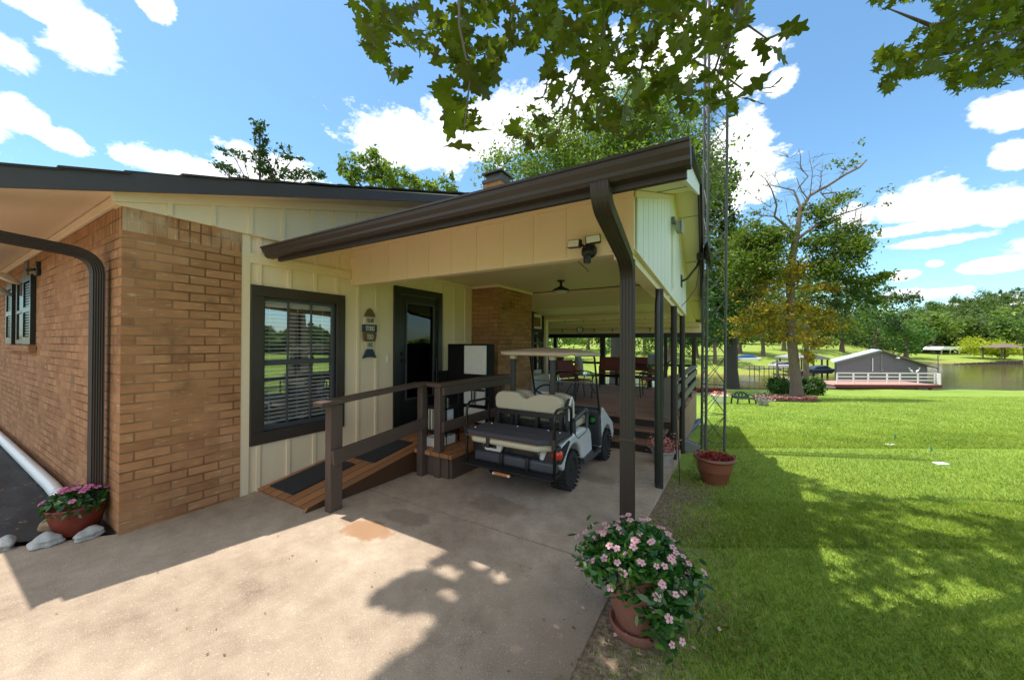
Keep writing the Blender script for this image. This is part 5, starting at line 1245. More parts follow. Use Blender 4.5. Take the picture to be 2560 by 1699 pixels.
for i, (px, py, lb) in enumerate(((2237, 1105, 'small teal marker flag in the lawn, farther of the two'), (2327, 1140, 'small teal marker flag in the lawn, nearer of the two'))):
    c, tb = on_ground(px, py); f = thing('marker_flag', lb, 'flag', c, group='teal marker flags in the lawn')
    bm = MB(); bm.tube([c, c + Vector((0, 0, .17))], .003, 4); bm.build('wire', 'steel', f)
    bm = MB(); e = R3 * .055; bm.v = [c + Vector((0, 0, .17)), c + Vector((0, 0, .08)), c + e + Vector((0, 0, .09)) + F3 * .02, c + e * .9 + Vector((0, 0, .15)) + F3 * .02]; bm.f = [(0, 1, 2, 3)]; bm.build('flag', 'flag', f)
for px, py, lb in ((2228, 1114, 'small white sprinkler box lid by the farther flag'), (2352, 1161, 'small white sprinkler box lid by the nearer flag')):
    c, tb = on_ground(px, py); bm = MB(); bm.box(-.09, .09, -.05, .05, -.02, .03, lambda x, y, z: c + R3 * x + F3 * y + Vector((0, 0, z))); bm.build('valve_box', 'white', label=lb, cat='valve box', bevel=.008)
# ================================================================== TREES
def limb(bm, pts, r0, r1, n=8):
    k = len(pts); bm.tube(pts, [r0 + (r1 - r0) * i / (k - 1) for i in range(k)], n)
def tree(name, label, px, t, base_y, top_y, r, blobs, leaf, n, mats, bark='bark', lean=0, group=None, limbs=True, base=None, cat='tree', spread=.24):
    b = at(px, base_y, t); b.z = ground(b.x, b.y) if base is None else base
    T = thing(name, label, cat, b, group=group)
    k = t / FPX; top = at(px + lean, top_y, t); bm = MB()
    pts = [b - Vector((0, 0, .3)), b + Vector((0, 0, .02)), b.lerp(top, .12), b.lerp(top, .4) + R3 * (random.uniform(-3, 3) * k), b.lerp(top, .7) + R3 * (random.uniform(-3, 3) * k), top]
    bm.tube(pts, [r * 1.7, r * 1.45, r * 1.05, r * .85, r * .6, r * .2], 10)
    if limbs:
        for q in blobs:
            cc = at(q[0], q[1], t); f = clamp((cc.z - b.z) / max(.5, top.z - b.z) - .22, .18, .85); o = b.lerp(top, f); md = o.lerp(cc, .5) + Vector((0, 0, abs(cc.x - o.x) * .1))
            limb(bm, [o, md, cc], r * .42, r * .1, 6)
            for _ in range(3):
                e = cc + R3 * (random.uniform(-.7, .7) * q[2] * k) + F3 * (random.uniform(-.7, .7) * q[2] * k) + Vector((0, 0, random.uniform(-.2, .8) * q[3] * k)); limb(bm, [md.lerp(cc, .6), e], r * .12, r * .03, 5)
    bm.build('trunk', bark, T, smooth=60)
    tot = sum(q[2] * q[3] for q in blobs)
    by = {}
    for q in blobs:
        c_, ax = px_blob(q[0], q[1], t + (q[5] if len(q) > 5 else 0), q[2], q[3]); m = q[4] if len(q) > 4 and q[4] else mats
        by.setdefault(m, []).append(blob_pts(c_, ax, max(40, int(n * q[2] * q[3] / tot)), spread=spread))
    for m, L in by.items(): arrays_obj('crown', leaf_verts(np.concatenate(L), leaf, up=.45), 4, m, T)
    return T
D = 1.0834
def B(*a):  # crown blobs given in the 2363-wide sketch units
    return [(q[0] * D, q[1] * D, q[2] * D, q[3] * D) + tuple(q[4:]) for q in a]
# big trees behind the patio roof and the tower
tree('oak_tree', 'tall dense green oak rising behind the patio roof', 1540, 30, 960, 330, .42,
     B((1180, 385, 70, 45), (1270, 345, 90, 60), (1370, 330, 100, 70), (1450, 290, 100, 80), (1400, 390, 120, 70), (1530, 330, 95, 80), (1560, 420, 110, 80), (1500, 250, 70, 60), (1300, 400, 90, 60), (1600, 360, 60, 70)), .15, 34000, 'leaf_oak', 'barkdark', spread=.28)
tree('oak_tree', 'dark-trunked oak with a leaning bulky crown just right of the lattice tower', 1829, 35.5, 962, 560, .52,
     B((1640, 460, 55, 60, 'leaf_dark'), (1650, 560, 50, 60), (1668, 620, 60, 60), (1650, 690, 60, 60, 'leaf_light'), (1700, 670, 55, 60, 'leaf_light'), (1690, 750, 60, 40, 'leaf_light'), (1740, 610, 45, 45), (1655, 410, 40, 45, 'leaf_dark'), (1680, 520, 22, 30, 'leaf_dark')), .22, 15000, 'leaf_oak', 'barkdark', spread=.28)
# trees behind the house roof
tree('thin_tree', 'sparse thin tree with a narrow leafy spire above the house roof', 600 * D, 24, 900, 290 * D, .14,
     B((598, 290, 13, 18), (600, 320, 15, 22), (597, 355, 20, 24), (606, 385, 22, 22), (560, 365, 24, 10), (535, 352, 20, 8), (520, 390, 26, 9), (645, 352, 26, 9), (678, 362, 18, 8), (640, 385, 22, 12), (550, 395, 22, 9), (665, 400, 18, 16), (715, 400, 22, 12), (740, 405, 10, 10), (505, 380, 14, 5), (690, 405, 18, 9), (625, 400, 24, 12)), .13, 1750, 'leaf_dark', 'twig', base=-1.5, spread=.34)
tree('leafy_tree', 'small leafy green tree poking above the middle of the house roof', 880 * D, 26, 900, 360 * D, .16,
     B((850, 362, 22, 22), (845, 390, 36, 24), (880, 405, 42, 26), (915, 415, 46, 24), (800, 385, 20, 16), (820, 410, 26, 20), (1035, 425, 24, 22), (1010, 435, 26, 14), (960, 430, 30, 16), (1040, 410, 8, 14), (880, 375, 16, 12), (785, 375, 8, 8)), .15, 3600, 'leaf_oak', 'twig', base=-1.8, spread=.3)
# the half-dead tree with yellow leaves (its own limbs)
cb, tb = on_ground(1992, 998)
DT = thing('dying_tree', 'half-dead tree with bare upper branches and yellow leaves in a flower ring', 'tree', cb)
def dp(a, b, f=0.): return at(1700 + a / 3.137, 340 + b / 3.137, tb) + F3 * f
bm = MB()
bm.tube([cb - Vector((0, 0, .2)), cb + Vector((0, 0, .06)), at(1990, 960, tb), at(1985, 905, tb), dp(872, 1568), dp(868, 1300), dp(860, 1080), dp(890, 900), dp(910, 790), dp(930, 690), dp(945, 560)], [.50, .38, .28, .255, .23, .21, .195, .18, .16, .13, .10], 12)
for pts, r0, r1 in (([(945, 570), (1000, 500), (1050, 450), (1150, 395), (1250, 325), (1330, 285), (1410, 215)], .13, .05), ([(945, 560), (935, 470), (925, 410), (860, 365), (770, 360), (690, 362)], .09, .015), ([(925, 410), (965, 340), (940, 250), (905, 180), (900, 118)], .05, .012), ([(1000, 490), (980, 400), (955, 300)], .05, .02), ([(1020, 470), (1022, 300), (1020, 110)], .04, .008), ([(1095, 420), (1090, 350), (1120, 280), (1165, 235)], .04, .012), ([(900, 780), (860, 690), (800, 645), (740, 630), (725, 560), (700, 430), (650, 350), (612, 288)], .12, .015), ([(740, 632), (650, 615), (600, 605), (575, 590)], .05, .015), ([(650, 620), (580, 690), (520, 670)], .04, .012), ([(712, 560), (620, 520), (540, 500), (440, 450)], .03, .006), ([(905, 820), (960, 765), (1040, 715), (1110, 680), (1200, 640), (1300, 600), (1400, 570), (1480, 540)], .13, .03), ([(1300, 600), (1320, 530), (1360, 460)], .04, .01), ([(1380, 590), (1390, 650), (1440, 690), (1470, 740)], .03, .008), ([(1430, 570), (1455, 620), (1440, 680)], .02, .006), ([(1110, 455), (1180, 460), (1250, 520), (1300, 555)], .06, .02), ([(1100, 440), (1160, 500), (1190, 560)], .04, .012), ([(870, 1010), (820, 960), (780, 860), (700, 780)], .07, .015), ([(875, 1150), (960, 1060), (1080, 960), (1180, 900)], .07, .015), ([(870, 1250), (760, 1200), (650, 1180), (540, 1200)], .06, .012), ([(870, 1300), (960, 1250), (1090, 1290), (1250, 1340), (1380, 1390)], .06, .012), ([(865, 1400), (760, 1380), (620, 1420), (500, 1470)], .05, .01), ([(1320, 270), (1300, 250), (1290, 300)], .03, .015), ([(770, 355), (720, 300), (660, 340)], .012, .004), ([(1040, 210), (1080, 165)], .012, .004), ([(905, 180), (870, 140)], .012, .004), ([(960, 600), (1040, 560), (1130, 540), (1230, 590)], .05, .01), ([(850, 870), (820, 780), (840, 700), (780, 500)], .03, .008)):
    f = 0; q = []
    for i, (a, b) in enumerate(pts):
        q.append(dp(a, b, f)); f += random.uniform(-.35, .35)
    limb(bm, q, r0 * .72, r1 * .8, 7)
    for _ in range(len(q) * 2):
        i = random.randrange(1, len(q)); o = q[i - 1].lerp(q[i], random.random()); e = o + R3 * random.uniform(-.7, .7) + F3 * random.uniform(-.5, .5) + Vector((0, 0, random.uniform(-.15, .75))); limb(bm, [o, o.lerp(e, .5) + Vector((random.uniform(-.08, .08), 0, .05)), e], .016, .004, 5)
bm.build('trunk', 'bark', DT, smooth=60)
for m, n, blobs in (('leaf_olive', 15000, ((480, 850, 100, 80), (600, 770, 120, 90), (560, 950, 150, 80), (760, 780, 110, 80), (700, 900, 110, 80), (1080, 580, 120, 70), (1150, 690, 60, 40), (1250, 740, 120, 70), (1330, 800, 120, 70), (1200, 880, 160, 80), (1360, 920, 100, 60), (1080, 840, 110, 60), (1080, 1040, 120, 70), (1250, 1020, 120, 60), (1320, 1150, 130, 50), (1470, 1130, 120, 30), (1600, 1100, 90, 28), (1400, 1220, 120, 60), (620, 1080, 140, 70), (440, 1130, 60, 80), (1300, 470, 70, 25), (1560, 1160, 60, 14))),
                    ('leaf_gold', 8000, ((650, 1020, 160, 60), (780, 1080, 110, 70), (700, 1180, 150, 70), (560, 1230, 90, 60), (640, 1330, 190, 60), (560, 1440, 150, 60), (760, 1440, 170, 70), (930, 1060, 90, 90), (1000, 1190, 120, 40), (1120, 1210, 90, 40), (1080, 1400, 110, 70), (960, 1500, 160, 60), (1140, 1500, 90, 40), (1080, 1010, 90, 30), (900, 1330, 80, 60), (520, 1540, 150, 40), (860, 1580, 160, 40), (1000, 1620, 110, 40), (1030, 1720, 60, 50), (640, 940, 80, 30))),
                    ('leaf_olive', 260, ((1240, 210, 40, 30), (1370, 205, 30, 30), (1330, 240, 40, 20), (1150, 240, 30, 14), (1400, 150, 14, 30), (1430, 50, 50, 16), (1600, 430, 30, 40), (1610, 540, 50, 14), (1250, 470, 90, 20), (600, 590, 60, 40), (530, 670, 70, 30), (760, 520, 40, 14), (1440, 540, 30, 14))),
                    ('leaf_dark', 2600, ((450, 1300, 80, 120), (1250, 1290, 150, 60), (700, 860, 90, 70), (1150, 1080, 110, 60), (1480, 1280, 90, 50), (520, 960, 90, 60), (1250, 960, 120, 50)))):
    tot = sum(q[2] * q[3] for q in blobs); L = []
    for a, b, rx_, ry_ in blobs:
        c_, ax = px_blob(1700 + a / 3.137, 340 + b / 3.137, tb + random.uniform(-.5, .5), rx_ / 3.137, ry_ / 3.137); L.append(blob_pts(c_, ax, max(10, int(n * rx_ * ry_ / tot)), spread=.42))
    arrays_obj('crown', leaf_verts(np.concatenate(L), .1, up=.4), 4, m, DT)
# shrubs and flower ring at its foot
for px, py, w, h, lb in ((1950, 985, 26, 22, 'dark glossy shrub left of the half-dead tree trunk'), (2030, 987, 25, 22, 'rounded dark shrub right of the half-dead tree trunk')):
    c, t_ = on_ground(px, py); S_ = thing('shrub', lb, 'shrub', c); kk = t_ / FPX
    bm = MB()
    for i in range(7): bm.tube([c, c + Vector((random.uniform(-.3, .3), random.uniform(-.3, .3), h * kk))], [.03, .01], 5)
    bm.build('stems', 'twig', S_)
    arrays_obj('foliage', leaf_verts(blob_pts(np.array(c) + UP * h * kk * .9, np.array([CR * w * kk, CF * w * kk, UP * h * kk]), 3200, spread=.2, shell=.6), .075, up=.5), 4, 'leaf_shrub', S_)
c, t_ = on_ground(1992, 1003); kk = t_ / FPX
FR_ = thing('flower_bed', 'ring of pale pink flowers around the foot of the half-dead tree', 'flower bed', c)
a = rng.uniform(0, 6.283, 2600); rr_ = rng.uniform(.75, 1.0, 2600)
P = np.array(c)[None, :] + CR[None, :] * (np.cos(a) * rr_ * 72 * kk)[:, None] + CF[None, :] * (np.sin(a) * rr_ * 1.3 + .9)[:, None]
P[:, 2] = [ground(p[0], p[1]) for p in P]; P[:, 2] += rng.uniform(.03, .25, len(P))
arrays_obj('blooms', leaf_verts(P, .06), 4, 'begonia_pink', FR_, kind='stuff')
bm = MB(); bm.lathe([(0, .015), (70 * kk, .015), (76 * kk, -.02)], c + F3 * .9, 30, Matrix.Rotation(math.atan(.0862), 3, tuple(-R3)) ); bm.build('mulch', 'soil', FR_)
# slim trees and posts at the near shore
tree('shore_tree', 'slim grey tree at the water edge just behind the half-dead tree', 2016, 35.5, 945, 700, .22, B((1868, 690, 40, 30), (1890, 650, 30, 40)), .2, 900, 'leaf_olive')
c, t_ = on_ground(1943, 962); bm = MB(); bm.tube([c, c + Vector((0, 0, 3.4))], .13, 9); bm.build('wooden_post', 'greyrail', label='plain upright wooden post at the water edge left of the half-dead tree', cat='post', smooth=40)
# ================================================================== LAKESIDE
def slab_st(bm, x0, x1, t0, t1, z0, z1, tr=None):
    """box aligned with the lake axis; x given in view units at distance tr"""
    tr = tr or t0
    a, b = sx(x0, tr), sx(x1, tr)
    return bm.box(a, b, t0, t1, z0, z1, lambda s, t, z: W(s, t, z))
BHs = W(sx(2204, 41.5), 41.5, -3)
BH = thing('boathouse', 'grey lap-sided boathouse with a pale metal gable roof at the lake edge', 'boathouse', BHs)
tb = 41.5; zl, zr_, zp = -.42, -.85, .86; xl, xr, xp = sx(2092, tb), sx(2318, tb), sx(2199, tb); zf = -2.57
bm = MB(); bm.prism([(xl, zf - .3), (xr, zf - .3), (xr, zr_ - .03), (xp, zp - .06), (xl, zl - .03)], lambda a, b, d: W(a + (d - tb) * .84, d, b), tb, tb + 6); bm.build('wall', 'boathouse', BH)
bm = MB(); e = .55; sl = (zp - zl) / (xp - xl); s2 = (zp - zr_) / (xr - xp)
for (a0, za), (a1, z1) in (((xl - e, zl - e * sl), (xp, zp)), ((xp, zp), (xr + e * 1.6, zr_ - e * 1.6 * s2))):
    bm.prism([(a0, za), (a1, z1), (a1, z1 + .10), (a0, za + .10)], lambda a, b, d: W(a + (d - tb) * .84, d, b), tb - .35, tb + 6.3)
bm.build('roof', 'metalroof', BH)
bm = MB()
for (a0, za), (a1, z1) in (((xl - e, zl - e * sl), (xp, zp)), ((xp, zp), (xr + e * 1.6, zr_ - e * 1.6 * s2))):
    bm.prism([(a0, za - .10), (a1, z1 - .10), (a1, z1 + .03), (a0, za + .03)], lambda a, b, d: W(a, d, b), tb - .40, tb - .355)
bm.build('barge_board', 'greyrail', BH)
bm = MB(); q = W(sx(2180, tb), tb - .06, 0); bm.bar(q + Vector((0, 0, .0)), q + Vector((0, 0, -1.5)), .09, .05, tuple(F3)); bm.build('conduit', 'white', BH)
bm = MB(); q = W(sx(2203, tb), tb - .06, 0); bm.tube([q + Vector((0, 0, .6)), q + Vector((0, 0, -1.3))], .03, 6); bm.lathe([(0, 0), (.11, .0), (.11, .08), (0, .1)], q + Vector((0, 0, -1.4)), 10); bm.build('meter', 'silver', BH)
q = W(sx(2237, tb), tb - .3, .05); bm = MB(); bm.lathe([(0, .14), (.06, .12), (.22, -.05), (.2, -.06), (0, .05)], q, 14); bm.bar(q + Vector((0, 0, .12)), q + F3 * .3 + Vector((0, 0, .2)), .04, .04); bm.build('yard_lamp', 'white', BH, smooth=40)
q = W(sx(2337, tb), tb - .3, zf); bm = MB(); bm.tube([q, q + Vector((0, 0, 2.9)), q + Vector((0, 0, 2.9)) + R3 * .2], .05, 6); bm.build('gutter_pipe', 'greyrail', BH)
DKB = thing('boat_deck', 'red-edged waterside deck with pale three-rail fence before the boathouse', 'deck', W(sx(2220, 37.4), 37.4, -3))
bm = MB(); bm.box(sx(2086, 37.3), sx(2354, 37.3), 37.35, 41.45, zf - .10, zf, lambda s, t, z: W(s, t, z)); bm.build('deck_floor', 'pinkdeck', DKB)
bm = MB(); bm.box(sx(2086, 37.3) - .02, sx(2354, 37.3) + .02, 37.27, 37.34, zf - .32, zf + .02, lambda s, t, z: W(s, t, z)); bm.build('edge_board', 'reddeck', DKB)
for x in range(2095, 2360, 34): bm = MB(); bm.box(sx(x, 37.3) - .08, sx(x, 37.3) + .08, 37.5, 37.7, -3.6, zf - .1, lambda s, t, z: W(s, t, z)); bm.build('pile', 'bulkhead', DKB)
for x in (2092, 2133, 2170, 2217, 2249, 2294, 2336):
    bm = MB(); a = sx(x, 38.6); bm.box(a - .055, a + .055, 38.52, 38.62, zf, zf + 1.12, lambda s, t, z: W(s, t, z)); bm.build('rail_post', 'white', DKB)
for z in (.30, .66, 1.04):
    bm = MB(); bm.box(sx(2090, 38.6), sx(2338, 38.6), 38.47, 38.515, zf + z, zf + z + .12, lambda s, t, z: W(s, t, z)); bm.build('rail', 'white', DKB); bm = MB(); bm.bar(W(sx(2338, 38.6), 38.5, zf + z + .06), W(sx(2354, 37.4) - .06, 37.45, zf + z + .06), .045, .12); bm.build('rail', 'white', DKB)
bm = MB()
for u_ in (.33, .66, 1.): a = sx(2338, 38.6) + u_ * (sx(2354, 37.4) - .1 - sx(2338, 38.6)); t = 38.5 - 1.05 * u_; bm = MB(); bm.box(a - .05, a + .05, t - .05, t + .05, zf, zf + 1.1, lambda s, t_, z: W(s, t_, z)); bm.build('rail_post', 'white', DKB)
for i, (x, f, lb) in enumerate(((2275, -1, 'white egret figure facing left on the boathouse deck rail'), (2292, 1, 'white egret figure with curved neck, right one on the deck rail'))):
    q = W(sx(x, 38.6), 38.5, zf + 1.16); bm = MB(); r = R3 * (1.25 if f < 0 else -1.25)
    bm.tube([q + r * .16 + Vector((0, 0, .05)), q + r * .08 + Vector((0, 0, .16)), q + Vector((0, 0, .24)), q - r * .07 + Vector((0, 0, .30))], [.03, .09, .085, .03], 8)
    bm.tube([q - r * .05 + Vector((0, 0, .28)), q - r * .14 + Vector((0, 0, .36)), q - r * .08 + Vector((0, 0, .44)), q - r * .13 + Vector((0, 0, .50)), q - r * (.25) + Vector((0, 0, .48))], [.03, .024, .022, .03, .006], 7)
    bm.tube([q + Vector((0, 0, .2)), q], .012, 5); bm.build('egret_figure', 'white', label=lb, cat='bird figure', smooth=60)
bm = MB(); q, _ = on_ground(2094, 967); bm.lathe([(0, 0), (.26, 0), (.33, .42), (.36, .44), (.34, .46), (.3, .42), (0, .1)], q, 16); bm.build('plastic_tub', 'green_bin', label='teal green plastic tub on the grass by the dock', cat='tub', smooth=40)
PR2 = thing('dock_walkway', 'pale pinkish board walkway leading out beside the boathouse', 'dock', W(sx(2070, 36), 36, -2.6))
bm = MB(); bm.poly([W(sx(2050, 35.3), 35.3, -2.55), W(sx(2089, 35.3), 35.3, -2.55), W(sx(2089, 37.3), 46, -2.55), W(sx(2076, 40), 46, -2.55)]); bm.poly([W(sx(2050, 35.3), 35.3, -2.7), W(sx(2089, 35.3), 35.3, -2.7), W(sx(2089, 35.3), 35.3, -2.551), W(sx(2050, 35.3), 35.3, -2.551)]); bm.poly([W(sx(2076, 40), 46, -2.551), W(sx(2050, 35.3), 35.3, -2.551), W(sx(2050, 35.3), 35.3, -2.8), W(sx(2076, 40), 46, -2.8)]); bm.build('boards', 'pinkdeck', PR2)
q, _ = on_ground(2433, 972)
SC = thing('slatted_chair', 'low slatted wooden chair beside a white cooler at the water edge', 'chair', q)
for i in range(6):
    bm = MB(); bm.bar(q + R3 * (-.25 + i * .1) + Vector((0, 0, .0)), q + R3 * (-.28 + i * .11) + F3 * .2 + Vector((0, 0, .55)), .06, .03); bm.build('slat', 'dockgrey', SC)
bm = MB(); bm.box(-.32, .32, -.4, .05, .16, .2, lambda x, y, z: q + R3 * x + F3 * y + Vector((0, 0, z))); bm.build('seat', 'dockgrey', SC)
q2, _ = on_ground(2413, 970); bm = MB(); bm.box(-.42, .42, -.2, .2, .0, .26, lambda x, y, z: q2 + R3 * x + F3 * y + Vector((0, 0, z))); bm.build('white_cooler', 'white', label='long white cooler lying at the lake edge left of the slatted chair', cat='cooler', bevel=.05)
# far bank: dock, slip, boats
PI = thing('pier', 'long low grey pier on thin posts along the far side of the inlet', 'pier', W(sx(1920, 50), 50, -3))
bm = MB(); bm.box(sx(1868, 50), sx(1985, 50), 50, 51.4, zy(921, 50), zy(918, 50), lambda s, t, z: W(s, t, z)); bm.build('walkway', 'dockgrey', PI)
for x in range(1874, 1985, 12):
    bm = MB(); a = W(sx(x, 50), 49.98, 0); bm.tube([Vector((a.x, a.y, -3.8)), Vector((a.x, a.y, zy(912 + .04 * (x - 1874), 50)))], .05, 6); bm.build('pier_post', 'bulkhead', PI)
bm = MB(); bm.tube([W(sx(1874, 50), 49.98, zy(912, 50)), W(sx(1985, 50), 49.98, zy(916, 50))], .03, 5); bm.build('handrail', 'dockgrey', PI)
SLP = thing('boat_slip', 'open boat slip with a grey gable roof on wooden posts across the inlet', 'boat slip', W(sx(2045, 52), 52, -3))
bm = MB(); bm.prism([(sx(2000, 52), zy(892, 52)), (sx(2040, 52), zy(884, 52)), (sx(2076, 52), zy(893, 52)), (sx(2076, 52), zy(896, 52)), (sx(2000, 52), zy(896, 52))], lambda a, b, d: W(a, d, b), 52, 57); bm.build('roof', 'greypot', SLP)
for x in (2008, 2038, 2059, 2073):
    for t in (52.3, 56.5):
        bm = MB(); a = W(sx(x, 52), t, 0); bm.tube([Vector((a.x, a.y, -3.8)), Vector((a.x, a.y, zy(895, 52)))], .12, 7); bm.build('slip_post', 'bulkhead', SLP)
bm = MB(); bm.box(sx(1990, 52), sx(2078, 52), 51.2, 52.2, zy(926, 52), zy(923, 52), lambda s, t, z: W(s, t, z)); bm.build('walkway', 'dockgrey', SLP)
for px, py, t, L_, m, lb in ((2050, 928, 50, 1.6, 'navy', 'small dark blue boat moored in the roofed slip'), (1955, 917, 54, 1.7, 'silver', 'silver pontoon boat lifted beside the far pier'), (1868, 899, 66, 2.0, 'blue', 'boat under a bright blue cover parked on the far bank')):
    q = at(px, py, t); bt = thing('boat', lb, 'boat', q)
    bm = MB(); bm.prism([(-L_, .35), (-L_ * .8, -.25), (L_ * .7, -.25), (L_ * 1.15, .4)], lambda a, b, d: q + R3 * a + F3 * d + Vector((0, 0, b)), -.7, .7); bm.build('hull', 'white' if m != 'navy' else 'navy', bt, bevel=.1)
    bm = MB(); bm.prism([(-L_ * .9, .34), (-L_ * .6, .75), (L_ * .3, .85), (L_ * .8, .4)], lambda a, b, d: q + R3 * a + F3 * d + Vector((0, 0, b)), -.6, .6); bm.build('cover', m, bt, bevel=.12)
# neighbouring roofs on the far shore
PV = thing('pavilion', 'white-roofed open pavilion under trees across the lake', 'pavilion', at(2360, 888, 112))
q = at(2364, 872, 112)
bm = MB(); bm.prism([(-4.6, -.2), (-3.4, .75), (3.2, .75), (4.8, -.2)], lambda a, b, d: q + R3 * a + F3 * d + Vector((0, 0, b)), -2.5, 2.5); bm.build('roof', 'white', PV)
for a in (-4, -1.4, 1.2, 4):
    bm = MB(); p = q + R3 * a - F3 * 2.3; bm.tube([p, p + Vector((0, 0, -2.8))], .14, 6); bm.build('post', 'greypot', PV)
GZ = thing('gazebo', 'brown hip-roofed lakeside shelter behind the yellow-green bushes', 'gazebo', at(2508, 890, 92))
q = at(2508, 868, 92)
bm = MB(); bm.v = [q + R3 * x + F3 * y + Vector((0, 0, z)) for x, y, z in ((-3.4, -2.2, 0), (3.4, -2.2, 0), (3.4, 2.2, 0), (-3.4, 2.2, 0), (-.8, 0, 1.0), (.8, 0, 1.0))]; bm.f = [(0, 1, 5, 4), (1, 2, 5), (2, 3, 4, 5), (3, 0, 4), (0, 3, 2, 1)]; bm.build('roof', 'brownroof', GZ)
for a in (-2.8, 2.8):
    for f in (-1.8, 1.8):
        bm = MB(); p = q + R3 * a + F3 * f; bm.tube([p, p + Vector((0, 0, -3))], .14, 6); bm.build('post', 'bulkhead', GZ)
bm = MB()
for i in range(34):
    x = 2388 + i * 5; a = sx(x, 84.0); w_ = 5 / FPX * 84; y0 = 903 - (x - 2388) * .048
    bm.box(a, a + w_ * .92, 83.8 + .1 * (i % 2), 84.3, -3.4, zy(y0 + 1.5 + (i * 7 % 3) * .5, 84), lambda s, t, z: W(s, t, z))
bm.build('bulkhead_wall', 'bulkhead', label='dark timber bulkhead along the far lake shore at right', cat='retaining wall')
# treeline
FAR = [  # px, t, base y, trunk x shift, blobs in source px, material
 (1290, 74, 905, ((1290, 850, 60, 40), (1270, 800, 60, 60), (1320, 780, 60, 60), (1300, 860, 80, 26, 'leaf_light')), 'leaf_oak', 'broad green tree seen through the leftmost deck opening'),
 (1368, 66, 912, ((1360, 860, 50, 30, 'leaf_light'), (1385, 810, 60, 60), (1330, 830, 40, 40)), 'leaf_light', 'pale leafy tree seen left of the clock post through the deck opening'),
 (1470, 78, 903, ((1470, 855, 60, 30), (1450, 800, 70, 60), (1510, 790, 60, 60)), 'leaf_oak', 'green tree seen right of the clock post through the deck opening'),
 (1545, 62, 915, ((1545, 868, 46, 26, 'leaf_light'), (1530, 810, 60, 50), (1580, 820, 50, 50)), 'leaf_light', 'light green tree seen behind the downspout post through the deck'),
 (1612, 72, 906, ((1610, 850, 46, 36), (1600, 790, 60, 60), (1640, 800, 50, 60)), 'leaf_oak', 'green tree seen between the downspout and the first slim post'),
 (1672, 64, 912, ((1670, 850, 40, 34, 'leaf_light'), (1680, 790, 50, 60), (1700, 840, 40, 30)), 'leaf_dark', 'dark leafy tree beyond the deck railing near the gable corner'),
 (1742, 68, 908, ((1740, 850, 40, 34, 'leaf_light'), (1755, 790, 40, 60), (1720, 800, 30, 50)), 'leaf_oak', 'leafy tree on the far bank left of the lattice tower'),
 (1788, 62, 905, ((1790, 830, 36, 36, 'leaf_light'), (1800, 770, 40, 60)), 'leaf_oak', 'far bank tree seen between the two tower legs'),
 (1850, 74, 900, ((1850, 820, 44, 36), (1840, 760, 44, 50), (1875, 790, 40, 50)), 'leaf_dark', 'dark far bank tree just right of the big oak trunk'),
 (1908, 70, 897, ((1905, 820, 44, 40), (1920, 750, 44, 60), (1890, 780, 40, 40)), 'leaf_dark', 'shady far bank tree behind the yellow foliage on its left'),
 (1960, 78, 893, ((1960, 800, 40, 50), (1975, 730, 50, 50)), 'leaf_oak', 'tall far bank tree directly behind the half-dead trunk'),
 (2032, 82, 888, ((2030, 820, 50, 50), (2050, 760, 60, 56), (2010, 780, 40, 50)), 'leaf_dark', 'dark round tree right of the half-dead tree across the lake'),
 (2105, 84, 886, ((2100, 815, 56, 50), (2130, 760, 60, 60), (2090, 740, 40, 30), (2150, 800, 40, 40, 'leaf_light')), 'leaf_oak', 'tall full green tree above the left side of the boathouse roof'),
 (2190, 90, 884, ((2190, 830, 50, 40), (2210, 790, 56, 50), (2250, 770, 30, 40), (2170, 770, 50, 50), (2225, 740, 50, 26)), 'leaf_dark', 'dark spreading tree above the boathouse ridge'),
 (2265, 98, 884, ((2265, 840, 40, 40, 'leaf_light'), (2300, 850, 40, 30), (2240, 810, 34, 40)), 'leaf_light', 'lighter green tree above the right side of the boathouse roof'),
 (2330, 118, 882, ((2330, 840, 40, 34), (2310, 810, 40, 34)), 'leaf_oak', 'green tree left of the white-roofed pavilion'),
 (2385, 122, 884, ((2385, 840, 36, 34), (2400, 815, 44, 34)), 'leaf_oak', 'tree standing right over the white-roofed pavilion'),
 (2440, 126, 880, ((2440, 845, 44, 26, 'leaf_grey'), (2430, 820, 40, 30, 'leaf_grey')), 'leaf_grey', 'grey-green tree above the yellow-green lakeside bushes'),
 (2545, 112, 882, ((2545, 835, 40, 44), (2560, 800, 50, 44), (2520, 830, 30, 30, 'leaf_light')), 'leaf_oak', 'big dark green tree at the right edge behind the brown shelter'),
]
for px, t, by_, bl, m, lb in FAR:
    tree('far_tree', lb, px, t, by_, min(b[1] for b in bl), .011 * t * .4, bl, .0042 * t, int(2600), m, 'bark', group='trees across the lake', limbs=False)
for px, py, w, h, lb in ((2462, 866, 46, 22, 'larger bright yellow-green bush on the far lake shore'), (2498, 878, 30, 12, 'lower bright yellow-green bush beside the brown shelter')):
    t = 98; b = at(px, py + h * .8, t); S_ = thing('willow_bush', lb, 'bush', b); k = t / FPX
    bm = MB()
    for i in range(5): bm.tube([b, b + R3 * random.uniform(-w, w) * k * .6 + Vector((0, 0, h * k))], [.12, .03], 5)
    bm.build('stems', 'twig', S_)
    c_, ax = px_blob(px, py, t, w, h); arrays_obj('foliage', leaf_verts(blob_pts(c_, ax, 2600, spread=.22, shell=.3), .28, up=.5), 4, 'leaf_willow', S_)
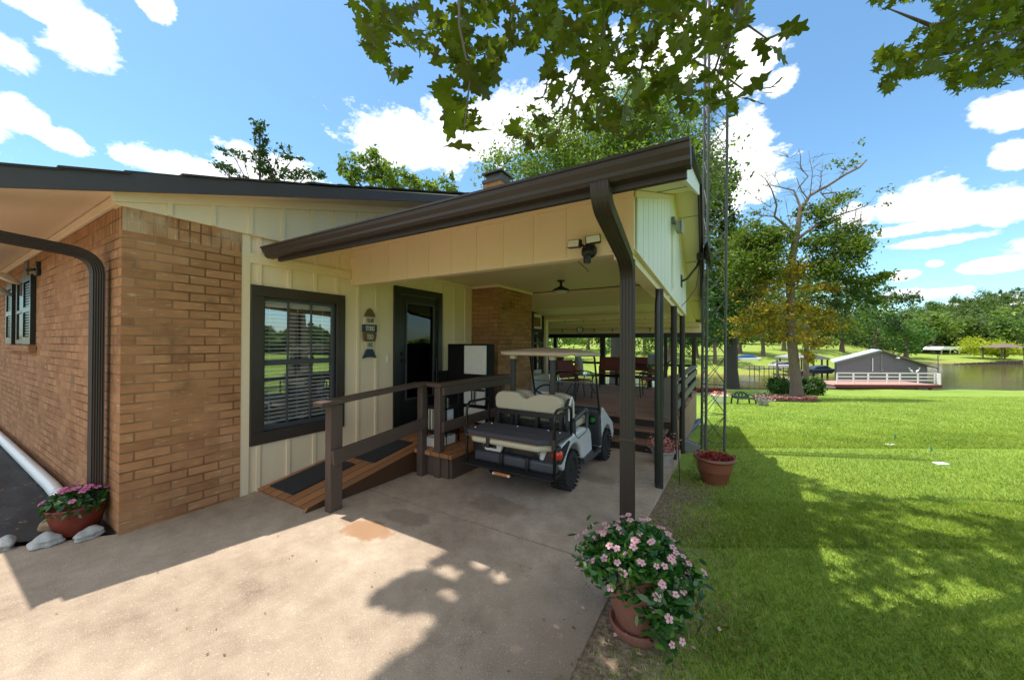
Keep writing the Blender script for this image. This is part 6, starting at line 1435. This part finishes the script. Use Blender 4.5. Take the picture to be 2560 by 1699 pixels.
# wooded hill: one mass of crowns
pts = []; sizes = []
rs = np.random.RandomState(5)
def hill_crown(s, t, r, h):
    p = W(s, t, 0); g = ground(p.x, p.y); c_ = np.array((p.x, p.y, g + h * .55))
    ax = np.array([CR * r, CF * r, UP * h * .55]); n_ = 360
    pts.append(blob_pts(c_, ax, n_, spread=.22, shell=.75))
for i in range(330):
    t = 128 + 175 * rs.rand() ** 1.2; u = rs.uniform(.50, 1.75); hill_crown(u * t, t, rs.uniform(3.6, 6.4), rs.uniform(8, 13))
for i in range(90):
    t = 118 + 10 * rs.rand(); u = rs.uniform(-.1, 1.7)
    hill_crown(u * t, t, rs.uniform(3, 5), rs.uniform(7, 11))
P1 = np.concatenate(pts); pts = []
for i in range(70):   # the shore wood carries on round to the right, out of frame (it is mirrored in the window)
    a = rs.uniform(-.9, .95); r = rs.uniform(48, 70); hill_crown(r * math.cos(a) + 0, max(-30, r * math.sin(a) * .6), rs.uniform(2, 4), rs.uniform(1.8, 3.6))
P2 = np.concatenate(pts)
q = [(P[:, 0] * .8603 + P[:, 1] * .5097) for P in (P2,)][0]; tt = -.5097 * P2[:, 0] + .8603 * P2[:, 1]
P2 = P2[(q > 1.55 * np.maximum(tt, 1))]
arrays_obj('forest', leaf_verts(np.concatenate([P1, P2]), .62, up=.5), 4, 'leaf_far', None, label='wooded hillside of mixed green trees rising across the lake', cat='forest', kind='stuff')
# ================================================================== OVERHANGING OAK
SUNV = Vector((.27, .10, -1.))
OAKLEAF = np.array([(-1.05, .015, 0), (-.72, .12, 0), (-.52, .34, .05), (-.34, .24, 0), (-.12, .52, .10), (.06, .60, .09), (.14, .50, .05), (.14, .25, 0), (.40, .30, .04), (.66, .46, .05), (.74, .34, .03), (.72, .16, 0), (1.0, .10, -.06), (1.02, -.05, -.06),
                    (.72, -.15, 0), (.70, -.38, .03), (.60, -.46, .05), (.38, -.28, .04), (.12, -.24, 0), (.10, -.52, .05), (.02, -.60, .09), (-.14, -.50, .10), (-.34, -.22, 0), (-.54, -.30, .05), (-.72, -.10, 0), (-1.05, -.015, 0)], float)
def inside(poly, x, y):
    r = False; j = len(poly) - 1
    for i in range(len(poly)):
        if (poly[i][1] > y) != (poly[j][1] > y) and x < (poly[j][0] - poly[i][0]) * (y - poly[i][1]) / (poly[j][1] - poly[i][1]) + poly[i][0]: r = not r
        j = i
    return r
TRB = Vector((4.4, 7.5, ground(4.4, 7.5)))
OK = thing('oak_tree', 'overhanging oak branches with large lobed leaves above the patio roof', 'tree', TRB)
bm = MB(); TT = TRB + Vector((-.5, -.6, 6.5))
bm.tube([TRB - Vector((0, 0, .3)), TRB + Vector((0, 0, .05)), TRB + Vector((-.1, -.1, 1.5)), TRB + Vector((-.25, -.35, 4)), TT], [.5, .38, .28, .25, .2], 12)
poly = [(800, -30), (830, 60), (815, 95), (860, 130), (900, 165), (940, 185), (960, 110), (1000, 120), (1015, 240), (1045, 335), (1085, 330), (1105, 290), (1122, 240), (1140, 180), (1150, 140), (1185, 105), (1240, 130), (1262, 170), (1250, 215), (1215, 260), (1165, 300), (1190, 345), (1250, 335), (1300, 320), (1340, 290), (1400, 305), (1450, 325), (1520, 300), (1570, 275), (1640, 250), (1665, 235), (1695, 270), (1735, 205), (1705, 165), (1680, 120), (1725, 60), (1735, -30)]
P = []
def hole(x, y): return math.sin(x * .031 + 1.3) * math.sin(y * .043 + x * .012 + .5) + .5 * math.sin(x * .07 - y * .05)
while len(P) < 1400:
    x, y = random.uniform(790, 1740), random.uniform(-30, 350)
    if not inside(poly, x, y): continue
    if hole(x, y) > (.55 if y < 120 else .33) and random.random() < .93: continue
    if hole(y * 2.1 + 40, x * 1.7) > .45 and random.random() < .8: continue
    if y > 200 and random.random() < .12: continue
    P.append((at(x * D, y * D, random.uniform(1.6, 3.0)), random.uniform(.040, .068)))
for x, y, t in ((1060, 335, 1.5), (1092, 300, 1.5), (1045, 250, 1.55), (1030, 200, 1.6), (1115, 205, 1.7), (1085, 190, 1.6), (1135, 150, 1.7), (1830, 62, 1.9), (1790, 85, 1.9), (1765, 120, 1.9), (1800, 125, 1.9), (1790, 195, 2), (1775, 215, 2), (1745, 195, 2), (1735, 230, 2), (1700, 225, 2), (1755, 105, 1.9), (1815, 75, 1.9), (1020, 225, 1.6), (1050, 285, 1.5), (1560, 300, 2), (1690, 265, 2)):
    P.append((at(x * D, y * D, t), random.uniform(.062, .078)))
for _ in range(170):   # the same branch carries on above the frame
    x, y = random.uniform(760, 1800), random.uniform(-220, -20); P.append((at(x * D, y * D, random.uniform(1.8, 3.4)), random.uniform(.065, .09)))
PN = np.array([tuple(p[0]) for p in P]); SZ = np.array([p[1] for p in P])[:, None]
V = leaf_verts(PN, SZ, OAKLEAF, .7, 0., .2, .18)
arrays_obj('leaves', V, len(OAKLEAF), 'leaf_near', OK)
tw = [(((1735, -60), (1700, 60), (1660, 160), (1640, 260)), 2.4, .014), (((1380, -60), (1395, 80), (1340, 160), (1290, 300)), 2.2, .012), (((1560, -60), (1500, 60), (1480, 160), (1400, 290)), 2.4, .013), (((1060, -60), (1060, 60), (1085, 180), (1070, 310)), 1.6, .008), (((900, -60), (880, 40), (870, 110)), 2.3, .01), (((1700, 40), (1770, 90), (1820, 70)), 1.95, .006), (((1650, 160), (1720, 210), (1790, 200)), 2.05, .006), (((1200, -60), (1180, 50), (1190, 110)), 2.2, .01), (((1290, -40), (1230, 90), (1100, 130)), 2.2, .008)]
for q, t, r in tw:
    limb(bm, [at(a * D, b * D, t) for a, b in q], r, r * .35, 6)
    o_ = at(q[0][0] * D, q[0][1] * D, t); h_ = Vector((.55, 1.6, 4.9)) + Vector((random.uniform(-.3, .3), random.uniform(-.3, .3), 0)); limb(bm, [o_, o_.lerp(h_, .5) + Vector((0, 0, .15)), h_], r, r * 1.6, 6)
limb(bm, [Vector((.2, 1.3, 4.95)), Vector((.9, 2.2, 4.9)), Vector((2.4, 4.6, 5.0)), TT - Vector((0, 0, 1.))], .03, .13, 8)
# upper crown: leaf masses standing where the shade on the ground comes from
def shade_pts(poly_, holes, n, zmin=6.5, edge=0.):
    out = []
    xs = [p[0] for p in poly_]; ys = [p[1] for p in poly_]
    tries = 0
    while len(out) < n and tries < n * 30:
        tries += 1
        gx, gy = random.uniform(min(xs), max(xs)), random.uniform(min(ys), max(ys))
        if not inside(poly_, gx, gy): continue
        bad = False
        for hx_, hy_, ra, rb, an in holes:
            dx, dy = gx - hx_, gy - hy_; c_, s_ = math.cos(an), math.sin(an); u, v = (dx * c_ + dy * s_) / ra, (-dx * s_ + dy * c_) / rb
            if u * u + v * v < 1 + .25 * math.sin(dx * .3) : bad = True; break
        if bad: continue
        g = (gx, gy)
        out.append(g)
    return out
def ground_polar(poly_D): return [tuple(on_ground(x * D, min(y, 2400) * D)[0][:2]) for x, y in poly_D]
# patches are laid out on the lawn itself (metres)
lawn_poly = ground_polar([(1745, 1072), (1800, 1085), (1880, 1105), (1960, 1112), (2050, 1150), (2150, 1145), (2363, 1195)]) + [(4.6, 4.2), (5.2, 1.), (4., -1.5), (0.2, -1.2), (-1.3, .3), (-1.35, 1.2), (-.6, 1.2), (-.62, 3.2), (-.5, 4.4)]
def gp(x, y): q = on_ground(x * D, y * D)[0]; return q.x, q.y
holes = []
for (x0, y0_), (x1, y1_), wd in (((1790, 1245), (1955, 1312), .10), ((2115, 1203), (2200, 1222), .10), ((1905, 1345), (2070, 1395), .075), ((2140, 1345), (2420, 1450), .13), ((2130, 1170), (2190, 1175), .10), ((1660, 1180), (1700, 1190), .06), ((1920, 1118), (1990, 1128), .12), ((2240, 1172), (2350, 1190), .1), ((1830, 1140), (1880, 1148), .1), ((1400, 1480), (1425, 1500), .04)):
    a = gp(x0, y0_); b = gp(x1, y1_); L_ = math.hypot(b[0] - a[0], b[1] - a[1]); holes.append(((a[0] + b[0]) / 2, (a[1] + b[1]) / 2, L_ / 2 + .14, wd * 1.2 + .12, math.atan2(b[1] - a[1], b[0] - a[0])))
conc_poly = [gp(1045, 1282), gp(960, 1330), gp(860, 1385), gp(1000, 1440), gp(985, 1500), gp(890, 1555), gp(870, 1600), (-1.45, .4), (-1.3, .3), (-.6, 1.2), (-.66, 2.2), (-1.2, 2.22)]
holes2 = []
for (x0, y0_), (x1, y1_), wd in (((990, 1318), (1070, 1332), .05), ((1085, 1300), (1125, 1318), .03), ((1130, 1330), (1180, 1350), .04), ((1005, 1368), (1060, 1385), .05), ((930, 1425), (1010, 1450), .05), ((1180, 1490), (1205, 1505), .03), ((1270, 1455), (1300, 1470), .03)):
    a = gp(x0, y0_); b = gp(x1, y1_); L_ = math.hypot(b[0] - a[0], b[1] - a[1]); holes2.append(((a[0] + b[0]) / 2, (a[1] + b[1]) / 2, L_ / 2 + .03, wd + .045, math.atan2(b[1] - a[1], b[0] - a[0])))
PS = []
for (pl_, hl_, n_) in ((lawn_poly, holes, 11000), (conc_poly, holes2, 3400)):
    for gx, gy in shade_pts(pl_, hl_, n_):
        t = -.5097 * gx + .8603 * gy; zz = max(6.2, 2.4 + 1.12 * max(0, t) + .8) + random.uniform(0, 2.2)
        PS.append((gx - SUNV.x * zz, gy - SUNV.y * zz, zz + ground(gx, gy)))
PS = np.array(PS)
arrays_obj('crown', leaf_verts(PS, .085, up=1.2), 4, 'leaf_oak', OK)
for i in range(16):
    e = Vector(PS[random.randrange(len(PS))]); md = TT.lerp(e, .5) + Vector((0, 0, .8)); limb(bm, [TT, md, e], .11, .02, 6)
bm.build('trunk', 'bark', OK, smooth=60)
# second tree: leaves at the top right corner
poly2 = [(2000, -10), (2045, 22), (2085, 8), (2130, 5), (2185, 50), (2110, 70), (2080, 100), (2015, 128), (2030, 185), (2050, 212), (2110, 178), (2165, 165), (2205, 212), (2262, 200), (2330, 198), (2363, 182), (2430, 180), (2430, -60), (2000, -60)]
P = []
while len(P) < 1350:
    x, y = random.uniform(2000, 2430), random.uniform(-60, 215)
    if not inside(poly2, x, y) or (x < 2140 and y < 45 and random.random() < .6): continue
    if hole(x * 1.4, y * 1.5) > .42 and random.random() < .75: continue
    P.append(tuple(at(x * D, y * D, random.uniform(2.2, 3.6))))
M2T = Vector((7.6, 3.2, ground(7.6, 3.2)))
MT = thing('maple_tree', 'leafy bough of a tree reaching in at the top right corner', 'tree', M2T)
MAPLE = np.array([(-1, 0, 0), (-.55, .12, 0), (-.5, .75, .08), (-.12, .34, 0), (.25, .85, .08), (.3, .3, 0), (1, 0, -.1), (.3, -.3, 0), (.25, -.85, .08), (-.12, -.34, 0), (-.5, -.75, .08), (-.55, -.12, 0)], float)
arrays_obj('leaves', leaf_verts(np.array(P), .045, MAPLE, .7, curl=.25), 12, 'leaf_near', MT)
bm = MB(); bm.tube([M2T - Vector((0, 0, .3)), M2T + Vector((0, 0, .1)), M2T + Vector((-.2, 0, 2.5)), M2T + Vector((-.4, .1, 5))], [.3, .24, .17, .12], 10)
for q in (((2600, -260), (2380, 60), (2200, 120), (2060, 150)), ((2500, -200), (2300, 20), (2150, 60), (2050, 20)), ((2500, -160), (2360, 100), (2280, 180))):
    w_ = [at(a * D, b * D, 2.9) for a, b in q]; limb(bm, [M2T + Vector((-.35, .1, 4.6)), w_[0] + Vector((.2, 0, .3))] + w_, .06, .004, 6)
bm.build('trunk', 'bark', MT, smooth=60)
# ================================================================== GRASS BLADES (near lawn)
def blades(n, tmin, tmax, umin, umax, h, w_):
    t = tmin + (tmax - tmin) * rng.random(n) ** 1.5; u = rng.uniform(umin, umax, n); s = u * t
    X = .8603 * s - .5097 * t; Y = .5097 * s + .8603 * t
    dirt = (X < -.02 + .12 * np.sin(Y * 5.)) & (Y < 5.3) & (Y > 1.6)
    keep = (X > -.70) & ~(dirt & (rng.random(n) < .97 - .6 * np.clip((X + .66) / .62, 0, 1) ** 1.5))
    keep &= ~((X < -.655) & (rng.random(n) < .6))
    keep &= ~((X < -.5) & (Y > 5.9))
    X, Y = X[keep], Y[keep]; Z = np.array([ground(x, y) for x, y in zip(X, Y)]); n = len(X)
    B_ = np.stack([X, Y, Z - .004], 1); a = rng.uniform(0, 6.283, n); d = np.stack([np.cos(a), np.sin(a), np.zeros(n)], 1); hh = (h * rng.uniform(.5, 1.25, n))[:, None]
    ln = rng.uniform(.2, 1.1, n)[:, None]; side = np.stack([-np.sin(a), np.cos(a), np.zeros(n)], 1) * (w_ * rng.uniform(.6, 1.3, n))[:, None]
    tip = B_ + d * hh * ln + np.array((0, 0, 1.)) * hh; mid = B_ + d * hh * ln * .4 + np.array((0, 0, .62)) * hh
    V = np.stack([B_ - side, B_ + side, mid + side * .7, tip, mid - side * .7], 1)
    return V.reshape(-1, 3)
def blades_xy(n, x0, x1, y0, y1, h, w_):
    X = rng.uniform(x0, x1, n); Y = rng.uniform(y0, y1, n); t = -.5097 * X + .8603 * Y; s = .8603 * X + .5097 * Y
    keep = ~((t > .9) & (s < 1.7 * t) & (s > .05 * t)); X, Y = X[keep], Y[keep]; Z = np.array([ground(x, y) for x, y in zip(X, Y)]); n = len(X)
    B_ = np.stack([X, Y, Z - .004], 1); a = rng.uniform(0, 6.283, n); d = np.stack([np.cos(a), np.sin(a), np.zeros(n)], 1); hh = (h * rng.uniform(.5, 1.25, n))[:, None]
    side = np.stack([-np.sin(a), np.cos(a), np.zeros(n)], 1) * w_; tip = B_ + d * hh * .7 + np.array((0, 0, 1.)) * hh; mid = B_ + d * hh * .3 + np.array((0, 0, .62)) * hh
    return np.stack([B_ - side, B_ + side, mid + side * .7, tip, mid - side * .7], 1).reshape(-1, 3)
V = np.concatenate([blades_xy(70000, -.66, 6.5, -2.5, 8., .032, .0042), blades(105000, .9, 4.0, .05, 1.75, .031, .0027), blades(85000, 3.0, 9.5, .1, 1.6, .034, .0042), blades(80000, 7, 24., .44, 1.5, .05, .009)])
arrays_obj('grass', V, 5, 'grass', None, kind='stuff', label='short green lawn grass beside the driveway', cat='grass')
# leaf litter on the fabric, the slab and the bare soil
V = []
def litter(x, y, z, s):
    a = random.uniform(0, 6.28); e = Vector((math.cos(a), math.sin(a), random.uniform(-.2, .3))) * s; f_ = Vector((-math.sin(a), math.cos(a), random.uniform(-.2, .3))) * s * .5; q = Vector((x, y, z)); V.extend([tuple(q - e), tuple(q + f_), tuple(q + e), tuple(q - f_)])
for _ in range(260):
    y = random.uniform(.1, .95); litter(-4.62 - .88 * (.97 - y) - abs(random.gauss(0, 1.6)), y, .05, random.uniform(.008, .022))
for _ in range(170): litter(random.uniform(-4.3, -.7), 2.2 + abs(random.gauss(0, 1.)) if random.random() < .5 else random.uniform(.5, 3), .008, random.uniform(.004, .012))
for _ in range(130): litter(-.72 + random.gauss(0, .10), random.uniform(1.3, 5.5), .012, random.uniform(.006, .016))
for _ in range(420):
    x, y = random.uniform(-.62, .25), random.uniform(1.7, 5.3); litter(x, y, ground(x, y) + .012, random.uniform(.006, .02))
for _ in range(60): litter(random.uniform(-3.9, -1.), 2.722 + random.gauss(0, .012), -.004, random.uniform(.004, .01))
arrays_obj('leaf_litter', np.array(V), 4, 'litter', None, kind='stuff', label='dry leaf litter scattered on the slab edge and planting bed', cat='leaf litter')
# fallen petals and leaves
V = []
for x, y in ((1450, 1490), (1475, 1520), (1420, 1475), (1600, 1505), (1560, 1440), (1660, 1462), (1345, 1412)):
    q = on_ground(x * D, y * D)[0] + Vector((0, 0, .03)); a = random.uniform(0, 6); e = Vector((math.cos(a), math.sin(a), .2)) * .016; f_ = Vector((-math.sin(a), math.cos(a), .1)) * .012; V += [tuple(q - e), tuple(q + f_), tuple(q + e), tuple(q - f_)]
arrays_obj('fallen_petals', np.array(V), 4, 'petal', None, kind='stuff', label='pink petals fallen on the grass around the big flower pot', cat='petals')
# ================================================================== SKY, SUN, CAMERA
EL, AZ = math.radians(73.9), math.atan2(-.27, -.10)
w = bpy.data.worlds.new('World'); sc.world = w; w.use_nodes = True
k = NT(w.node_tree); bg = k.n['Background']
sky = k.add('ShaderNodeTexSky', sky_type='NISHITA'); sky.sun_disc = False; sky.sun_elevation = EL; sky.sun_rotation = AZ
sky.air_density = 1.0; sky.dust_density = .6; sky.ozone_density = 1.6
k.put(bg.inputs[0], k.mix(1., sky.outputs[0], SKYTINT, 'MULTIPLY')); bg.inputs[1].default_value = SKY
dirv = k.add('ShaderNodeTexCoord').outputs['Generated']
CL = [(190, 125, .115, .085), (20, 118, .075, .06), (25, 258, .085, .06), (155, 332, .075, .045), (110, 10, .17, .07), (360, 8, .05, .06), (920, 330, .26, .11), (1100, 300, .24, .12), (1260, 260, .26, .12), (430, 392, .24, .055), (640, 400, .2, .075), (1400, 150, .17, .10), (1560, 130, .2, .12), (1720, 150, .15, .10), (1800, 185, .06, .05), (1700, 330, .13, .10), (1720, 400, .15, .10), (1690, 450, .12, .08), (2120, 470, .14, .08), (2220, 480, .17, .07), (2330, 475, .12, .065), (2170, 515, .2, .03), (2140, 560, .17, .022), (2290, 250, .07, .055), (2370, 245, .09, .06), (2340, 360, .07, .055), (2290, 612, .10, .028), (2080, 635, .06, .025), (2160, 610, .03, .016), (2120, 680, .12, .03), (2260, 705, .15, .03), (2360, 690, .1, .03), (1960, 500, .08, .06),
      (-500, 300, .3, .15), (-900, 100, .3, .2), (3100, 400, .3, .15), (3600, 200, .35, .2), (1200, -700, .5, .3)]
m_ = None
CL = [((at(x * D, y * D, 1.) - Vector((0, 0, EYE))).normalized(), a, b) for x, y, a, b in CL] + [(Vector(v).normalized(), a, b) for v, a, b in (((.5, -.8, .7), .95, .7), ((-.9, -.6, .5), .7, .5), ((1., .1, 1.1), .55, .5), ((.1, -.3, 1.), .6, .35), ((.2, -1, .25), .9, .25))]  # second list: unseen clouds overhead and behind, added to brighten the shade
for d, a, b in CL:
    q_ = .5 + .5 * clamp(d.dot(Vector(CF)), 0, 1) ** 2 if a < .3 else 1.
    v = k.vmath('MULTIPLY', k.vmath('SUBTRACT', dirv, tuple(d)), (1 / (a * .88 * q_), 1 / (a * .88 * q_), 1 / (b * .92 * q_)))
    f = k.math('SUBTRACT', 1., k.vmath('LENGTH', v, (0, 0, 0)))
    m_ = f if m_ is None else k.math('SMOOTH_MAX', m_, f, .04)
nz = k.noise(k.scale(dirv, (1, 1, 1.7)), 5.5, 9, .6); nz2 = k.noise(k.scale(dirv, (1, 1, 1.6)), 15., 10, .66)
mm_ = k.math('ADD', m_, k.math('ADD', k.math('MULTIPLY', k.math('SUBTRACT', nz, .5), .8), k.math('MULTIPLY', k.math('SUBTRACT', nz2, .5), 1.5)))
mask = k.ramp(mm_, [(.26, (0, 0, 0)), (.40, (.6, .6, .6)), (.58, (1, 1, 1))])
ccol = k.ramp(k.math('ADD', k.math('MULTIPLY', nz2, .6), k.math('MULTIPLY', nz, .5)), [(.36, (.74, .78, .85)), (.60, (1, 1, 1))])
cb = k.add('ShaderNodeBackground'); k.put(cb.inputs[0], ccol); cb.inputs[1].default_value = CLOUD
mx = k.add('ShaderNodeMixShader'); k.l.new(mask, mx.inputs[0]); k.l.new(bg.outputs[0], mx.inputs[1]); k.l.new(cb.outputs[0], mx.inputs[2])
k.l.new(mx.outputs[0], k.n['World Output'].inputs[0])
sun = bpy.data.lights.new('sun', 'SUN'); sun.energy = SUN; sun.angle = math.radians(.53); sun.color = (1., .95, .86)
so = bpy.data.objects.new('sun', sun); col.objects.link(so); so.rotation_euler = (-SUNV).to_track_quat('Z', 'Y').to_euler(); so.location = (-6, -3, 20)
cam = bpy.data.cameras.new('camera'); cam.sensor_fit = 'HORIZONTAL'; cam.sensor_width = 36.; cam.lens = FPX / 2560 * 36; cam.clip_start = .05; cam.clip_end = 2000
co = bpy.data.objects.new('camera', cam); col.objects.link(co)
r, d, f = [Vector(v) for v in MR]
co.matrix_world = Matrix(((r.x, -d.x, -f.x, 0), (r.y, -d.y, -f.y, 0), (r.z, -d.z, -f.z, EYE), (0, 0, 0, 1)))
sc.camera = co
sc.view_settings.view_transform = 'Standard'; sc.view_settings.look = 'None'; sc.view_settings.exposure = EXPO; sc.view_settings.gamma = 1.; sc.view_settings.use_curve_mapping = False
sc.render.engine = 'CYCLES'; sc.cycles.use_denoising = True
sc.cycles.max_bounces = 10; sc.cycles.diffuse_bounces = 8; sc.cycles.glossy_bounces = 4; sc.cycles.transmission_bounces = 6; sc.cycles.transparent_max_bounces = 12
sc.cycles.sample_clamp_indirect = 6.
